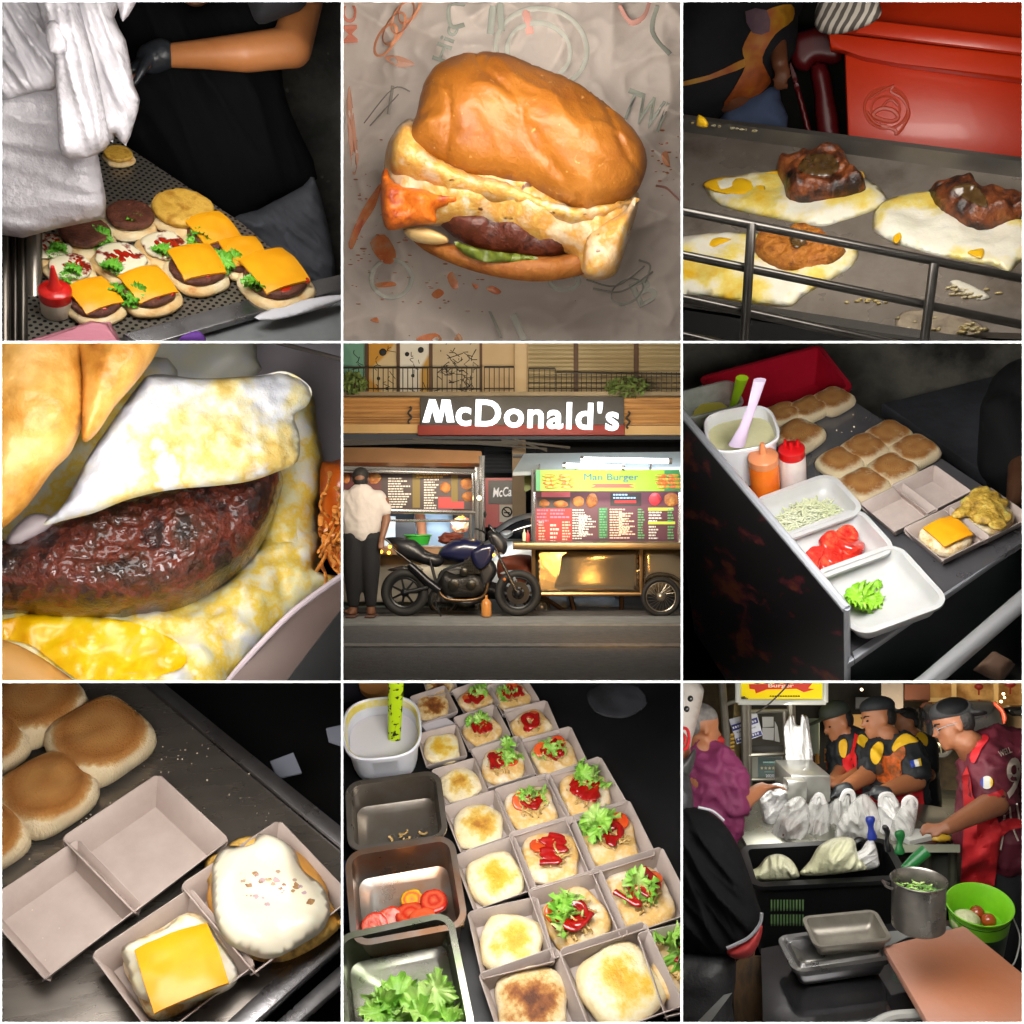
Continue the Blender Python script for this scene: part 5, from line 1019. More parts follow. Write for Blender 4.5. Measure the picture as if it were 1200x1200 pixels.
# vendor inside
vb = thing('person', 'vendor in a pale blue shirt working inside the dark menu cart', 'person', P5(5.7).loc(t5.at(320, 700, 5.7)))
a5 = lambda u, v, d: t5.at(u, v, d)
put('body', grow([('c', a5(320, 480, 5.75), .07, a5(320, 530, 5.75), .05), ('c', a5(275, 610, 5.65), .035, a5(285, 690, 5.5), .028), ('c', a5(285, 690, 5.5), .028, a5(275, 700, 5.35), .02), ('c', a5(320, 560, 5.75), .06, a5(320, 720, 5.75), .06)], .012), m('skin_brown', '#8a5a3c', '#96654a', sc=4, rough=.55, sss=.1), None, vb)
put('shirt', grow([('c', a5(300, 590, 5.72), .075, a5(300, 720, 5.72), .08), ('c', a5(345, 590, 5.72), .075, a5(350, 720, 5.72), .08), ('c', a5(285, 585, 5.7), .045, a5(270, 660, 5.6), .04)], .012), m('blue_shirt', '#8ba3bb', '#9cb4ca', sc=3, rough=.8, bump=.15), None, vb)
# right cart
RC = thing('burger_cart', 'steel burger cart with a lime green banner and a wire wheel', 'food cart', P5(5.1).loc(t5.at(930, 960, 5.1)))
gold = m('cart_body_steel', '#b0a48e', '#bdb09a', sc=1.5, rough=.2, metal=.95, bump=.22, bsc=1.8)
put('body', flat(P5(5.06), [(672, 722), (1260, 722), (1260, 884), (672, 884)], .06, 0, 0, .006), gold, None, RC)
# dented front sheets with a wheel arch
put('body_sheet', puff(P5(4.995), [(680, 726), (1046, 726), (1046, 880), (684, 880)], .016, .03, 0, amp=.035, ns=3.2, smooth=0, res=34, seed=4), gold, None, RC)
put('body_sheet', puff(P5(4.995), [(1052, 726), (1260, 726), (1260, 880), (1196, 880), (1180, 845), (1150, 828), (1110, 824), (1075, 836), (1054, 860)], .016, .03, 0, amp=.035, ns=3.2, smooth=0, res=30, seed=9), gold, None, RC)
bm = nb()
for a, c, r in (((672, 724), (672, 884), .01), ((1049, 724), (1049, 884), .009), ((676, 884), (1060, 884), .01)): tube(bm, [t5.at(*a, 4.97), t5.at(*c, 4.97)], r, 8)
put('body_trim', bm, m('warm_steel', '#b08a5c', rough=.3, metal=.9), None, RC)
put('counter', slab(P5(5.15), 600, 698, 1260, 722, .28, 0, .008), m('counter_steel', '#6a5a44', '#84704f', sc=4, rough=.35, metal=.8), None, RC)
bm = nb()
for u in (672, 1185): tube(bm, [t5.at(u, 450, 5.05), t5.at(u, 705, 5.05)], .012, 8)
put('post', bm, chrome, None, RC)
menu(RC, P5(5.22), 680, 524, 1182, 700, m('menu_plum', '#45202c', '#55283a', sc=2, rough=.45), [
    ('box', 680, 585, 806, 700, Rr_, 1), ('box', 684, 545, 800, 582, m('menu_black', '#1d1418', rough=.5), 1), ('blob', 690, 552, 730, 582, O_, 0), ('blob', 740, 555, 795, 582, O_, 0), ('box', 700, 526, 800, 545, m('menu_rose', '#b0515c', rough=.5), 1),
    ('lines', 684, 588, 724, 640, K_, 12), ('lines', 730, 588, 800, 615, K_, 12), ('lines', 690, 630, 716, 700, Pk, 10), ('lines', 772, 630, 802, 700, Pk, 10), ('lines', 730, 640, 765, 700, W_, 14),
    ('blob', 808, 540, 850, 580, O_, 0), ('blob', 856, 530, 896, 582, O_, 0), ('lines', 808, 588, 866, 690, W_, 9), ('lines', 830, 610, 890, 680, W_, 9), ('box', 900, 582, 930, 688, m('menu_forest', '#2f5a3c', rough=.5), 1), ('lines', 902, 585, 930, 688, G_, 9),
    ('lines', 938, 586, 1010, 690, Pk, 9), ('lines', 970, 600, 1030, 680, Pk, 9), ('lines', 1036, 586, 1062, 690, G_, 9), ('box', 940, 530, 1048, 576, MATS['menu_black'], 1), ('lines', 950, 534, 1036, 556, m('menu_blue', '#8fb0c8', rough=.5), 11), ('box', 955, 556, 1030, 566, Rr_, 3),
    ('box', 1072, 582, 1160, 592, m('menu_lime', '#a8b83a', rough=.5), 1), ('lines', 1074, 596, 1120, 630, W_, 10), ('lines', 1140, 586, 1165, 630, G_, 10), ('box', 1072, 630, 1166, 640, MATS['menu_lime'], 1), ('lines', 1074, 646, 1110, 690, W_, 10), ('lines', 1140, 646, 1166, 690, G_, 10), ('blob', 1130, 530, 1182, 578, O_, 0), ('blob', 1075, 530, 1120, 575, m('menu_scarlet', '#b03038', rough=.5), 0)], 2)
bn = put('banner', slab(P5(5.0), 680, 450, 1182, 524, .02), m('lime_banner', '#6f9a14', '#84ac1c', sc=2, rough=.5), None, RC)
for a, c in ((680, 696), (1130, 1182)): put('banner_end', slab(P5(4.978), a, 451, c, 523, .004), m('banner_green', '#23794a', rough=.5), None, bn)
for u in (730, 785, 1125, 1165):
    bm = nb()
    for i in range(4): blob(bm, P5(4.975).on(u + (i - 1.5) * 3, 470 + i * 13), (.042 - .006 * abs(i - 1.5), .006, .009), sub=2, amp=.2)
    put('burger_picture', bm, m('burger_print', '#c97f2c', '#8aa03a', '#b84a2c', '#d8a850', sc=16, rough=.5, lo=.4, hi=.6), None, bn)
letter(P5(4.975), 'Man Burger', 944, 478, 190, m('banner_blue', '#12506e', rough=.5), bn, h=.002, bold=0, hpx=30)
bm = nb(); pl = P5(4.973)
for P_ in ([(868, 498), (1030, 498), (1006, 505), (1030, 512), (868, 512), (890, 505)],):
    q = [pl.on(*p) for p in P_]; f = bm.faces.new([bm.verts.new(p) for p in q]); r = bmesh.ops.extrude_face_region(bm, geom=[f]); bmesh.ops.translate(bm, verts=[v for v in r['geom'] if isinstance(v, bmesh.types.BMVert)], vec=(0, .003, 0))
put('ribbon', tomesh(bm, smooth=False), m('ribbon_red', '#b8402c', rough=.5), None, bn)
put('side_banner', flat(P5(5.4), [(640, 470), (676, 452), (676, 512), (640, 528)], .02), m('olive_banner', '#5c6a1c', '#4a5a1a', sc=3, rough=.5), None, RC)
put('canopy', flat(t5.plane(5.3, 20, 0, 930, 425), [(640, 405), (1260, 398), (1260, 450), (600, 470)], .02), m('canopy_sheet', '#8f9ba3', '#a0acb4', sc=3, rough=.5, metal=.3), None, RC)
bm = nb()
for u in (700, 830, 960, 1090, 1220): tube(bm, [t5.at(u, 398, 5.5), t5.at(u - 12, 462, 5.0)], .007, 6)
tube(bm, [t5.at(600, 402, 5.45), t5.at(1260, 396, 5.45)], .012, 6); put('canopy_beam', bm, chrome, None, RC)
tubes = m('lit_tube', '#f4faff', em=5)
for (u0, v0, u1, v1, d) in ((842, 413, 1150, 419, 4.97), (780, 434, 985, 441, 4.97)):
    o = thing('tube_light', 'glowing white fluorescent tube, %s one under the canopy' % ('longer' if u0 > 800 else 'shorter'), 'tube light', P5(d).loc(t5.at(u0, v0, d)), 'tube lights over the lime banner')
    bm = nb(); tube(bm, [t5.at(u0, v0, d), t5.at(u1, v1, d)], .0125, 10); put('tube', bm, tubes, None, o)
    bm = nb()
    for e in (0, 1): uu, vv = (u0, v0) if e == 0 else (u1, v1); tube(bm, [t5.at(uu - 6, vv, d), t5.at(uu + 6, vv, d)], .016, 10)
    put('end_cap', bm, chrome, None, o)
def wheel_bike(root, d, u, v, r, tyre, rim, spokes=10, mat_t=None, mat_r=None, name='wheel', wire=False):
    Mx = P5(d).frame(u, v, 1, 0, px=100); k = r / 100
    bm = nb(); q = tyre / 100; tube(bm, [((k - q / 2) * math.cos(a * PI / 24), (k - q / 2) * math.sin(a * PI / 24), 0) for a in range(48)], q / 2, 12, closed=True)
    w = put(name, bm, mat_t, Mx, root)
    bm = nb(); kr = k - q; tube(bm, [((kr) * math.cos(a * PI / 24), (kr) * math.sin(a * PI / 24), 0) for a in range(48)], rim / 100, 8, closed=True)
    blob(bm, (0, 0, 0), (.16, .16, .12), sub=2)
    for i in range(spokes):
        a = 2 * PI * i / spokes
        if wire: tube(bm, [(.1 * math.cos(a + .8), .1 * math.sin(a + .8), .05 * (-1) ** i), (kr * math.cos(a), kr * math.sin(a), 0)], .008, 5)
        else: tube(bm, [(.1 * math.cos(a), .1 * math.sin(a), .03), (kr * math.cos(a), kr * math.sin(a), 0)], lambda t: .045 - .012 * t, 6)
    put('rim', bm, mat_r, Mx, w); return Mx
rub = m('tyre_rubber', '#101113', '#17181a', sc=8, rough=.7)
wheel_bike(RC, 4.93, 1118, 894, 70, 18, 3, 22, rub, m('wheel_alloy', '#9a948a', rough=.3, metal=.8), wire=True)
bm = nb()
for a, c in (((690, 800), (720, 960)), ((700, 890), (800, 955)), ((800, 885), (820, 960)), ((980, 885), (980, 960))): tube(bm, [t5.at(*a, 5.12), t5.at(*c, 5.12)], .012, 6)
put('leg', bm, m('leg_iron', '#3a2a20', rough=.6, metal=.4), None, RC)
tarp = m('blue_tarp', '#5a6674', '#6e7a88', '#48525e', sc=6, rough=.45, bump=.6, bsc=8)
put('tarp', puff(P5(5.35), [(728, 895), (765, 885), (800, 900), (812, 955), (735, 962)], .12, .12, 0, amp=.06, ns=10, smooth=3), tarp, label='small crumpled grey tarp bundle under the steel cart', cat='tarp')
put('tarp', puff(P5(5.4), [(808, 905), (860, 888), (960, 890), (985, 950), (900, 960), (820, 955)], .14, .14, 0, amp=.08, ns=9, smooth=3), tarp, label='wide crumpled grey tarp bundle under the steel cart', cat='tarp')
for u, v, c, lb in ((640, 665, '#b8bfa0', 'pale squeeze bottle at the open end of the steel cart'), (652, 668, '#a02c2c', 'red squeeze bottle at the open end of the steel cart'), (1140, 690, '#d0d0d8', 'round white jar on the steel cart counter')):
    bm = nb(); lathe(bm, [(0, 0), (.07, 0), (.075, .2), (.06, .28), (.025, .33), (.015, .42), (0, .42)] if u < 900 else [(0, 0), (.16, 0), (.17, .12), (.1, .18), (0, .18)], 20, P5(4.98).frame(u, v + 33, 1, 0, px=100) @ Matrix.Rotation(rad(-90), 4, 'X'))
    put('sauce_bottle' if u < 900 else 'sauce_jar', bm, m('bottle_' + c[1:], c, rough=.3), label=lb, cat='bottle' if u < 900 else 'jar')
OF = put('table_frame', puff(P5(5.2), [(545, 790), (560, 755), (660, 748), (680, 800), (670, 850), (560, 840)], .06, .06, 0, amp=.05, ns=8, smooth=3), m('orange_gear', '#8a4630', '#5c2f24', sc=6, rough=.5), label='orange brown gas burner box between the two carts', cat='burner')
# ---------------------------------------------------------------- motorcycle (frame: 100 picture units to one)
BK = thing('motorcycle', 'dark blue naked motorcycle parked side-on at the kerb', 'motorcycle', P5(4.85).frame(420, 962, 1, 0, px=100)); MB_ = WM[BK]
def b2(*uv): return [((u - 420) / 100, (962 - v) / 100) for u, v in uv]
def bput(name, mat, fn, parent=BK): bm = nb(); fn(bm); return put(name, bm, mat, MB_, parent)
blk = m('bike_black', '#141519', '#1b1c21', sc=4, rough=.4); gun = m('bike_metal', '#2c2b29', '#36342f', sc=5, rough=.35, metal=.8); blu = m('bike_blue', '#090d2c', '#0d1238', sc=3, rough=.3, coat=.6)
def bpuff(name, mat, uv, H, dz=0, Rr=None, parent=BK, amp=0):
    pl = P5(4.85 - dz * .00139 * 100); return put(name, puff(pl, uv, H * .139, (Rr or H) * .139, H * .139, smooth=3, res=18, amp=amp * .139), mat, None, parent)
wheel_bike(BK, 4.85, 222, 878, 84, 32, 6, 7, rub, m('bike_rim', '#1c1e22', rough=.35, metal=.5))
wheel_bike(BK, 4.85, 618, 880, 82, 28, 6, 7, rub, MATS['bike_rim'])
bpuff('tail', blk, [(150, 690), (200, 685), (262, 700), (300, 735), (345, 748), (360, 770), (330, 790), (260, 770), (200, 750), (180, 715)], .22)
bpuff('seat', m('seat_vinyl', '#101116', rough=.6), [(180, 690), (255, 695), (290, 728), (335, 745), (350, 735), (362, 755), (320, 765), (250, 735), (195, 715)], .26)
bpuff('fuel_tank', blu, [(338, 745), (360, 715), (400, 692), (450, 690), (490, 700), (505, 730), (490, 760), (430, 775), (370, 765)], .3)
bpuff('side_fairing', blu, [(455, 735), (500, 712), (535, 715), (525, 765), (490, 800), (462, 780)], .12, .32)
bpuff('engine', m('engine_dark', '#1c1c1e', '#2c2a28', sc=7, rough=.45, metal=.5, bump=.6, bsc=10), [(350, 800), (400, 815), (455, 805), (505, 830), (505, 870), (470, 898), (370, 892), (335, 855)], .26, 0, .08, amp=.05)
def cyl(bm):
    for i in range(7):
        P_ = b2((415 + i * 3, 812 - i * 9), (490 + i * 4, 812 - i * 9), (490 + i * 4, 807 - i * 9), (415 + i * 3, 807 - i * 9)); prism(bm, P_, -.26, .26)
    prism(bm, b2((420, 812), (488, 812), (508, 752), (440, 752)), -.2, .2, .02)
bput('cylinder_fins', gun, cyl)
def eng(bm):
    for u, v, r in ((395, 850, .2), (455, 850, .17), (430, 805, .15)): (x, y), = b2((u, v)); lathe(bm, [(0, 0), (r, 0), (r, .05), (r * .7, .08), (0, .08)], 20, Matrix.Translation((x, y, .28)))
    for i in range(6): (x, y), = b2((450 + i * 6, 785 + i * 2)); box(bm, x - .02, y - .16, .2, x + .01, y + .16, .33)
bput('engine_cover', gun, eng)
def frame_tubes(bm):
    for P_, r in (([(495, 705), (440, 770), (360, 800), (330, 850)], .05), ([(505, 725), (490, 800), (500, 860)], .04), ([(330, 850), (300, 860), (222, 878)], .06), ([(310, 760), (330, 840)], .04), ([(360, 800), (470, 790)], .035)):
        for s_ in (-.2, .2): tube(bm, [(*q, s_) for q in b2(*P_)], r, 8)
bput('frame', blk, frame_tubes)
def ex(bm):
    tube(bm, curve([(*q, .1) for q in b2((500, 800), (512, 850), (490, 895), (420, 905), (360, 895), (330, 850))], 5), .055, 10)
bput('exhaust_pipe', m('exhaust_bronze', '#5c4a38', '#7a6248', sc=4, rough=.35, metal=.85), ex)
def mu(bm): tube(bm, [(*q, .24) for q in b2((345, 870), (300, 835), (258, 795), (240, 780))], lambda t: .15 - .04 * t, 14)
bput('muffler', m('muffler_black', '#1d1e22', rough=.3, metal=.6), mu)
def fk(bm):
    for s_ in (-.12, .12): tube(bm, [(*q, s_) for q in b2((520, 680), (560, 770))], .04, 10); tube(bm, [(*q, s_) for q in b2((556, 762), (612, 872))], .055, 10)
bput('fork', m('fork_silver', '#5c5e64', rough=.25, metal=.9), fk)
bpuff('front_fender', m('fender_grey', '#8f98a2', rough=.35, metal=.3), [(555, 812), (590, 800), (640, 805), (670, 830), (640, 822), (615, 822), (618, 860), (600, 840), (590, 822)], .12)
def hb(bm):
    for s_ in (-1, 1): tube(bm, [(*b2((505, 672))[0], 0), (*b2((492, 662))[0], s_ * .35), (*b2((470, 655))[0], s_ * .5)], .03, 8)
    for s_ in (-.4, .4):
        tube(bm, [(*b2((495, 660))[0], s_), (*b2((502, 610))[0], s_ * 1.1)], .018, 6); (x, y), = b2((503, 605)); blob(bm, (x, y, s_ * 1.15), (.05, .12, .14), sub=2)
bput('handlebar', blk, hb)
bpuff('headlight_housing', blk, [(510, 670), (545, 665), (580, 705), (570, 745), (535, 730)], .2)
bpuff('windscreen', m('screen_smoke', '#23262c', rough=.12, spec=.7), [(515, 650), (525, 645), (570, 700), (560, 708)], .16)
bput('headlight', m('headlight_lens', '#b9b4a8', rough=.15), lambda bm: blob(bm, (*b2((560, 730))[0], 0), (.12, .16, .14)))
amb = m('amber_lamp', '#ff9a2a', em=9)
for i, (u, v, z) in enumerate(((172, 718, .2), (165, 740, -.1), (142, 735, .2), (533, 746, .3), (571, 832, .16))):
    bput('indicator', amb if i != 4 else m('dim_amber', '#b0642a', rough=.4), lambda bm: blob(bm, (*b2((u, v))[0], z), .06, sub=2))
bpuff('radiator_shroud', blk, [(470, 770), (520, 760), (545, 800), (520, 850), (500, 870), (480, 830)], .2, 0, .1)
bpuff('rear_hugger', blk, [(160, 800), (215, 785), (280, 800), (310, 850), (290, 860), (255, 815), (200, 805)], .14)
bpuff('belly_pan', blk, [(370, 880), (430, 905), (495, 890), (505, 905), (440, 925), (360, 905)], .2, 0, .06)
bput('plate_bracket', blk, lambda bm: tube(bm, [(*q, 0) for q in b2((200, 740), (165, 700), (150, 690))], .035, 8))
def gr(bm):
    for s_ in (-.16, .16): tube(bm, [(*q, s_) for q in b2((165, 712), (260, 785), (285, 800))], .028, 8)
bput('grab_rail', gun, gr)
bput('brake_disc', m('disc_steel', '#3c3d40', rough=.3, metal=.9), lambda bm: [lathe(bm, [(.22, 0), (.4, 0), (.4, .02), (.22, .02), (.22, 0)], 28, Matrix.Translation((*b2((618, 880))[0], s_))) for s_ in (-.13, .12)])
def ft(bm): tube(bm, [(*q, .25) for q in b2((345, 870), (330, 905), (350, 960))], .03, 6)
bput('side_stand', blk, ft)
bm = nb(); lathe(bm, [(0, 0), (.16, 0), (.18, .05), (.18, .45), (.14, .55), (.05, .62), (.05, .74), (0, .74)], 24, P5(4.8).frame(507, 962, 1, 0, px=100) @ Matrix.Rotation(rad(-90), 4, 'X'))
put('fuel_bottle', bm, m('amber_bottle', '#b5783c', '#c48a4a', sc=3, rough=.3, sss=.2), label='amber plastic bottle standing before the motorcycle', cat='bottle')
# second, older motorbike wheel seen between the first one's wheels
MO = thing('moped', 'moped mostly hidden behind the dark blue motorcycle', 'motorcycle', P5(5.1).frame(380, 962, 1, 0, px=100))
wheel_bike(MO, 5.1, 358, 905, 55, 12, 4, 14, rub, m('old_rim', '#8a8a8a', rough=.35, metal=.8), wire=True)
wheel_bike(MO, 5.1, 700, 930, 32, 12, 3, 8, rub, MATS['old_rim'])
put('body', puff(P5(5.12), [(360, 850), (420, 820), (560, 850), (690, 905), (690, 930), (520, 900), (400, 910)], .05, .05, .05, smooth=3), blk, None, MO)
# ---------------------------------------------------------------- the customer
PE = thing('person', 'customer seen from behind in a beige T-shirt and dark trousers', 'person', P5(4.8).loc(t5.at(70, 962, 4.8)))
q5 = lambda u, v, dz=0: t5.at(u, v, 4.8 + dz)
skin = m('skin_dark', '#6a4430', '#75503a', sc=4, rough=.55, sss=.1)
put('body', grow([('e', q5(68, 478), (.036, .042, .046)), ('c', q5(68, 500), .024, q5(70, 530), .026), ('c', q5(70, 570), .04, q5(70, 650), .04), ('c', q5(5, 545), .024, q5(-5, 620), .02), ('c', q5(150, 560), .026, q5(158, 625), .021), ('c', q5(158, 625), .021, q5(142, 690, -.03), .015), ('e', q5(140, 702, -.04), (.014, .016, .024)), ('c', q5(132, 708, -.05), .006, q5(130, 724, -.06), .005), ('c', q5(140, 712, -.05), .006, q5(140, 728, -.06), .005), ('c', q5(148, 708, -.045), .006, q5(150, 722, -.055), .005),
    ('c', q5(45, 700), .05, q5(42, 900), .022), ('c', q5(95, 700), .05, q5(102, 900), .022), ('c', q5(42, 900), .02, q5(40, 945), .022), ('c', q5(102, 900), .02, q5(103, 945), .022), ('e', q5(38, 948, .03), (.024, .06, .014)), ('e', q5(105, 948, .03), (.022, .055, .014)), ('c', q5(15, 945, .0), .01, q5(16, 950, .02), .01),
    ('e', q5(39, 485), (.006, .008, .013)), ('e', q5(97, 485), (.006, .008, .013))], .006, 5), skin, None, PE)
put('hair', grow([('e', q5(68, 470, .004), (.0405, .045, .042)), ('e', q5(68, 488, -.005), (.036, .036, .03))], .006), m('hair_black', '#0e0c0c', '#171414', sc=20, rough=.7, bump=.3, bsc=60), None, PE)
put('shirt', grow([('c', q5(40, 560), .055, q5(42, 655), .052), ('c', q5(105, 560), .055, q5(100, 655), .052), ('c', q5(70, 545), .068, q5(72, 665), .066), ('c', q5(15, 548), .04, q5(-2, 590), .036), ('c', q5(130, 548), .04, q5(152, 590), .034), ('c', q5(68, 520), .034, q5(70, 545), .04)], .007, 8, fold=(.005, .07)), m('beige_shirt', '#b4aca8', '#bcb5b1', sc=3, rough=.85, bump=.4, bsc=5), None, PE)
put('trousers', grow([('c', q5(45, 690), .058, q5(42, 790), .05), ('c', q5(42, 790), .05, q5(42, 915), .03), ('c', q5(100, 690), .056, q5(102, 790), .048), ('c', q5(102, 790), .048, q5(103, 915), .029), ('c', q5(40, 690), .052, q5(106, 690), .052)], .007, 6), m('navy_trousers', '#0a0b10', '#0f1016', sc=3, rough=.85, bump=.2), None, PE)
bm = nb()
for u in (38, 105): box(bm, *(q5(u - 18, 962) + V((0, -.06, 0))), *(q5(u + 18, 956) + V((0, .06, 0))), .003)
put('sandals', bm, m('sandal', '#5c4038', rough=.7), None, PE)
# lights of the place: street lamp towards the front, tubes, cart bulbs, and an added orange glow
lamp(t5, 600, 140, 3.5, 24, .9, (1, .85, .64), (600, 330, 6.2), sy=.2, spread=110)
lamp(t5, 600, 175, 3.9, 5.5, .9, (1, .94, .88), (600, 800, 4.7), sy=.3)
lamp(t5, 930, 500, 4.8, 1.2, .5, (.95, .98, 1), (930, 640, 5.25), sy=.05)
lamp(t5, 1000, 425, 5.0, 6, .5, (.9, .97, 1), (960, 380, 5.6), sy=.06)
lamp(t5, 230, 448, 5.0, 1., .4, (1, .86, .7), (230, 600, 5.4), sy=.05)
lamp(t5, 300, 605, 5.3, 2.2, .4, (.85, .93, 1), (300, 720, 5.6), sy=.05)
lamp(t5, 1060, 850, 3.3, 1.6, .34, (1, .5, .12), (850, 800, 5.0), sy=.06, spread=70)  # unseen orange lamp added to put a warm reflection on the cart
# ================================================================ bay: burger counter seen from above with tubs, bottles and buns
t6 = cur = Tile(2, 1)
p6 = t6.plane(4.1, 42, 0); A6 = -20
up6 = p6.n
dsteel = m('dark_counter_steel', '#77777c', '#88888e', sc=3, rough=.28, metal=.72, rvar=.1, bump=.04, bsc=40)
def quad3(pts, th, n): # solid from 3D corners
    bm = nb(); A = [bm.verts.new(p) for p in pts]; Z = [bm.verts.new(p - n * th) for p in pts]; k = len(pts); bm.faces.new(A); bm.faces.new(Z[::-1])
    for i in range(k): bm.faces.new((A[i], Z[i], Z[(i + 1) % k], A[(i + 1) % k]))
    return tomesh(bm, smooth=False)
CT = thing('counter', 'dark steel burger counter with a chrome trimmed black side', 'counter', p6.loc(p6.on(600, 600)))
a, c = p6.on(-60, 182, .2), p6.on(592, 958, .2); out6 = (c - a).cross(up6).normalized()
if out6.dot(t6.x) > 0: out6 = -out6
graf = m('printed_side_panel', ('#08080a', .40), ('#0e0a10', .55), ('#5c1426', .58), ('#8a4a1a', .63), ('#3a1a4a', .70), sc=2.2, rough=.35, stretch=(1, 1, 3), rot=(0, .6, .4), det=7)
put('side_panel', quad3([a + up6 * .03, c + up6 * .03, c - up6 * 1.6, a - up6 * 1.6], .02, -out6), graf, None, CT)
put('counter_top', quad3([a - up6 * .2, c - up6 * .2 + (c - a) * .02, p6.on(600, 1085), p6.on(1260, 660), p6.on(1260, 640), p6.on(590, 200), p6.on(300, 240), p6.on(40, 262)], .03, up6), dsteel, None, CT)
chrome6 = m('chrome_trim', '#c8ccd4', rough=.3, metal=.5)
bm = nb(); tube(bm, [a + up6 * .035 + out6 * .012, c + up6 * .035 + out6 * .012], .016, 8); tube(bm, [c + up6 * .04 + out6 * .012, c - up6 * 1.6 + out6 * .012], .011, 8); put('trim', bm, chrome6, None, CT)
f0, f1 = p6.on(588, 1092), p6.on(1300, 600)
put('front_rim', flat(p6, [(582, 1150), (596, 1088), (1260, 612), (1260, 672)], .03, -.032, 0, .005), m('front_rim_steel', '#b3b6bd', '#9f a2a9'.replace(' ', ''), sc=4, rough=.3, metal=.5, rvar=.1), None, CT)
nf = (f1 - f0).cross(up6).normalized(); nf = nf if nf.dot(t6.f) < 0 else -nf
put('front_panel', quad3([p6.on(590, 1110, -.04), p6.on(1300, 620, -.04), p6.on(1300, 620, -.04) - up6 * 1.5, p6.on(590, 1110, -.04) - up6 * 1.5], .02, nf), m('teal_dark_panel', '#0c1a1c', '#122628', sc=3, rough=.5), None, CT)
bm = nb(); tube(bm, [p6.on(560, 1390, .10), p6.on(860, 1195, .10), p6.on(1300, 815, .10)], .030, 14); put('handrail', bm, m('rail_steel', '#c4c6ca', rough=.28, metal=.6), None, CT)
put('cardboard_box', puff(t6.plane(3.35, 60, 0, 1080, 1130), [(1020, 1150), (1090, 1085), (1170, 1130), (1120, 1200)], .05, .03, 0, smooth=0), m('cardboard', '#4a3220', rough=.8), label='small brown cardboard box under the steel rail', cat='box')
# wall and ledge behind
conc = m('stained_concrete', '#55534c', '#7a766b', '#34332f', sc=2.2, det=8, rough=.9, bump=.5, bsc=9)
put('concrete_wall', flat(t6.plane(5.6, 80), [(-60, -60), (1260, -60), (1260, 460), (-60, 460)], .1, 0), conc, label='dark stained concrete wall behind the burger counter', cat='wall')
put('concrete_ledge', flat(t6.plane(5.2, 38, 0, 900, 300), [(700, 262), (1260, 125), (1260, 620), (1000, 470)], .08, 0, 0, .01), m('grey_ledge', '#55585e', '#666970', sc=5, det=7, rough=.8, bump=.3), label='grey concrete ledge running behind the counter', cat='ledge')
# person at the edge
PX = thing('person', 'person in black standing at the counter end, mostly dark', 'person', t6.plane(4.3, 90).loc(t6.at(1130, 400, 4.3)))
w6 = lambda u, v, d=4.35: t6.at(u, v, d)
put('body', grow([('c', w6(1185, 330, 4.5), .08, w6(1190, 440, 4.45), .06), ('c', w6(1190, 440, 4.4), .055, w6(1165, 560, 4.2), .035), ('e', w6(1150, 585, 4.15), (.03, .03, .025)), ('c', w6(1140, 590, 4.13), .011, w6(1105, 600, 4.1), .009), ('c', w6(1140, 600, 4.12), .011, w6(1110, 612, 4.09), .009), ('c', w6(1150, 605, 4.12), .011, w6(1125, 625, 4.08), .009), ('c', w6(1150, 575, 4.13), .012, w6(1115, 580, 4.08), .010)], .014, 5), m('skin_shadowed', '#5c3a26', '#6a452e', sc=4, rough=.6), None, PX)
put('shirt', grow([('c', w6(1150, 240, 4.6), .13, w6(1140, 420, 4.55), .13), ('c', w6(1230, 200, 4.6), .2, w6(1230, 480, 4.6), .2), ('c', w6(1120, 250, 4.5), .09, w6(1180, 430, 4.45), .075)], .02, 8), m('black_shirt', '#08080a', '#0c0c0e', sc=4, rough=.9, bump=.2), None, PX)
# red crate, clear tub
Mr = fr(p6, 325, 150, 400, -15) @ Matrix.Translation((0, 0, -.40)); cr = thing('red_crate', 'deep red plastic crate at the far end of the counter', 'crate', Mr)
put('crate', tub_mesh(1., .62, .42, .02, .05, .05, .02, 3), m('red_plastic', '#a00f24', '#b51830', sc=2, rough=.3), Mr, cr)
Mc = rim(p6, 100, 200, 200, -14, .4); ctb = thing('clear_tub', 'cloudy clear plastic tub at the corner beside the red crate', 'tub', Mc)
put('tub', tub_mesh(.9, .7, .4, .02, .05, .15, .03), m('cloudy_plastic', '#c9ccc4', '#b4b8ae', rough=.3, alpha=.45), Mc, ctb); put('sauce_residue', disc_mesh(.34, .05, .1, 2), m('mustard', '#c4b83a', rough=.3), Mc @ Matrix.Translation((0, 0, .04)), ctb)
bm = nb(); tube(bm, [p6.on(178, 235, .05), p6.on(200, 175, .2), p6.on(214, 128, .3)], [.014, .022, .028], 10, flat=.6); put('spatula', bm, m('lime_handle', '#9ac41a', rough=.3), label='lime green handle standing in the clear tub', cat='spatula')
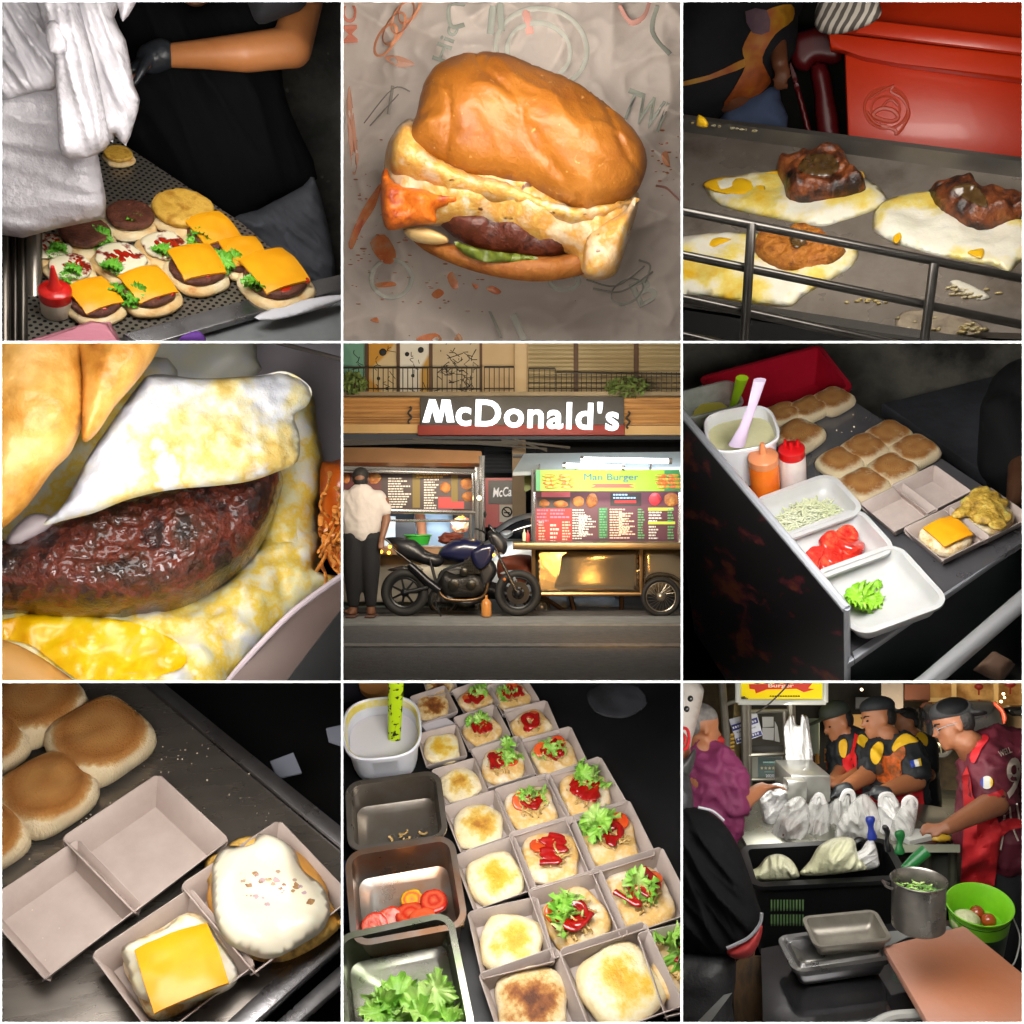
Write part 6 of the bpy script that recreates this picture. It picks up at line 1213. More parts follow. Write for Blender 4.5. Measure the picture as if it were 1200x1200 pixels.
# mayo tub + spatula
Mm = rim(p6, 210, 305, 262, -10, .72); mt_ = thing('sauce_tub', 'tall white square tub filled with mayonnaise', 'tub', Mm); bm = nb()
lathe(bm, [(0, 0), (.38, 0), (.41, .03), (.455, .66), (.485, .67), (.49, .72), (.475, .735), (.45, .72), (.43, .45), (0, .45)], 44, None, 3.4); put('tub', bm, m('white_tub', '#dfdfe2', '#e9e9ec', sc=2, rough=.35, sss=.1), Mm, mt_)
bm = nb(); lathe(bm, [(0, .56), (.25, .575), (.44, .55), (.44, .5)], 44, None, 3.2); put('mayonnaise', bm, m('mayonnaise', '#d6d2a0', '#e0dcb4', sc=2, rough=.25, coat=.3, bump=.4, bsc=3), Mm, mt_)
bm = nb(); tube(bm, [p6.on(195, 362, .25), p6.on(222, 300, .35), p6.on(250, 225, .42), p6.on(276, 135, .55)], [.036, .022, .02, .026], 10, flat=.5); put('spatula', bm, m('lilac_handle', '#cdb6d8', '#dccbe4', sc=2, rough=.3), label='lilac spatula resting in the mayonnaise tub', cat='spatula')
def bottle(u, v, px, body, cap, label, tip=1):
    M = p6.frame(u, v, 1, 0, px=px); b = thing('squeeze_bottle', label, 'bottle', M, 'squeeze bottles by the tubs'); bm = nb(); lathe(bm, [(0, 0), (.44, 0), (.5, .05), (.5, 1.4), (.46, 1.5), (0, 1.5)], 32); put('bottle', bm, body, M, b)
    bm = nb(); lathe(bm, [(.0, 1.48), (.5, 1.48), (.5, 1.74), (.42, 1.82), (.2, 1.86), (.13, 1.9), (.07, 2.3), (0, 2.3)] if tip == 1 else [(0, 1.48), (.48, 1.48), (.48, 1.8), (.38, 1.88), (0, 1.88)], 32)
    if tip == 3:
        for x, y in ((-.22, .05), (0, -.12), (.22, .05)): lathe(bm, [(.1, 1.86), (.05, 2.18), (0, 2.18)], 12, Matrix.Translation((x, y, 0)))
    put('cap', bm, cap, M, b)
bottle(297, 540, 105, m('orange_sauce', '#e0681a', '#e87a24', sc=2, rough=.25, sss=.2), m('orange_cap', '#d98a5c', rough=.3, sss=.2), 'orange sauce squeeze bottle with a pointed tip')
bottle(393, 505, 96, m('cloudy_bottle', '#d4c6c2', '#dfd2cd', sc=2, rough=.3, sss=.2), m('red_cap', '#c20f14', rough=.3), 'white squeeze bottle with a three tipped red cap', 3)
# tubs
wt = m('white_tray_plastic', '#bcbcbc', '#c8c8c7', sc=2, rough=.35, sss=.08)
def tub6(u, v, px, label, l=.72, ang=A6):
    M = rim(p6, u, v, px, ang, .24); o = thing('white_tub', label, 'tub', M, 'white tubs along the counter side'); put('tub', tub_mesh(.86, l, .24, .025, .06, .16, .03), wt, M, o); return M
Ma = tub6(440, 575, 300, 'white tub of shredded cabbage next to the bottles', .62); Mt = tub6(545, 705, 300, 'white tub of tomato slices between two other tubs', .66); Ml = tub6(690, 862, 326, 'nearest white tub, almost empty but for lettuce scraps', .84)
put('shredded_cabbage', shreds_mesh(300, .36, .24, .16, .24, .008, 3), m('cabbage', '#d0d8a4', '#e4e8cc', sc=3, rough=.4), Ma @ Matrix.Translation((.0, -.02, .05)), kind='stuff', label='shredded pale cabbage in the far white tub', cat='cabbage')
for i, (x, y, s_, rz) in enumerate(((-.26, -.02, 1, .2), (-.1, -.12, 1.05, 1), (-.02, .08, 1, .5), (.13, -.02, 1.1, 2), (.2, .16, .8, .1), (-.2, -.2, .9, .6), (.04, -.2, .9, 1.4))):
    put('tomato_slice', disc_mesh(.16, .10, .06, 40 + i), m('red_tomato', '#b81a14', '#d4362a', '#e2603c', sc=12, rough=.15, coat=.5, sss=.1), Mt @ Matrix.Translation((x, y, .08 + .02 * (i % 3))) @ Matrix.Rotation(rz, 4, 'Z') @ Matrix.Rotation(.5, 4, 'X') @ Matrix.Scale(s_, 4), group='tomato slices in the white tub', label='glossy red tomato slice heaped with others in the white tub', cat='tomato slice')
put('lettuce_scrap', lettuce_mesh(4, .14, .1, 51, .4, 9), m('bright_lettuce', '#7ab81e', '#98d03c', sc=4, rough=.4), Ml @ Matrix.Translation((-.2, .05, .04)), label='bright green lettuce scrap lying in the near white tub', cat='lettuce')
put('lettuce_scrap', lettuce_mesh(1, .05, .02, 52, .3, 5), MATS['bright_lettuce'], Ml @ Matrix.Translation((.08, .2, .05)), label='tiny lettuce shred beside the bigger scrap in the white tub', cat='lettuce')
# buns
B6 = [bun_mesh(1, .34, 3.8, 60 + s) for s in range(4)]
pos6 = [(555, 445, 128, 'near end of the far pair row'), (640, 398, 128, ''), (725, 350, 124, ''), (638, 525, 138, ''), (738, 470, 134, ''), (815, 405, 132, '')]
lab6 = ['toasted bun in the block of six, by the red capped bottle', 'toasted bun in the block of six, middle of the far side', 'toasted bun in the block of six, farthest up the counter', 'toasted bun in the block of six, nearest the paper boxes', 'toasted bun in the block of six, middle of the near side', 'toasted bun in the block of six, closest to the ledge']
for i, (u, v, px, _) in enumerate(pos6):
    M = fr(p6, u, v, px, -28); b = thing('toasted_bun', lab6[i], 'bun', M, 'block of six toasted buns'); put('bun', B6[i % 4], toast7(), M, b)
for i, (u, v, px, lb) in enumerate(((355, 272, 112, 'toasted bun beside the mayonnaise tub, against the red crate'), (445, 254, 112, 'toasted bun between two others below the red crate'), (530, 226, 112, 'toasted bun at the outer corner of the red crate'), (415, 352, 130, 'toasted bun lying alone behind the red capped bottle'))):
    M = fr(p6, u, v, px, -20 - 5 * i); b = thing('toasted_bun', lb, 'bun', M, 'buns by the red crate'); put('bun', B6[(i + 1) % 4], toast7(), M, b)
# paper boxes
clam(fr(p6, 760, 615, 165, -26), fr(p6, 872, 552, 165, -26), 'empty opened paperboard box beside the six buns', group='opened paper boxes on the dark counter')
clam(fr(p6, 925, 708, 178, -26), fr(p6, 1065, 640, 178, -26), 'opened paperboard box with a cheese bun and an omelette bun', group='opened paper boxes on the dark counter')
M = fr(p6, 925, 702, 178, -24); b = thing('cheese_bun', 'bun with a square orange cheese slice in the paper box', 'burger', M); put('bun', bun_mesh(.8, .26, 3, 70), bunside, M, b); put('cheese_slice', cheese_mesh(.62, .05, .03, 3), cheese, M @ Matrix.Translation((0, -.04, .34)), b)
M = fr(p6, 1065, 628, 178, -24); b = thing('omelette_bun', 'bun heaped with yellow speckled omelette in the paper box', 'burger', M); put('bun', bun_mesh(.85, .25, 2.6, 71), bunside, M, b)
bm = nb(); rg = random.Random(5)
for _ in range(26): blob(bm, (rg.gauss(0, .2), rg.gauss(0, .2), .26 + rg.uniform(0, .16)), (rg.uniform(.1, .2), rg.uniform(.1, .2), rg.uniform(.05, .1)), amp=.5, ns=3, seed=rg.random() * 9)
me, _ = remesh(bm, .025, 2); put('omelette', me, m('omelette', ('#2c2414', .3), ('#a8842c', .42), ('#d0ac48', .55), ('#b8c070', .7), sc=5, rough=.4, bump=.4, bsc=14), M, b)
rg = random.Random(8); bm = nb()
for _ in range(22):
    u, v = rg.gauss(640, 90), rg.gauss(300, 40)
    if v > 330: continue
    blob(bm, p6.on(u, v, .003), [rg.uniform(.002, .005) for _ in range(3)], sub=1)
put('bread_crumbs', bm, crumb, kind='stuff', label='crumbs scattered on the dark counter by the six buns', cat='crumbs')
key(t6, 19, (1, .97, .93), u=500, aim=(500, 600, 4.1), size=.6)
# ================================================================ bay: rows of paper trays beside steel pans
t8 = cur = Tile(1, 2)
p8 = t8.plane(4.0, 58, 0); A8 = -17
black8 = m('black_tray_counter', '#0a0a0c', '#121215', sc=3, rough=.45, rvar=.15)
put('black_counter', flat(p8, [(-60, -60), (1260, -60), (1260, 1260), (-60, 1260)], .03, -.03), black8, label='black counter under the rows of paper trays', cat='counter')
ringm = m('dried_stain', '#3a3a40', '#1a1a1e', sc=5, rough=.7)
put('dried_stain', puff(p8, [(860, 40), (930, 5), (1040, 20), (1070, 80), (990, 130), (890, 110)], .004, .05, 0, amp=.01, h=.002, ns=12), ringm, label='dried grey stain on the black counter beyond the tray rows', cat='stain')
card8 = m('mauve_tray_card', '#b5a7a0', '#bfb2ab', sc=4, rough=.75, bump=.04, bsc=60)
yb = m('yellow_toast', ('#b87a2a', .02), ('#d9a53a', .12), ('#e6c468', .22), ('#f0dfae', .30), ('#efe0bc', .40), drv='r', dist=.75, sc=5, rough=.55, bump=.4, bsc=14, sss=.08, det=8)
yb2 = m('egg_washed_toast', ('#dca41e', .02), ('#e6bc3c', .13), ('#efd98a', .22), ('#f3e8c6', .31), ('#ead6a4', .42), drv='r', dist=.8, sc=4.5, rough=.42, bump=.3, bsc=12, sss=.08, coat=.15, det=7)
yb3 = m('brown_toast', ('#5c2c0c', .02), ('#8f5220', .14), ('#b87a34', .22), ('#e2c080', .31), ('#efdcb4', .42), drv='r', dist=.8, sc=6, rough=.55, bump=.4, bsc=16, det=8)
pale = m('pale_bun_half', '#f0e0bd', '#e3b867', '#f5ead2', sc=2.4, rough=.6, bump=.25, bsc=14, sss=.08)
ket = m('ketchup', '#92080a', '#b0120c', sc=5, rough=.12, coat=.5, sss=.1)
lett = m('lettuce_green', '#6fae32', '#98cc54', '#c2dd8a', sc=3, rough=.4, bump=.3, bsc=9, sss=.15)
onion = m('fried_onion', '#c49a4e', '#dcbc7a', '#a87838', sc=5, rough=.35)
tom = m('tomato_slice', '#e0481a', '#ee6a2a', sc=3, rough=.2, coat=.4, sss=.15)
LET = [lettuce_mesh(6, .21, .17, s, .55, 4, .5) for s in range(9)]; SAU = [sauce_mesh(s * 3 + 1, 7 + s % 5, .18 + .015 * (s % 6), .034 + .004 * (s % 4), 1 + s % 4, 'zig' if s % 3 else 'coil') for s in range(11)]
ONI = [shreds_mesh(60, .26, .24, .09, .2, .017, s) for s in range(3)]; BUN8 = [bun_mesh(.76, .17, 3.2 + .2 * (s % 4), 20 + s, amp=.13) for s in range(9)]; TOM = [disc_mesh(.14, .04, .03, s) for s in range(2)]
rows = {'row beside the steel pans': [(665, 1130, 300, 'A', yb3), (592, 915, 262, 'A', yb2), (537, 690, 232, 'A', yb2), (482, 508, 205, 'A', yb), (415, 368, 165, 'A', yb), (352, 240, 152, 'A', yb2), (325, 97, 136, 'A', yb3)],
        'middle row of the counter': [(968, 1062, 330, 'A', yb2), (822, 832, 275, 'B', 1), (735, 622, 245, 'B', 2), (665, 452, 212, 'B', 3), (565, 302, 182, 'B', 0), (492, 178, 158, 'B', 3), (470, 72, 132, 'B', 1)],
        'row along the black wall side': [(1222, 1015, 310, 'B', 1), (1045, 758, 272, 'B', 3), (935, 568, 242, 'B', 3), (850, 402, 215, 'B', 1), (745, 272, 187, 'B', 3), (665, 162, 162, 'B', 2), (600, 62, 142, 'B', 1)],
        'short row at the added top divider': [(345, 20, 110, 'A', yb3), (500, 2, 110, 'B', 0)]}
ordn = ['nearest', 'second', 'third', 'fourth', 'fifth', 'sixth', 'farthest']; k8 = 0
for rname, L in rows.items():
    for i, (u, v, px, kind, arg) in enumerate(L):
        k8 += 1; rg = random.Random(k8); M = fr(p8, u, v + px * .06, px, A8 + rg.uniform(-4, 4)); on_ = ordn[i]
        tr = thing('paper_tray', f'mauve paper tray, {on_} in the {rname}', 'paper tray', M, 'paper trays in rows'); tray_parts(tr, card8, .78, .74, .30, .10)
        F = M @ Matrix.Translation((rg.uniform(-.02, .02), rg.uniform(-.02, .03), .015)) @ Matrix.Rotation(rg.uniform(-.5, .5), 4, 'Z')
        if kind == 'A':
            b = thing('toasted_bun', f'bare toasted bun half in the {on_} tray, {rname}', 'bun', F, 'bare buns in the trays'); put('bun', BUN8[k8 % 9], arg, F @ Matrix.Scale(1.04, 4), b)
        else:
            b = thing('open_burger', f'ketchup topped open bun, {on_} tray, {rname}', 'burger', F, 'topped buns in the trays'); put('bun', BUN8[k8 % 9], pale, F, b)
            G = F @ Matrix.Translation((rg.uniform(-.05, .05), rg.uniform(-.05, .05), .19))
            if arg & 1 or arg == 0: put('lettuce', LET[k8 % 9], lett, F @ Matrix.Translation((rg.uniform(.02, .16) * rg.choice((-1, 1)), rg.uniform(.02, .16), .17)) @ Matrix.Rotation(rg.uniform(0, 6), 4, 'Z') @ Matrix.Scale(rg.uniform(.7, .95), 4), b)
            for q in range(rg.randint(1, 2)): put('tomato_slice', TOM[q], tom, G @ Matrix.Translation((rg.uniform(-.2, .2), rg.uniform(-.05, .2), .02)) @ Matrix.Rotation(rg.uniform(-.5, .5), 4, 'X'), b)
            put('onions', ONI[k8 % 3], onion, G @ Matrix.Rotation(rg.uniform(0, 6), 4, 'Z') @ Matrix.Translation((0, 0, .0)) @ Matrix.Diagonal((.85, .85, 1.3, 1)), b)
            put('ketchup', SAU[k8 % 11], ket, G @ Matrix.Translation((0, 0, .10)) @ Matrix.Rotation(rg.uniform(0, 6), 4, 'Z'), b)
pan = m('deep_pan_steel', '#8f8f91', '#a3a2a0', sc=4, rough=.32, metal=.92, rvar=.08)
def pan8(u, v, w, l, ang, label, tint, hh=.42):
    pan = m('pan_reflection_film_' + tint[1:], tint, '#9a9690', sc=2.5, rough=.3, metal=.92, rvar=.08)  # tint paints food reflections into the steel, along with juice film
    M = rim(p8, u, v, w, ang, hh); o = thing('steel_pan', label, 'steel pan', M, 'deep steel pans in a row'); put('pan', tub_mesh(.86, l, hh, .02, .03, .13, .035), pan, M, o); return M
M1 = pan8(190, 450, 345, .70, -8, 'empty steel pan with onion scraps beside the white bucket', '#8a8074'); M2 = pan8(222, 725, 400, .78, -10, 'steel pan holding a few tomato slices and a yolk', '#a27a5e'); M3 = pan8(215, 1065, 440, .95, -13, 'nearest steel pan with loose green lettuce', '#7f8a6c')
put('onion_scraps', shreds_mesh(9, .3, .14, .03, .12, .014, 4, .9), m('onion_scrap', '#c9a86a', '#a07a40', sc=5, rough=.4), M1 @ Matrix.Translation((.02, -.12, .05)), label='onion scraps left in the emptiest steel pan', cat='onion scraps', kind='stuff')
for i, (x, y, s_, c, nm) in enumerate(((.05, .06, .5, '#f0b414', 'egg_yolk'), (-.16, -.10, .62, '#e23a1a', 'tomato_slice'), (.02, -.10, .7, '#d42a14', 'tomato_slice'), (.24, -.02, .6, '#c42418', 'tomato_slice'), (-.3, -.16, .6, '#d8341a', 'tomato_slice'), (.12, -.2, .62, '#e2562a', 'tomato_slice'))):
    put(nm, disc_mesh(.2, .1 if nm == 'egg_yolk' else .07, .05, i, rr=.4), m('wet_' + c[1:], ('#e07a50', .0), (c, .08), ('#d8603c', .13), (c, .18), drv='r', dist=.08, sc=14, rough=.15, coat=.4, bump=.2), M2 @ Matrix.Translation((x, y, .07 + .02 * i)) @ Matrix.Rotation(.4 * math.sin(i * 2), 4, 'X') @ Matrix.Scale(s_, 4), label=('yellow piece on the tomato slices in the pan', 'orange red tomato slice in the middle of the pan, next to two others', 'big red tomato slice below the yellow piece', 'dark red tomato slice at the pan side next to the trays', 'tomato slice in the pan corner far from the trays', 'pale orange tomato slice nearest the pan rim')[i], cat='yolk' if i == 0 else 'tomato slice', group=None if i == 0 else 'tomato slices in the steel pan')
for i, (x, y, s_) in enumerate(((-.1, -.1, 1.2), (.16, -.12, 1.25), (.02, -.3, 1.2), (-.24, -.28, 1.1), (.26, -.34, 1.0))):
    put('lettuce_bunch', lettuce_mesh(7, .19, .12, 30 + i, .3, 7, .3), lett, M3 @ Matrix.Translation((x, y, .10)) @ Matrix.Scale(s_ * .82, 4), label=('frilly lettuce bunch at the middle of the pan', 'frilly lettuce bunch at the tray side of the pan', 'lettuce bunch low in the middle of the pan', 'pale lettuce bunch at the outer side of the pan', 'lettuce bunch nearest the tray corner of the pan')[i], cat='lettuce', group='lettuce in the near pan')
# bucket, spatula, things behind
Mb = rim(p8, 142, 162, 265, -6, .62); bk = thing('white_bucket', 'white plastic bucket smeared with yellow sauce', 'bucket', Mb); bm = nb()
lathe(bm, [(0, 0), (.40, 0), (.42, .02), (.48, .55), (.515, .56), (.52, .62), (.50, .635), (.485, .62), (.44, .12), (0, .08)], 44, None, 3.)
put('bucket', bm, m('white_plastic', '#dcdce4', '#e8e8ee', sc=2, rough=.35, sss=.1), Mb, bk); bm = nb()
lathe(bm, [(.475, .53), (.488, .60), (.492, .622), (.47, .60), (.46, .5)], 44, None, 3.); put('sauce_smear', bm, m('yellow_sauce', '#d9c23a', '#e6d77a', '#e4e0d8', sc=3, rough=.3), Mb, bk); bm = nb(); lathe(bm, [(0, .30), (.45, .30), (.45, .33), (0, .34)], 40, None, 3.); put('sauce', bm, m('white_sauce', '#dedbe0', rough=.25), Mb, bk)
bm = nb(); a, c = p8.on(185, 205, .12), p8.on(192, -30, .42); tube(bm, [a, a.lerp(c, .5), c], [.026, .03, .032], 10, flat=.5)
put('spatula', bm, m('speckled_green', '#b8d816', sc=4, rough=.35, speck='#11140a', ssc=42, sth=.58), label='lime green spatula with black specks standing in the bucket', cat='spatula')
bm = nb(); lathe(bm, [(0, 0), (.5, 0), (.52, .6), (0, .6)], 30); put('orange_tub', bm, m('orange_tub', '#c98a4a', rough=.4), fr(p8, 120, 45, 100, 0), label='orange tub behind the white bucket', cat='tub')
put('paper_stack', flat(p8, [(275, 160), (370, 145), (400, 165), (300, 195)], .03, .0), m('white_paper', '#c9c4c8', rough=.8), label='folded white paper between two trays and the bucket', cat='paper')
bm = nb(); box(bm, -.5, -.5, 0, .5, .5, .3, .03); put('dark_box', bm, m('dark_box', '#24222c', rough=.5), fr(p8, 30, 50, 120, -10), label='dark box in the corner beyond the white bucket', cat='box')
bm = nb(); box(bm, -.5, -1.4, 0, .5, 1.4, .35, .02); put('blue_crate', bm, m('blue_crate', '#2b3460', '#343e70', sc=3, rough=.5), fr(p8, -20, 760, 90, -8), label='dark blue crate edge outside the steel pans', cat='crate')
bm = nb(); box(bm, -.4, -.3, 0, .4, .3, .3, .02); put('wood_block', bm, m('pale_wood', '#a98458', '#b99468', sc=5, rough=.7), fr(p8, 405, 850, 60, -10), label='pale wood block between the steel pans and the trays', cat='block')
key(t8, 18, (1, .96, .92))
# ================================================================ bay: burger stall crew at night
t9 = cur = Tile(2, 2)
a9 = t9.at
F9 = lambda d: t9.plane(d, 90)
p9 = t9.plane(3.7, 34, 0, 600, 1000)
skin9 = m('warm_skin', '#9a6240', '#a66c48', sc=5, rough=.5, sss=.15, bump=.05); skin9d = m('tan_skin', '#7c4c32', '#885638', sc=5, rough=.5, sss=.15, bump=.05)
hair9 = m('short_black_hair', '#0c0a0a', '#151212', sc=30, rough=.6, bump=.4, bsc=80); eye9 = m('dark_eyes', '#120c0a', rough=.2)
glove = m('grey_black_glove', '#23262a', '#34383c', sc=5, rough=.4, bump=.2)
cap9 = m('dark_cap', '#14181c', '#1e2328', sc=6, rough=.7, bump=.1)
# far street
put('street_floor', flat(t9.plane(6.2, 12, 0, 600, 480), [(-100, 300), (1300, 300), (1300, 720), (-100, 720)], .03), m('night_asphalt', '#3c3d38', '#55564c', sc=9, det=8, rough=.8), kind='structure', label='dark asphalt behind the stall crew', cat='road')
put('far_wall', flat(F9(7.25), [(-100, -100), (1300, -100), (1300, 700), (-100, 700)], .03), m('night_wall', '#4a4032', '#2c261e', '#6a5638', sc=5, det=3, rough=.9), label='dark wall across the street behind the stall', cat='wall')
SH = thing('lantern_shop', 'warmly self-glowing shop front across the street with red lanterns', 'shop', F9(7.1).loc(a9(1050, 100, 7.1)))
put('wall', slab(F9(7.15), 870, -60, 1260, 95, .05), m('self_lit_ochre', '#b08448', '#8a5a24', '#c89a58', sc=4, rough=.7, em=.35), None, SH)  # wall, pillars and beam emit light themselves to look lit
put('pillar', slab(F9(7.0), 945, -60, 962, 90, .04), m('self_lit_cream', '#c9a468', rough=.7, em=.3), None, SH); put('pillar', slab(F9(7.0), 1092, -60, 1108, 100, .04), MATS['self_lit_cream'], None, SH)
put('beam', slab(F9(7.0), 865, 62, 960, 76, .05), MATS['self_lit_cream'], None, SH)
for u, v, r in ((1042, 20, 16), (1152, 10, 20)):
    bm = nb(); lathe(bm, [(0, -.75), (.4, -.72), (.95, -.3), (1, 0), (.95, .3), (.4, .72), (0, .75)], 18, F9(6.9).frame(u, v, 1, 0, px=r) @ Matrix.Rotation(rad(-90), 4, 'X')); tube(bm, [a9(u, v + r * .7, 6.9), a9(u, v + r * 1.8, 6.9)], .006, 6)
    put('paper_lantern', bm, m('red_lantern', '#7a1a10', rough=.6, em=.3), label='red paper lantern hanging before the self-glowing shop, %s' % ('beside the cream pillar' if u < 1100 else 'next to the added side divider'), cat='lantern', group='red lanterns across the street')
for u, v, r, lb in ((1128, 45, 5, 'small warm lamp in the far shop, topmost of three'), (1132, 58, 4, 'small warm lamp in the far shop, middle of three'), (1120, 72, 5, 'small warm lamp in the far shop, lowest of three'), (555, 95, 6, 'red street light far behind the crew'), (632, 30, 5, 'white lamp far behind the yellow sign')):
    bm = nb(); blob(bm, a9(u, v, 6.95), .002 * r, sub=2); put('far_lamp', bm, m('far_glow' + ('_red' if 'red' in lb else ''), '#ff4a3a' if 'red' in lb else '#ffd9a0', em=6), label=lb, cat='lamp')
SUV = thing('parked_car', 'black car parked behind the crew with a red tail lamp', 'car', F9(6.6).loc(a9(970, 200, 6.6)))
put('body', puff(F9(6.6), [(835, 90), (900, 72), (1080, 66), (1120, 100), (1142, 150), (1130, 190), (1080, 215), (980, 245), (870, 250), (830, 200)], .3, .3, .1, smooth=4), m('car_black', '#14161c', '#1a1c22', rough=.2, coat=.8), None, SUV)
put('tail_lamp', puff(F9(6.28), [(1096, 72), (1125, 95), (1140, 130), (1128, 150), (1118, 110), (1095, 85)], .03, .02, smooth=3), m('tail_lamp_red', '#c0402a', rough=.25, em=.5), None, SUV)
wheel9 = F9(6.4).frame(908, 225, 1, 0, px=34); bm = nb(); tube(bm, [(math.cos(i * PI / 12), 1.1 * math.sin(i * PI / 12), 0) for i in range(24)], .3, 8, closed=True); put('wheel', bm, rub, wheel9, SUV)
bm = nb(); [tube(bm, [(0, 0, .05), (math.cos(i * PI / 4), math.sin(i * PI / 4), .05)], .07, 5) for i in range(8)]; put('rim', bm, m('dim_alloy', '#8a8a7a', rough=.3, metal=.8), wheel9, SUV)
WC = thing('parked_car', 'pale car half hidden by the added side divider behind the black one', 'car', F9(6.8).loc(a9(1180, 140, 6.8)))
put('body', puff(F9(6.8), [(1120, 95), (1180, 85), (1260, 90), (1260, 210), (1150, 215), (1128, 160)], .2, .2, .1, smooth=4), m('car_tan', '#7d6a52', '#6a5a48', sc=2, rough=.3), None, WC); put('windscreen', puff(F9(6.6), [(1130, 96), (1180, 90), (1260, 95), (1260, 118), (1160, 122)], .02, .02, smooth=3), m('dark_glass', '#0d0e10', rough=.1), None, WC)
put('concrete_column', slab(F9(6.2), 700, -60, 775, 260, .1), m('dim_column', '#2e2925', '#3b342e', sc=4, rough=.9), label='dim concrete column behind the crew', cat='column')
for k, (u0, v0, u1, v1, c, lb) in enumerate(((505, 100, 540, 190, '#6a5a44', 'tan shop shutter between the yellow sign and the column'), (560, 120, 640, 180, '#8a6a3a', 'amber lit sign board behind the two caps'), (610, 60, 700, 100, '#2f333c', 'dark awning behind the backwards cap'), (780, 15, 870, 70, '#6a3a24', 'reddish shop sign over the black car'), (780, 100, 830, 170, '#39322c', 'brown shutter beside the concrete column'))):
    put('far_sign', slab(F9(6.9), u0, v0, u1, v1, .06, 0, .006), m('far_' + c[1:], c, rough=.7, em=.12 if k in (1, 3) else 0), label=lb, cat='sign')
put('plastic_box', slab(F9(5.8), 510, 283, 565, 345, .15, 0, .01), m('orange_plastic', '#c0441a', rough=.4), label='orange plastic box behind the first capped cook', cat='box')
for i, (u0, v0, u1, v1, c) in enumerate(((440, 255, 466, 312, '#9a1c1c'), (470, 245, 484, 290, '#c98a2c'), (502, 240, 520, 285, '#b87a34'), (435, 135, 485, 262, '#8f9c8c'))):
    put('shelf_item', slab(F9(5.9), u0, v0, u1, v1, .06, 0, .01), m('shelf_' + c[1:], c, rough=.5), label=('dark red canister behind the hanging bags', 'amber jar beside the dark red canister', 'orange jar near the capped cook', 'pale grey panel behind the hanging white bags')[i], cat=('canister', 'jar', 'jar', 'panel')[i])
# stall frame
ST = thing('food_stall', 'metal stall frame carrying the yellow sign and a glass cabinet', 'stall', F9(5.4).loc(a9(280, 250, 5.4)))
alu = m('stall_alu', '#a8a498', '#8a867a', sc=5, rough=.35, metal=.7); br9 = m('brass_post', '#9a8a5a', '#6a5a3a', sc=6, rough=.4, metal=.6)
for u0, v0, u1, v1, r in ((222, 60, 228, 400, .02), (238, 70, 242, 400, .012), (140, -40, 175, 400, .02), (385, 75, 392, 320, .022), (362, 105, 372, 400, .012), (225, 108, 372, 104, .01), (235, 260, 365, 255, .012), (160, 80, 225, 60, .012), (235, 345, 360, 345, .01)): put('post', tube(nb(), [a9(u0, v0, 5.3), a9(u1, v1, 5.3)], r, 8), alu, None, ST)
put('cabinet_back', slab(F9(5.5), 230, 100, 375, 420, .03), m('cabinet_grey', '#4a463e', '#6a655a', sc=4, rough=.5), None, ST)
put('side_panel', slab(F9(5.6), 60, -60, 215, 420, .03), m('brown_clutter', '#4a3a28', '#6a5838', '#2e2a24', sc=7, det=6, rough=.6), None, ST)
bm = nb(); box(bm, *a9(185, 60, 5.42), *(a9(205, 420, 5.42) + V((0, .03, 0)))); put('post', bm, br9, Matrix(), ST)
put('shelf', slab(F9(5.35), 240, 232, 362, 256, .12, 0, .004), m('shelf_dark', '#3a3632', rough=.6), None, ST)
bm = nb()
for k in range(14): tube(bm, [a9(172, 190 + k * 14, 5.28), a9(186, 186 + k * 14, 5.28)], .008, 6)
put('rope_wrap', bm, m('yellow_rope', '#9a7a2a', rough=.7), label='yellow rope wound round the stall post', cat='rope')
YS = thing('stall_sign', 'bright yellow stall sign with a red ribbon and pale frame', 'sign', F9(5.0).loc(a9(355, 30, 5.0)))
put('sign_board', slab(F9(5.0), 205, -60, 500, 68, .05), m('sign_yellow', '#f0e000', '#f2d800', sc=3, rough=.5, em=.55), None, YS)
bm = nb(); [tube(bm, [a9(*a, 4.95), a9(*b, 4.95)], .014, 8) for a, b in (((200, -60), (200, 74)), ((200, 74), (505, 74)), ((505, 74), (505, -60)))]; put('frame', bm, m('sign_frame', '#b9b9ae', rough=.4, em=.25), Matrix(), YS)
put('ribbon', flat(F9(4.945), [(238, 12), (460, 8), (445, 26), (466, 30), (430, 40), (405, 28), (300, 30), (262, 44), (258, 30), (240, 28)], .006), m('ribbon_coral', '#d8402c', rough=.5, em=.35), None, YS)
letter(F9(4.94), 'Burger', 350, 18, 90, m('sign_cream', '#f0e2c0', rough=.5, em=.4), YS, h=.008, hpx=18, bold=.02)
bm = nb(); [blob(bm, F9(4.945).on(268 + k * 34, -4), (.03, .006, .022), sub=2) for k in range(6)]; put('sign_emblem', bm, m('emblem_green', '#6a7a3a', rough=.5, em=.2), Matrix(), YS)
bm = nb(); x = 310
while x < 415: tube(bm, [a9(x, 53, 4.945), a9(x + 7, 53, 4.945)], .0035, 5); x += 9
put('small_print', bm, m('print_brown', '#6a4a10', rough=.6), Matrix(), YS)
bm = nb(); tube(bm, [a9(*p, 4.85) for p in curve([(372, -10), (372, 14), (330, 60), (290, 95), (262, 112)], 5)], .004, 6); put('cable', bm, m('thin_cable', '#4a4640', rough=.6), label='thin cable hanging across the yellow sign', cat='cable')
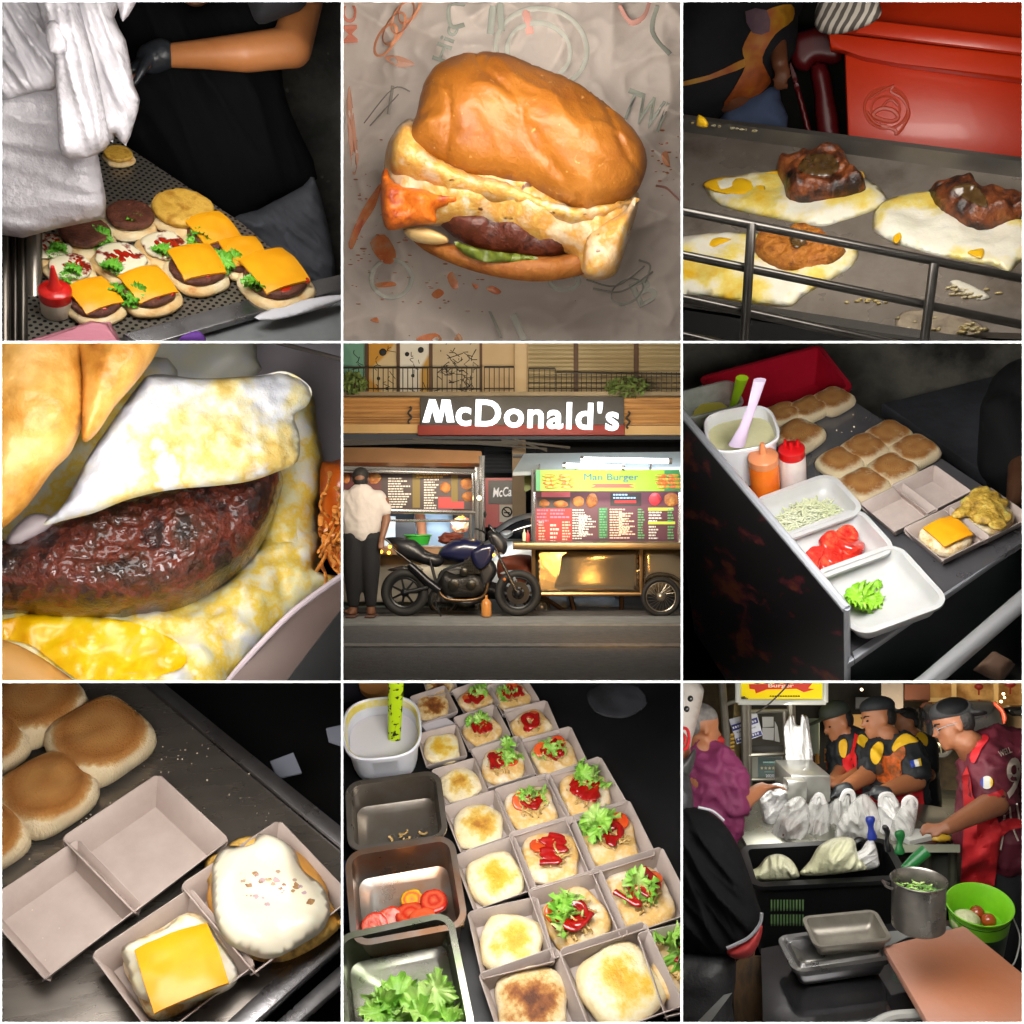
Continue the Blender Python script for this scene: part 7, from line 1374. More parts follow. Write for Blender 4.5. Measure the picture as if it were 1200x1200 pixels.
# blue and white notice
pn = F9(5.05); NO = thing('notice_sign', 'tilted white and blue notice asking to order and pay', 'sign', pn.loc(a9(228, 165, 5.05)))
put('sign_plate', flat(pn, [(168, 135), (264, 107), (287, 190), (196, 222)], .008, 0, 0, .002), m('notice_white', '#c9cbd8', rough=.5), None, NO)
nb_ = m('notice_blue', '#1f2478', rough=.5)
put('blue_band', flat(pn, [(176, 155), (266, 127), (271, 146), (181, 176)], .003, .009), nb_, None, NO); put('blue_band', flat(pn, [(191, 202), (279, 174), (284, 188), (196, 217)], .003, .009), nb_, None, NO)
k9 = m('notice_ink', '#20222c', rough=.6); w9 = m('notice_pale', '#dfe0ea', rough=.6)
for s_, u, v, w_, mt in (('PLEASE ORDER AND', 229, 171, 70, k9), ('PAY HERE', 233, 183, 34, k9), ):
    letter(pn, s_, u, v, w_, mt, NO, h=.010, du=1, dv=-.30, bold=.01, ext=.003)
bm = nb()
for (u0, v0, n) in ((181, 165, 10), (207, 170, 4), (199, 206, 9)):
    for i in range(n): tube(bm, [pn.on(u0 + i * 8.5, v0 - i * 2.6, .013), pn.on(u0 + i * 8.5 + 5.5, v0 - i * 2.6 - 1.7, .013)], .006, 4)
put('pale_lettering', bm, w9, Matrix(), NO)
for P_, lb in (([(284, 126), (324, 126), (324, 160), (286, 162)], 'upper white paper pinned in the stall cabinet'), ([(284, 164), (326, 164), (324, 208), (286, 204)], 'lower white paper pinned in the stall cabinet'), ([(328, 140), (338, 160), (346, 215), (328, 210)], 'narrow white slip hanging beside the pinned papers')):
    put('pinned_paper', flat(F9(5.2), P_, .004), m('pinned_white', '#c4c4c8', rough=.7), label=lb, cat='paper')
CF = thing('award_card', 'dark green framed award card with five stars', 'card', F9(5.15).loc(a9(310, 305, 5.15)))
put('frame', slab(F9(5.2), 240, 256, 358, 352, .012, 0, .002), m('card_frame', '#8a8a80', '#a5a59a', sc=4, rough=.4), None, CF); put('card', slab(F9(5.185), 270, 266, 350, 346, .006), m('card_green', '#12423c', rough=.4), None, CF)
bm = nb()
for k in range(5):
    c0 = (283 + k * 13.5, 305); prism_pts = [(c0[0] + (6 if j % 2 == 0 else 2.6) * math.sin(j * PI / 5), c0[1] - (6 if j % 2 == 0 else 2.6) * math.cos(j * PI / 5)) for j in range(10)]
    me_, M_ = flat(F9(5.178), prism_pts, .003); b_ = bmesh.new(); b_.from_mesh(me_); join(bm, b_, M_)
put('stars', bm, m('star_gold', '#c9b878', rough=.4), Matrix(), CF)
letter(F9(5.178), '2020', 311, 332, 30, w9, CF, h=.002, bold=.02, ext=.003)
bm = nb(); tube(bm, [a9(292, 318, 5.175), a9(332, 318, 5.175)], .002, 5); [tube(bm, [a9(288 + k * 6, 286, 5.175), a9(292 + k * 6, 286, 5.175)], .007, 5) for k in range(8)]; put('card_print', bm, m('card_grey', '#6a8a84', rough=.5), Matrix(), CF)
bag = m('white_bag_film', '#dcdcdc', '#e9e9e9', sc=3, rough=.22, bump=.9, bsc=15, alpha=.9); bagt = m('thin_bag_film', '#e4e5e3', '#eeeeec', sc=3, rough=.15, bump=1, bsc=16, alpha=.48)
hb9 = thing('hanging_bags', 'bundle of folded white plastic bags hanging from the stall frame', 'plastic bags', F9(4.9).loc(a9(405, 210, 4.9)))
for k, (du, dd) in enumerate(((0, 4.92), (5, 4.88), (-3, 4.84))):
    put('bag', puff(F9(dd), [(362 + du, 175), (368 + du, 150), (377 + du, 122 + k * 5), (392 + du, 121), (399 + du, 152), (420 + du, 155), (424 + du, 126 - k * 4), (439 + du, 126), (445 + du, 160), (452 + du, 230), (457 + du, 278), (438, 288), (434, 300), (404, 303), (372, 300), (368 + du, 240)], .015, .02, .01, amp=.02, ns=11, smooth=2, fold=(.03, .05, .15, 6), seed=k, res=44), bag, None, hb9)
# serving table and machine
TB = thing('serving_table', 'steel serving table between crew and customers', 'table', t9.plane(4.5, 24).loc(a9(560, 520, 4.5)))
pt = t9.plane(4.55, 22, 0, 600, 520)
put('table_top', flat(pt, [(150, 445), (520, 400), (960, 470), (985, 565), (745, 600), (230, 600), (180, 500)], .03, -.03, 0, .004), m('table_steel', '#8a8a80', '#9b9b90', sc=4, rough=.3, metal=.85, rvar=.1), None, TB)
put('table_side', slab(F9(4.42), 740, 572, 975, 600, .02), m('table_rim', '#5c5e50', '#6a6c5c', sc=4, rough=.4, metal=.6), None, TB)
bm = nb()
for u in (860, 950): tube(bm, [a9(u, 590, 4.5), a9(u, 760, 4.5)], .02, 8)
put('leg', bm, MATS['table_rim'], Matrix(), TB); put('lower_panel', slab(F9(4.75), 700, 600, 950, 760, .03), m('olive_panel', '#34362a', '#44463a', sc=4, rough=.6), None, TB)
MC = thing('steel_dispenser', 'boxy steel dispenser with a sloped front on the serving table', 'dispenser', F9(4.75).loc(a9(440, 400, 4.75)))
bm = nb(); 
def cuboid(u0, v0, u1, v1, d0, d1, bev=.008):
    a, c = a9(u0, v1, d0), a9(u1, v0, d0); return box(nb(), a.x, d0, a.z, c.x, d1, c.z, bev)
dsp = m('dispenser_steel', '#9a9a96', '#b0b0aa', sc=4, rough=.3, metal=.75)
put('body', cuboid(385, 330, 525, 425, 4.7, 5.0), dsp, Matrix(), MC); put('sloped_front', puff(F9(4.66), [(362, 345), (375, 325), (438, 304), (442, 345), (375, 352)], .04, .01, smooth=0), m('dispenser_pale', '#c4c0bc', rough=.4), None, MC); put('pink_label', slab(F9(4.69), 445, 322, 500, 334, .004), m('label_pink', '#d27a96', rough=.5), None, MC)
put('lower_box', cuboid(372, 350, 442, 425, 4.62, 4.7), dsp, Matrix(), MC)
# carrier bags of food
fill = m('packed_food', '#3a3428', '#5c3626', '#2f3c2c', '#77685a', sc=7, rough=.5, lo=.35, hi=.65)
def carrier(pts, filled, d, label, seed, mat=None, knot=None):
    b = thing('carrier_bag', label, 'plastic bag', F9(d).loc(a9(sum(p[0] for p in pts) / len(pts), max(p[1] for p in pts), d)), 'carrier bags on the serving table')
    c0 = (sum(p[0] for p in pts) / len(pts), sum(p[1] for p in pts) / len(pts)); pts = [(c0[0] + (x - c0[0]) * 1.14, c0[1] + (y - c0[1]) * 1.06) for x, y in pts]
    put('bag', puff(F9(d), pts, .08, .10, .05, amp=.035, ns=9, seed=seed, smooth=4, amp2=.01, ns2=30, res=46, fold=(.035, .05, .25 * (seed - 4), 3)), mat or bagt, None, b)
    if filled: put('content', puff(F9(d + .02), filled, .09, .08, .05, amp=.05, ns=14, seed=seed, smooth=4), fill, None, b)
    for P_ in knot or []: bm = nb(); tube(bm, [a9(u, v, d - .03) for u, v in curve(P_, 5)], .012, 6, flat=.5); put('handle', bm, mat or bag, Matrix(), b)
carrier([(282, 420), (305, 375), (340, 362), (375, 385), (380, 420), (350, 470), (330, 545), (305, 540), (292, 480)], [(300, 490), (345, 490), (345, 550), (310, 550)], 4.55, 'white carrier bag reached for by the magenta customer', 1, bag)
carrier([(322, 540), (345, 470), (375, 425), (415, 410), (440, 450), (438, 520), (415, 565), (370, 575), (335, 568)], [(330, 540), (355, 480), (420, 500), (425, 555), (380, 570), (340, 565)], 4.42, 'nearest clear carrier bag packed with brown food', 2)
carrier([(432, 480), (450, 430), (480, 395), (510, 430), (515, 500), (508, 560), (460, 568), (436, 545)], [(438, 510), (470, 485), (508, 510), (505, 560), (460, 566)], 4.5, 'carrier bag with a round wrapped burger in the middle of the table', 3, None, [[(465, 430), (475, 402), (490, 402), (500, 430)]])
carrier([(508, 470), (530, 425), (580, 400), (600, 440), (600, 520), (560, 560), (515, 550)], [(515, 500), (550, 490), (560, 550), (520, 550)], 4.62, 'carrier bag standing behind the wrapped round burger', 4, None, [[(560, 420), (575, 388), (598, 390), (605, 425)]])
carrier([(545, 560), (560, 490), (600, 430), (640, 400), (675, 440), (690, 510), (660, 560), (590, 570)], [(552, 540), (575, 495), (640, 490), (665, 550), (600, 562)], 4.45, 'wide carrier bag with green and white parcels', 5)
carrier([(690, 480), (700, 430), (720, 400), (755, 420), (765, 480), (750, 550), (700, 555)], None, 4.55, 'empty looking carrier bag with upright handles', 6, bag, [[(698, 440), (702, 402), (735, 400), (755, 440)]])
carrier([(735, 550), (745, 490), (770, 440), (800, 410), (822, 440), (815, 500), (795, 560), (760, 565)], None, 4.48, 'carrier bag with one big loop handle at the crew end', 7, None, [[(785, 470), (780, 425), (800, 408), (820, 425), (815, 470)]])
put('tissue_pile', flat(pt, [(770, 560), (790, 530), (880, 535), (890, 555), (800, 575)], .02, .0), m('tissue', '#bfc4c0', rough=.8), label='loose white paper beside the last carrier bag', cat='paper')
put('yellow_packet', puff(pt, [(840, 545), (900, 535), (950, 555), (900, 562)], .02, .02, smooth=3), m('yellow_pack', '#b8962a', rough=.4), label='flat yellow packet at the table end near the apron', cat='packet')
# black crate with bags
p9c = t9.plane(4.15, 34, 0, 600, 1000); Mk = rim(p9c, 490, 632, 545, -3, .62); CK = thing('black_crate', 'black plastic crate with slotted sides holding pale bags', 'crate', Mk)
put('crate', tub_mesh(.88, .34, .62, .02, .03, .06, .03, 4), m('black_plastic', '#0b0c0d', '#111213', sc=3, rough=.35), Mk, CK)
ck_ = KIDS(CK)[0]
for r in range(2):
    for k in range(11): u, v = 314 + k * 11, 765 + r * 52; put('lit_slot', drape(t9, ck_, [(u, v), (u + 5.5, v - .3), (u + 5.5, v + 40), (u, v + 40.3)], .003, res=3), m('green_slots', '#6f8f5c', '#4a6a40', sc=3, rough=.5), None, CK)
cream = m('cream_bag', '#cfd0a8', '#dcdcc0', sc=3, rough=.22, bump=.9, bsc=14, alpha=.9)
for P_, d, lb, sd in (([(245, 665), (270, 650), (300, 615), (345, 605), (385, 625), (410, 665), (400, 692), (250, 698)], 4.06, 'low pale bag slumped in the corner of the black crate', 1), ([(415, 675), (450, 630), (480, 580), (520, 555), (560, 545), (605, 555), (620, 610), (650, 655), (600, 668), (480, 682)], 4.04, 'big knotted cream bag in the middle of the black crate', 2), ([(600, 610), (630, 590), (650, 560), (675, 560), (692, 620), (690, 650), (640, 660)], 4.08, 'small white bag with thin handles at the knife end of the crate', 3)):
    put('pale_bag', puff(F9(d), P_, .09, .1, .05, amp=.04, ns=10, seed=sd, smooth=4, res=46, fold=(.03, .05, .5 - .5 * sd, 3)), cream if sd < 3 else bag, label=lb, cat='plastic bag', group='bags in the black crate')
bm = nb(); tube(bm, [a9(u, v, 4.12) for u, v in curve([(600, 580), (615, 560), (635, 560), (640, 590)], 5)], .014, 8); put('crate_handle', bm, MATS['black_plastic'], Matrix(), CK)
# knives, ladle, pot
def knife(pts, mat, d, lb, r=.018): bm = nb(); tube(bm, [a9(u, v, d) for u, v in curve(pts, 4)], lambda t: r * (.85 + .25 * math.sin(t * 9)), 10, flat=.6); return put('knife_handle' if 'knife' in lb else 'ladle', bm, mat, label=lb, cat='knife' if 'knife' in lb else 'ladle')
knife([(662, 475), (664, 510), (670, 555)], m('blue_handle', '#1c2f86', rough=.4), 4.05, 'blue handled knife standing at the crate corner'); knife([(712, 508), (722, 530), (720, 560), (724, 595)], m('black_handle', '#101214', rough=.4), 4.0, 'black handled knife between the blue and green ones'); knife([(762, 525), (768, 550), (764, 580), (766, 605)], m('green_handle', '#12602c', rough=.4), 3.9, 'green handled knife standing beside the pot')
bm = nb(); tube(bm, [a9(u, v, 3.75) for u, v in ((780, 660), (815, 630), (858, 592))], [.016, .022, .024], 10); put('ladle', bm, MATS['green_handle'], label='green ladle handle leaning on the pot rim', cat='ladle')
pp = t9.plane(3.75, 24, 0, 830, 690); Mp_ = rim(pp, 832, 694, 196, 0, .92); PT = thing('steel_pot', 'tall round steel pot with chopped greens inside', 'pot', Mp_); bm = nb()
lathe(bm, [(0, 0), (.44, 0), (.47, .03), (.475, .88), (.5, .9), (.505, .92), (.49, .93), (.465, .9), (.46, .55), (0, .55)], 48); put('pot', bm, m('pot_steel', '#77736e', '#8a857e', sc=3, rough=.3, metal=.9, rvar=.08), Mp_, PT)
put('greens', shreds_mesh(90, .4, .4, .1, .16, .02, 9), m('pot_greens', '#2f5a20', '#5f8a34', '#b0bf80', sc=4, rough=.5), Mp_ @ Matrix.Translation((0, 0, .66)), PT)
bm = nb(); tube(bm, [(-.5, -.1, .78), (-.62, -.1, .84), (-.62, .1, .84), (-.5, .1, .78)], .025, 8); put('pot_handle', bm, MATS['pot_steel'], Mp_, PT)
# green basin
pb = t9.plane(4.0, 38, 0, 1045, 790); Mb9 = rim(pb, 1045, 785, 242, 3, .62); GB = thing('green_basin', 'lime basin set in a dark green bucket with cabbage and tomatoes', 'basin', Mb9); bm = nb()
lathe(bm, [(.44, .28), (.47, .6), (.5, .62), (.505, .65), (.49, .655), (.45, .6), (.36, .25), (0, .22)], 44); put('basin', bm, m('lime_basin', '#6fb81a', '#83cc2a', sc=2, rough=.35, sss=.1), Mb9, GB)
bm = nb(); lathe(bm, [(0, -.25), (.37, -.25), (.39, -.22), (.46, .5), (.47, .52), (.45, .52), (.37, -.2), (0, -.2)], 44); put('bucket', bm, m('dark_green_bucket', '#0a3a1c', '#0e4a24', sc=2, rough=.35), Mb9, GB)
bm = nb(); tube(bm, curve([(.47, -.1, .5), (.56, -.2, .2), (.46, -.38, -.12), (.3, -.46, -.2)], 6), .012, 6); put('bail_handle', bm, m('wire_white', '#b0b0ac', rough=.4), Mb9, GB)
bm = nb(); blob(bm, (-.22, -.12, .40), (.22, .2, .17), amp=.06); put('cabbage', bm, m('cabbage_pale', '#b8c08a', '#d8d8b4', sc=7, rough=.45, bump=.4, bsc=9), Mb9, label='pale cabbage lying in the lime basin', cat='cabbage')
for x, y, lb in ((-.02, .06, 'brown tomato at the back of the lime basin'), (.12, -.10, 'brown tomato in front of the other in the basin')):
    bm = nb(); blob(bm, (x, y, .42), .115, amp=.05); put('tomato', bm, m('brown_tomato', '#8a3a14', '#a64a1c', sc=3, rough=.2, coat=.4), Mb9, label=lb, cat='tomato', group='tomatoes in the lime basin')
# lower counter with pans and board
LCt = thing('work_counter', 'dark steel work counter carrying pans and a board', 'counter', p9.loc(p9.on(600, 1000)))
put('steel_top', flat(p9, [(280, 960), (740, 870), (940, 860), (1000, 930), (1300, 1200), (1300, 1300), (290, 1300)], .03, -.03), m('lower_steel', '#77777a', '#66666a', sc=3, rough=.16, metal=.92, rvar=.1, bump=.05), None, LCt)
def tin(u, v, px, l, hh, ang, lb, name, lift=0, mat=None):
    M = rim(p9, u, v, px, ang, hh); o = thing(name, lb, 'pan', M, 'steel pans on the work counter'); put('pan', tub_mesh(.86, l, hh, .02, .05, .08, .03, 4), mat or pan, M, o); return o
M0 = rim(p9, 540, 945, 330, -8, .24)
def tin(M, l, hh, lb, name, mat=None): o = thing(name, lb, 'pan', M, 'steel pans on the work counter'); put('pan', tub_mesh(.86, l, hh, .02, .05, .08, .03, 4), mat or pan, M, o)
tin(M0, .36, .24, 'deep steel pan at the bottom of the stack', 'steel_pan'); tin(M0 @ Matrix.Translation((0, .02, .2)) @ Matrix.Scale(1.04, 4), .38, .07, 'shallow steel lid tray in the middle of the stack', 'steel_tray')
tin(M0 @ Matrix.Translation((.13, .04, .285)) @ Matrix.Rotation(-.06, 4, 'Z') @ Matrix.Scale(.78, 4), .46, .24, 'small loaf tin on top of the pan stack', 'loaf_tin', m('dull_tin', '#8a857c', '#9c978c', sc=4, rough=.45, metal=.7))
put('cutting_board', flat(t9.plane(3.5, 36, 0, 950, 1050), [(708, 955), (985, 884), (1000, 892), (1290, 1130), (1290, 1290), (900, 1290)], .035, .02, 0, .006), m('stained_board', ('#b87048', .0), ('#bc7c5c', .14), ('#bc8c7a', .28), ('#b49488', .5), drv='r', dist=.3, sc=4, det=7, rough=.45, bump=.15, bsc=14), label='pinkish cutting board stained orange at the middle', cat='cutting board')
put('plastic_sheet', flat(p9, [(715, 935), (790, 900), (880, 885), (960, 880), (935, 860), (720, 880)], .004, .004), m('clear_sheet', '#7a7c7a', rough=.3), label='clear plastic sheet under the cutting board', cat='sheet')
bm = nb(); tube(bm, [p9.on(u, v, .03) for u, v in curve([(640, 1230), (720, 1180), (800, 1168), (890, 1172), (960, 1220)], 5)], .018, 8); put('tub_rim', bm, m('white_rim', '#b4b4b0', rough=.4), label='pale rim of a tub at the bottom edge of the counter', cat='tub')
put('wooden_post', slab(F9(3.9), 190, 960, 290, 1300, .06), m('dark_wood_post', '#3a2a1a', '#5a4228', '#221a12', sc=5, rough=.8, stretch=(3, 1, .6)), label='dark worn wooden post beside the black jacket', cat='post')
# ---------------------------------------------------------------- crew
def arm(pts, radii): return [('c', a9(*p), r, a9(*q), r2) for (p, q), (r, r2) in zip(zip(pts, pts[1:]), zip(radii, radii[1:]))]
jers = m('dark_jersey', '#14171c', '#1a1e24', sc=4, rough=.7, bump=.25, bsc=6); yel = m('jersey_yellow', '#d9a80c', '#e2b81c', sc=3, rough=.7); org = m('jersey_orange', '#c24a10', '#7a4a20', '#d8641c', '#3a2410', sc=7, rough=.7, lo=.38, hi=.6); apr = m('red_apron', '#a80e16', '#b8141c', sc=3, rough=.75, bump=.25, bsc=6)
# cook with the cap turned backwards (middle)
P2 = thing('person', 'cook in a backwards cap, dark jersey with yellow shoulders and grey gloves', 'person', F9(5.0).loc(a9(740, 480, 5.0)))
H2 = body_frame(t9, 708, 205, 5.0, .20, 18, 14); g9 = a9(555, 388, 4.72); g9b = a9(690, 392, 4.7)
put('body', grow(head(H2) + [('c', a9(720, 190, 5.0), .06, a9(742, 235, 5.02), .075), ('c', a9(745, 260, 5.02), .12, a9(750, 400, 5.0), .13)] + arm([(800, 250, 4.92), (820, 350, 4.85), (705, 388, 4.72)], (.06, .052, .032)) + arm([(690, 250, 5.0), (650, 330, 4.9), (565, 380, 4.74)], (.055, .046, .03)), .009, 5), skin9, None, P2)
put('glove', grow(hand(g9b, -t9.x - t9.y * .15, t9.y, .105, .4) + [('c', g9b, .036, g9b + t9.x * .03, .036)], .006, 3), glove, None, P2); put('glove', grow(hand(g9, -t9.x * .9 - t9.y * .4, t9.y, .10, .5) + [('c', g9, .034, g9 + t9.x * .03 + t9.y * .015, .034)], .006, 3), glove, None, P2)
j2 = put('jersey', grow([('c', a9(735, 255, 5.02), .115, a9(745, 420, 5.0), .125), ('c', a9(700, 265, 4.98), .085, a9(715, 420, 4.95), .10), ('c', a9(790, 245, 4.95), .09, a9(790, 420, 4.97), .105)] + arm([(790, 235, 4.93), (815, 300, 4.87), (822, 325, 4.86)], (.075, .066, .064)) + arm([(700, 245, 4.98), (665, 310, 4.92)], (.070, .060)), .011, 8, fold=(.02, .09)), jers, None, P2)
put('yellow_yoke', drape(t9, j2, [(664, 240), (690, 212), (708, 222), (704, 262), (684, 292), (666, 278)], smooth=3), yel, None, P2); put('yellow_yoke', drape(t9, j2, [(738, 232), (757, 200), (790, 183), (832, 210), (800, 218), (765, 232), (745, 248)], smooth=3), yel, None, P2)
put('jersey_print', drape(t9, j2, [(684, 280), (705, 262), (730, 262), (752, 240), (780, 228), (784, 262), (768, 285), (772, 320), (760, 352), (700, 356), (682, 330)], .007, smooth=3), org, None, P2)
put('sleeve_flag', drape(t9, j2, [(800, 280), (838, 270), (843, 296), (806, 303)], .008), m('flag_white', '#cfcfc8', rough=.6), None, P2); put('sleeve_flag', drape(t9, j2, [(800, 280), (814, 276), (820, 300), (806, 303)], .011), m('flag_blue', '#2040a0', rough=.6), None, P2); put('sleeve_flag', drape(t9, j2, [(830, 272), (838, 270), (843, 296), (835, 298)], .011), m('flag_gold', '#d9b020', rough=.6), None, P2)
put('apron', drape(t9, j2, [(632, 395), (700, 372), (770, 385), (845, 378), (856, 480), (852, 520), (700, 520), (640, 430)], .012, wob=.03, loose=2), apr, None, P2)
put('cap', grow([E3(H2, (-.05, 0, .80), (.44, .36, .26)), E3(H2, (-.46, 0, .62), (.26, .26, .05), -8)], .006, 4), cap9, None, P2); put('hair', grow([E3(H2, (-.17, 0, .57), (.29, .315, .34))], .006, 3), hair9, None, P2); eyes(H2, eye9, P2); brows(H2, hair9, P2)
# cook with the flat brim cap
P1 = thing('person', 'cook in a flat brimmed cap and bright red apron looking down', 'person', F9(5.25).loc(a9(590, 420, 5.25)))
H1 = body_frame(t9, 574, 210, 5.25, .19, 25, 24)
put('body', grow(head(H1) + [('c', a9(580, 190, 5.25), .05, a9(598, 220, 5.27), .07), ('c', a9(600, 250, 5.27), .11, a9(605, 400, 5.25), .11)] + arm([(640, 240, 5.2), (640, 320, 5.1), (540, 365, 4.95)], (.05, .045, .028)) + arm([(570, 250, 5.3), (560, 320, 5.2), (530, 350, 5.0)], (.05, .042, .028)) + hand(a9(535, 362, 4.95), -t9.x - t9.y * .2, t9.y, .10), .009, 5), skin9, None, P1)
j1 = put('jersey', grow([('c', a9(595, 235, 5.27), .11, a9(605, 400, 5.25), .13), ('c', a9(640, 235, 5.22), .085, a9(640, 400, 5.22), .09), ('c', a9(570, 240, 5.25), .08, a9(575, 380, 5.25), .09)] + arm([(640, 225, 5.2), (648, 285, 5.14)], (.08, .072)), .011, 8, fold=(.02, .09)), jers, None, P1)
put('yellow_yoke', drape(t9, j1, [(553, 215), (575, 203), (582, 230), (574, 268), (556, 258)], smooth=3), yel, None, P1); put('yellow_yoke', drape(t9, j1, [(612, 208), (632, 186), (662, 212), (660, 242), (630, 228)], smooth=3), yel, None, P1)
put('apron', drape(t9, j1, [(588, 255), (606, 244), (614, 262), (618, 335), (600, 352), (572, 335), (564, 275)], .012), m('bright_apron', '#d0141a', rough=.7), None, P1); put('apron_strap', drape(t9, j1, [(590, 262), (600, 225), (608, 182), (620, 190), (610, 232), (602, 262)], .014), MATS['bright_apron'], None, P1)
put('apron', drape(t9, j1, [(575, 355), (640, 345), (690, 360), (690, 420), (600, 420)], .02, wob=.02), apr, None, P1); put('sleeve_flag', drape(t9, j1, [(632, 292), (656, 286), (656, 305), (634, 310)], .008), MATS['flag_blue'], None, P1)
put('cap', grow([E3(H1, (-.03, 0, .82), (.45, .37, .30)), E3(H1, (.55, 0, .72), (.34, .30, .04), 4)], .006, 4), m('olive_cap', '#20261f', '#2a3028', sc=6, rough=.75), None, P1); put('hair', grow([E3(H1, (-.17, 0, .57), (.29, .315, .34))], .006, 3), hair9, None, P1); eyes(H1, eye9, P1)
# cook behind
P3 = thing('person', 'bareheaded cook half hidden behind the one in the backwards cap', 'person', F9(5.5).loc(a9(830, 450, 5.5)))
H3 = body_frame(t9, 806, 205, 5.5, .165, 20, 20)
put('body', grow(head(H3) + [('c', a9(815, 195, 5.5), .05, a9(828, 220, 5.5), .06), ('c', a9(830, 250, 5.5), .09, a9(835, 400, 5.5), .1), ('c', a9(862, 250, 5.45), .04, a9(868, 330, 5.4), .035)], .01, 5), skin9, None, P3); put('hair', grow([E3(H3, (-.12, 0, .74), (.40, .35, .30)), E3(H3, (-.25, 0, .5), (.22, .325, .22))], .007, 3), hair9, None, P3)
j3 = put('jersey', grow([('c', a9(830, 235, 5.5), .10, a9(840, 420, 5.5), .11), ('c', a9(855, 225, 5.47), .07, a9(862, 300, 5.44), .065)], .012, 8), jers, None, P3); put('yellow_yoke', drape(t9, j3, [(815, 205), (835, 178), (862, 196), (860, 228), (840, 218), (822, 226)], smooth=3), yel, None, P3); put('apron', drape(t9, j3, [(826, 350), (866, 345), (872, 440), (830, 440)], .012), apr, None, P3)
# man in the maroon jersey
P4 = thing('person', 'man with glasses in a maroon number 9 jersey and red apron', 'person', F9(4.35).loc(a9(1090, 900, 4.35)))
H4 = body_frame(t9, 985, 238, 4.35, .205, 5, 20); mar = m('maroon_jersey', '#4f0f20', '#5e1428', sc=3, rough=.65, bump=.3, bsc=6)
wr = a9(925, 515, 4.05)
put('body', grow(head(H4) + [('c', a9(1000, 215, 4.35), .06, a9(1040, 255, 4.38), .08), ('c', a9(1085, 300, 4.4), .13, a9(1100, 560, 4.4), .14)] + arm([(1085, 330, 4.25), (1100, 425, 4.15), (930, 514, 4.05)], (.065, .055, .03)) + hand(wr, -t9.x * 1. - t9.y * .05, t9.y * .7 - t9.f * .7, .12, .8) , .009, 5), skin9d, None, P4)
j4 = put('jersey', grow([('c', a9(1100, 260, 4.4), .13, a9(1120, 560, 4.4), .15), ('c', a9(1050, 290, 4.38), .09, a9(1055, 560, 4.36), .11), ('c', a9(1155, 260, 4.42), .13, a9(1160, 560, 4.42), .15)] + arm([(1085, 300, 4.28), (1098, 395, 4.20)], (.098, .085)) + [('c', a9(1040, 232, 4.36), .055, a9(1070, 245, 4.38), .09)], .012, 8, fold=(.022, .1)), mar, None, P4)
put('collar', drape(t9, j4, [(1008, 268), (1028, 228), (1058, 186), (1078, 200), (1052, 235), (1026, 288)], .012, smooth=2), m('collar_red', '#b01420', rough=.6), None, P4)
put('sleeve_cuff', drape(t9, j4, [(1046, 408), (1126, 378), (1132, 398), (1052, 432)], .008), MATS['collar_red'], None, P4)
circ = lambda r, k0, k1: [(1070 + r * math.cos(a * PI / 10), 355 - r * 1.05 * math.sin(a * PI / 10)) for a in range(k0, k1)]
put('sleeve_badge', drape(t9, j4, circ(22, 0, 20), .008), MATS['flag_white'], None, P4); put('badge_band', drape(t9, j4, circ(22, 7, 14), .011), MATS['flag_blue'], None, P4); put('badge_band', drape(t9, j4, circ(22, -3, 4), .011), MATS['flag_gold'], None, P4)
num = m('number_white', '#b8aca0', rough=.6); put('number', drape_text(t9, j4, '9', 1162, 340, 50, 145, .1, .02, bold=.02), num, None, P4); put('name_print', drape_text(t9, j4, 'WELL', 1134, 248, 46, 22, -.4, bold=.01), num, None, P4)
bm = nb(); bv4 = tree(j4)
for P_ in ([(1150, 440), (1158, 500), (1180, 560)], [(1132, 470), (1126, 540), (1118, 590)], [(1175, 430), (1186, 500)]):
    q = []
    for u, v in curve(P_, 5):
        r = t9.ray(u, v).normalized(); h = bv4.ray_cast(V(), r)
        if h[0] is not None: q.append(h[0] - r * .004)
    if len(q) > 2: tube(bm, q, .004, 6)
put('jersey_stripes', bm, num, Matrix(), P4)
tr4 = put('trousers', grow([('c', a9(1130, 600, 4.42), .13, a9(1120, 1000, 4.42), .10), ('c', a9(1170, 600, 4.45), .13, a9(1175, 1000, 4.45), .10)], .016, 5), m('dark_trousers', '#15161a', '#1c1d22', sc=3, rough=.85), None, P4)
put('apron', drape(t9, [j4, tr4], [(984, 330), (1000, 298), (1012, 340), (1020, 400), (1050, 452), (1105, 478), (1122, 520), (1112, 600), (1096, 716), (1030, 722), (978, 706), (984, 600), (990, 480)], .024, res=26, wob=.035, loose=3), m('apron_bright', '#b0141c', '#c01a22', sc=2, rough=.75, bump=.3, bsc=5), None, P4)
put('apron_knot', drape(t9, j4, [(1105, 508), (1140, 482), (1195, 485), (1200, 510), (1150, 522), (1120, 545)], .02, smooth=3, wob=.02), MATS['apron_bright'], None, P4)
put('cap', grow([E3(H4, (-.06, 0, .78), (.45, .37, .29)), E3(H4, (-.5, 0, .62), (.26, .26, .06), -14)], .006, 4), m('black_cap', '#0e0f12', '#15161a', sc=6, rough=.7), None, P4); put('hair', grow([E3(H4, (-.17, 0, .57), (.29, .315, .34))], .006, 3), hair9, None, P4); eyes(H4, eye9, P4); brows(H4, hair9, P4)
bm = nb()
for s_ in (-1, 1):
    tube(bm, [H4 @ V((.37, .13 * s_ + .1 * math.cos(k * PI / 8), .47 + .085 * math.sin(k * PI / 8))) for k in range(16)], .0013, 5, closed=True); tube(bm, [H4 @ V(p) for p in ((.36, .23 * s_, .49), (.16, .32 * s_, .51), (-.04, .33 * s_, .5))], .002, 6)
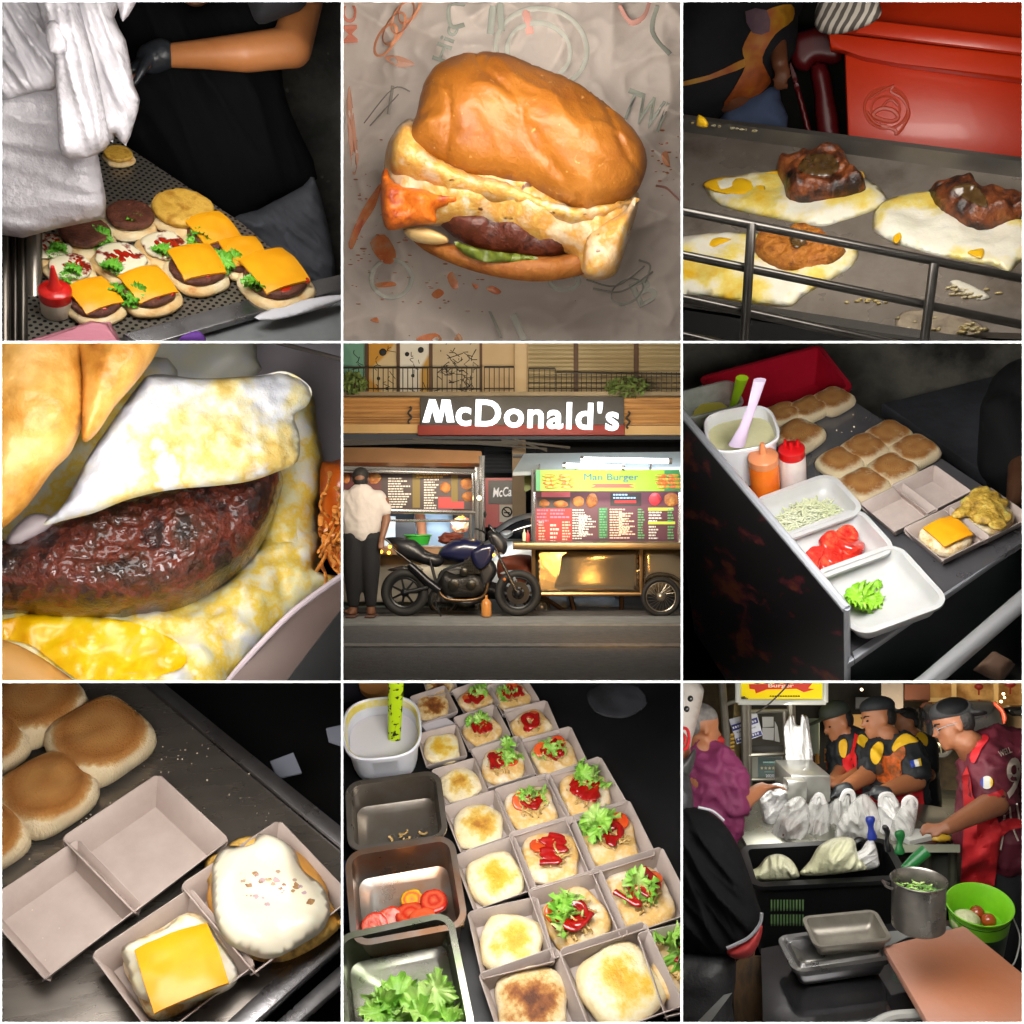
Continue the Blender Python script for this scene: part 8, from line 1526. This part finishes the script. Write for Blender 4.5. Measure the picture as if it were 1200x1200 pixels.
tube(bm, [H4 @ V(p) for p in ((.38, -.03, .48), (.41, 0, .49), (.38, .03, .48))], .0015, 5); put('glasses', bm, m('glasses_silver', '#77777b', rough=.5), Matrix(), P4)
# ---------------------------------------------------------------- customers
C2 = thing('person', 'grey haired customer in a magenta shirt reaching for a bag', 'person', F9(4.4).loc(a9(110, 480, 4.4)))
HC = body_frame(t9, 68, 245, 4.4, .2, 215, 0); mag = m('magenta_shirt', '#6a1f48', '#7a2856', sc=3, rough=.7, bump=.3, bsc=5)
put('body', grow(head(HC) + [('c', a9(66, 240, 4.4), .055, a9(70, 290, 4.4), .07), ('c', a9(85, 330, 4.4), .13, a9(90, 520, 4.4), .14)] + arm([(160, 370, 4.35), (205, 430, 4.3), (282, 375, 4.4)], (.06, .045, .028)) + hand(a9(285, 372, 4.4), t9.x * .95 + t9.y * .12, t9.y, .12, .45), .009, 5), skin9, None, C2)
put('hair', grow([E3(HC, (-.06, 0, .72), (.42, .34, .31)), E3(HC, (-.25, 0, .48), (.2, .31, .2))], .006, 4), m('grey_hair', '#5a5654', '#7a7672', sc=30, rough=.7, bump=.3, bsc=60), None, C2)
put('shirt', grow([('c', a9(85, 325, 4.4), .14, a9(90, 520, 4.4), .155), ('c', a9(130, 330, 4.38), .10, a9(140, 500, 4.38), .11), ('c', a9(50, 310, 4.4), .09, a9(50, 500, 4.4), .12)] + arm([(140, 335, 4.36), (180, 410, 4.32)], (.095, .078)), .012, 8, fold=(.03, .1)), mag, None, C2)
CB = thing('person', 'dark haired person in a red cap far behind the magenta shirt', 'person', F9(5.0).loc(a9(105, 290, 5.0)))
HB = body_frame(t9, 108, 300, 5.1, .15, 200, 0); put('body', grow(head(HB) + [('c', a9(108, 310, 5.1), .07, a9(110, 420, 5.1), .12)], .01, 4), skin9d, None, CB); put('hair', grow([E3(HB, (-.1, 0, .62), (.42, .36, .36))], .008, 3), hair9, None, CB); put('cap', grow([E3(HB, (-.03, 0, .86), (.44, .37, .24))], .008, 3), m('red_cap_cloth', '#a01a14', rough=.7), None, CB)
# rider in black: helmet, hair, jacket
C1 = thing('person', 'customer in a black jacket with a white spotted helmet seen from behind', 'person', F9(3.6).loc(a9(60, 900, 3.6)))
put('body', grow([('e', a9(-40, 250, 3.85), (.08, .1, .11)), ('c', a9(-40, 300, 3.85), .05, a9(-20, 420, 3.8), .07), ('c', a9(0, 520, 3.75), .07, a9(60, 900, 3.75), .10), ('c', a9(225, 880, 3.6), .03, a9(240, 950, 3.55), .025)], .014, 5), skin9d, None, C1)
hel = m('helmet_white', '#a9a39c', '#b5afa8', sc=2, rough=.25, coat=.5)
put('helmet', puff(F9(3.6), [(-80, 10), (-20, -30), (40, -20), (75, 20), (78, 50), (60, 130), (40, 200), (20, 260), (-60, 290)], .14, .16, .1, smooth=4), hel, None, C1)
put('helmet_trim', puff(F9(3.5), [(-20, 290), (20, 268), (46, 235), (52, 260), (30, 330), (-20, 345)], .06, .05, .05, smooth=3), m('helmet_strap', '#2a2a2a', rough=.5), None, C1)
bm = nb(); pl = F9(3.463)
for u, v in ((33, 62), (20, 98)): blob(bm, pl.on(u, v), (.011, .008, .012), sub=2)
put('helmet_spots', bm, m('spot_black', '#141212', rough=.3), Matrix(), C1)
bm = nb(); tube(bm, [pl.on(*q) for q in curve([(2, 165), (22, 170), (28, 205), (18, 235), (4, 240)], 5)], .006, 8); tube(bm, [pl.on(*q) for q in curve([(4, 185), (14, 200), (10, 222)], 5)], .005, 8); put('helmet_emblem', bm, m('emblem_red', '#a8141c', rough=.3), Matrix(), C1)
put('curly_hair', puff(F9(3.5), [(-40, 310), (20, 320), (36, 360), (44, 430), (40, 480), (20, 540), (-40, 560)], .1, .1, .05, smooth=3, amp=.05, ns=24, amp2=.03, ns2=60), m('curly_grey', '#141416', '#2c2c30', sc=20, rough=.6), None, C1)
jk = m('black_jacket', '#060607', '#0a0a0c', sc=3, spec=.12, rough=.9, bump=.3, bsc=5)
jk1 = put('jacket', puff(F9(3.5), [(-80, 460), (40, 440), (120, 470), (180, 540), (225, 640), (265, 760), (284, 830), (270, 900), (250, 960), (200, 975), (185, 1000), (170, 960), (-80, 940)], .16, .2, .12, smooth=4, amp=.03, ns=4, res=54, fold=(.05, .1, .7, 4)), jk, None, C1)
put('sleeve_cuff', puff(F9(3.42), [(160, 945), (230, 905), (282, 850), (278, 905), (245, 962), (190, 972)], .05, .05, .04, smooth=3), m('cuff_red', '#7a1414', '#8a1c1a', sc=3, rough=.6), None, C1)
bm = nb(); tube(bm, [a9(u, v, 3.41) for u, v in curve([(282, 812), (276, 850), (240, 895), (195, 920), (160, 935)], 5)], .006, 6); tube(bm, [a9(u, v, 3.5) for u, v in curve([(60, 442), (110, 455), (150, 488)], 5)], .005, 6); put('piping', bm, m('piping_grey', '#77777c', rough=.5), Matrix(), C1)
put('bag', puff(F9(3.5), [(-80, 950), (80, 925), (180, 960), (192, 1030), (180, 1130), (170, 1260), (-80, 1260)], .14, .16, .1, smooth=4, amp=.04, ns=6), m('black_bag', '#0d0d10', '#141417', sc=6, rough=.6, bump=.4), None, C1)
put('steel_corner', flat(F9(3.3), [(60, 1190), (150, 1098), (180, 1090), (90, 1210)], .01), m('corner_steel', '#8a8a88', rough=.3, metal=.7), label='steel table corner at the bottom edge before the black bag', cat='table corner')
lamp(t9, 800, 200, 5.9, 34, .6, (1, .84, .6), (800, 250, 7.2)); key(t9, 15, (1, .96, .9)); lamp(t9, 600, 100, 4.0, 3.2, .6, (1, .96, .88), (600, 400, 4.8), sy=.15)  # first lamp is unseen, added to brighten the street behind the crew
lamp(t9, 330, 150, 4.75, 4, .35, (1, .97, .88), (450, 480, 4.8))
lamp(t9, 900, 165, 4.3, .9, .35, (1, .93, .82), (900, 420, 4.6))
# ================================================================ added nine-bay display: white edges draw the gaps, sides keep light apart
cur = None
def ray_px(px, py): return V(((px - 600) / 600 * T, 1, -(py - 600) / 600 * T))
def divider(x0, x1, y0, y1, along):
    """a partition running away from the opening; its front edge spans the given picture rectangle at FRONT, its thickness stays constant"""
    bm = nb(); vs = []
    for d in (FRONT, BACK):
        k = FRONT / d if d > FRONT else 1
        cx, cy = (x0 + x1) / 2, (y0 + y1) / 2; hx = (x1 - x0) / 2 * (k if along == 'v' else 1); hy = (y1 - y0) / 2 * (k if along == 'h' else 1)
        for sx, sy in ((-1, -1), (1, -1), (1, 1), (-1, 1)): vs.append(bm.verts.new(ray_px(cx + sx * hx, cy + sy * hy) * d))
    for f in ((0, 1, 2, 3), (7, 6, 5, 4), (0, 4, 5, 1), (1, 5, 6, 2), (2, 6, 7, 3), (3, 7, 4, 0)): bm.faces.new([vs[i] for i in f])
    return tomesh(bm, smooth=False)
mw = m('added_divider_white', '#f4f4f2', rough=.6)
ml = m('grey_bounce_lining', '#8c8a88', rough=.9); mk_ = m('added_black_backing', '#0c0c0d', rough=.95)  # lining grey picked to bounce fill light into the bays
E = [(-60, 2), (399.8, 402.0), (797.9, 800.1), (1198, 1260)]
names = ['outer wall', 'wall', 'wall', 'outer wall']  # names for the added upright dividers
def board(x0, x1, y0, y1, along, label):
    me = divider(x0, x1, y0, y1, along); me.materials.append(mw); me.materials.append(ml)
    for p in me.polygons: p.material_index = 0 if p.center.y < FRONT + .001 else 1
    o = put('added_divider', me, None, None, None, label, 'wall', 'added white edged dividers of the display', 'structure')  # invented divider between scenes, also blocking light from bay to bay
for i, (a, b) in enumerate(E): board(a, b, -60, 1260, 'v', 'white edged upright divider added between the columns of stall scenes')
for i, (a, b) in enumerate(E):
    for j in range(3): board(E[j][1] + .02, E[j + 1][0] - .02, a, b, 'h', 'white edged level divider added between the rows of stall scenes')
bm = nb(); box(bm, -8, BACK + .02, -8, 8, BACK + .1, 8); put('added_backing', tomesh(bm), mk_, None, None, 'added black backing closing the display at its back', 'wall', None, 'structure')
bm = nb(); b0 = 400; q = [bm.verts.new(p) for p in ((-b0, -b0, -4.6), (b0, -b0, -4.6), (b0, b0, -4.6), (-b0, b0, -4.6))]; bm.faces.new(q)
put('ground', tomesh(bm), m('dark_ground', '#2a2a2c', '#35353a', sc=2, rough=.9), None, None, 'dark ground below the display', 'ground', None, 'structure')

# ---------------------------------------------------------------- everything ends at the walls of its bay
def trim():
    bpy.context.view_layer.update()
    for o in list(WM):
        t = BAY.get(o)
        if t is None or o.type != 'MESH': continue
        M = WM[o]; Mi = M.inverted(); me = o.data
        co = np.empty(len(me.vertices) * 3); me.vertices.foreach_get('co', co); co = co.reshape(-1, 3)
        mm = np.array(M); w = co @ mm[:3, :3].T + mm[:3, 3]
        planes = [n for n in t.walls if (w @ np.array(n)).max() > 1e-5]
        if not planes and w[:, 1].min() > FRONT + .002: continue
        bm = bmesh.new(); bm.from_mesh(me)
        for n in planes:
            ln = (M.to_3x3().transposed() @ n).normalized()
            bmesh.ops.bisect_plane(bm, geom=bm.verts[:] + bm.edges[:] + bm.faces[:], plane_co=Mi @ V((0, 0, 0)), plane_no=ln, clear_outer=True, dist=1e-6)
        if w[:, 1].min() < FRONT + .002:
            ln = (M.to_3x3().transposed() @ V((0, -1, 0))).normalized()
            bmesh.ops.bisect_plane(bm, geom=bm.verts[:] + bm.edges[:] + bm.faces[:], plane_co=Mi @ V((0, FRONT + .004, 0)), plane_no=ln, clear_outer=True, dist=1e-6)
        if len(bm.faces) == 0:
            bm.free(); gone.append(o); continue
        nm = me.copy(); bm.to_mesh(nm); bm.free(); o.data = nm
gone = []
trim()
for o in gone:
    if not KIDS(o): WM.pop(o); bpy.data.objects.remove(o)
for o in [o for o in WM if o.type == 'EMPTY' and not KIDS(o)]: WM.pop(o); bpy.data.objects.remove(o)

# ---------------------------------------------------------------- night sky, unseen lamps added to whiten the front edges, camera
w = bpy.data.worlds.new('World'); S.world = w; w.use_nodes = True; nt = w.node_tree
sk = nt.nodes.new('ShaderNodeTexSky'); sk.sky_type = 'NISHITA'; sk.sun_disc = False; sk.sun_elevation = rad(1.); sk.sun_rotation = rad(150)
nt.links.new(sk.outputs[0], nt.nodes['Background'].inputs[0]); nt.nodes['Background'].inputs[1].default_value = .012
for x, z in ((-2.3, 0), (2.3, 0), (0, 2.3), (0, -2.3)):
    l = bpy.data.lights.new('added_edge_lamp', 'AREA'); l.shape = 'RECTANGLE'; l.size = .06; l.size_y = 3.6; l.energy = 480; l.spread = rad(60)
    o = bpy.data.objects.new('added_edge_lamp', l); C.objects.link(o); o.location = (x, 2.955, z)
    d = V((0, FRONT + .03, 0)) - V((x, 2.955, z)); q = d.normalized()
    yv = V((0, 0, 1)) if x else V((1, 0, 0)); zv = -q; xv = yv.cross(zv).normalized(); yv = zv.cross(xv)
    o.rotation_euler = Matrix((xv, yv, zv)).transposed().to_euler()
cam = bpy.data.cameras.new('camera'); co = bpy.data.objects.new('camera', cam); C.objects.link(co); co.rotation_euler = (rad(90), 0, 0)
cam.sensor_width = 36; cam.lens = 18 / T; cam.clip_start = .05; cam.clip_end = 2000; S.camera = co
S.view_settings.view_transform = 'Standard'; S.view_settings.look = 'None'; S.view_settings.exposure = 0; S.view_settings.gamma = 1
S.cycles.use_denoising = True; S.cycles.max_bounces = 6; S.cycles.diffuse_bounces = 3; S.cycles.glossy_bounces = 3; S.cycles.transmission_bounces = 5; S.cycles.transparent_max_bounces = 8; S.cycles.caustics_reflective = False; S.cycles.caustics_refractive = False
S.cycles.sample_clamp_indirect = 4
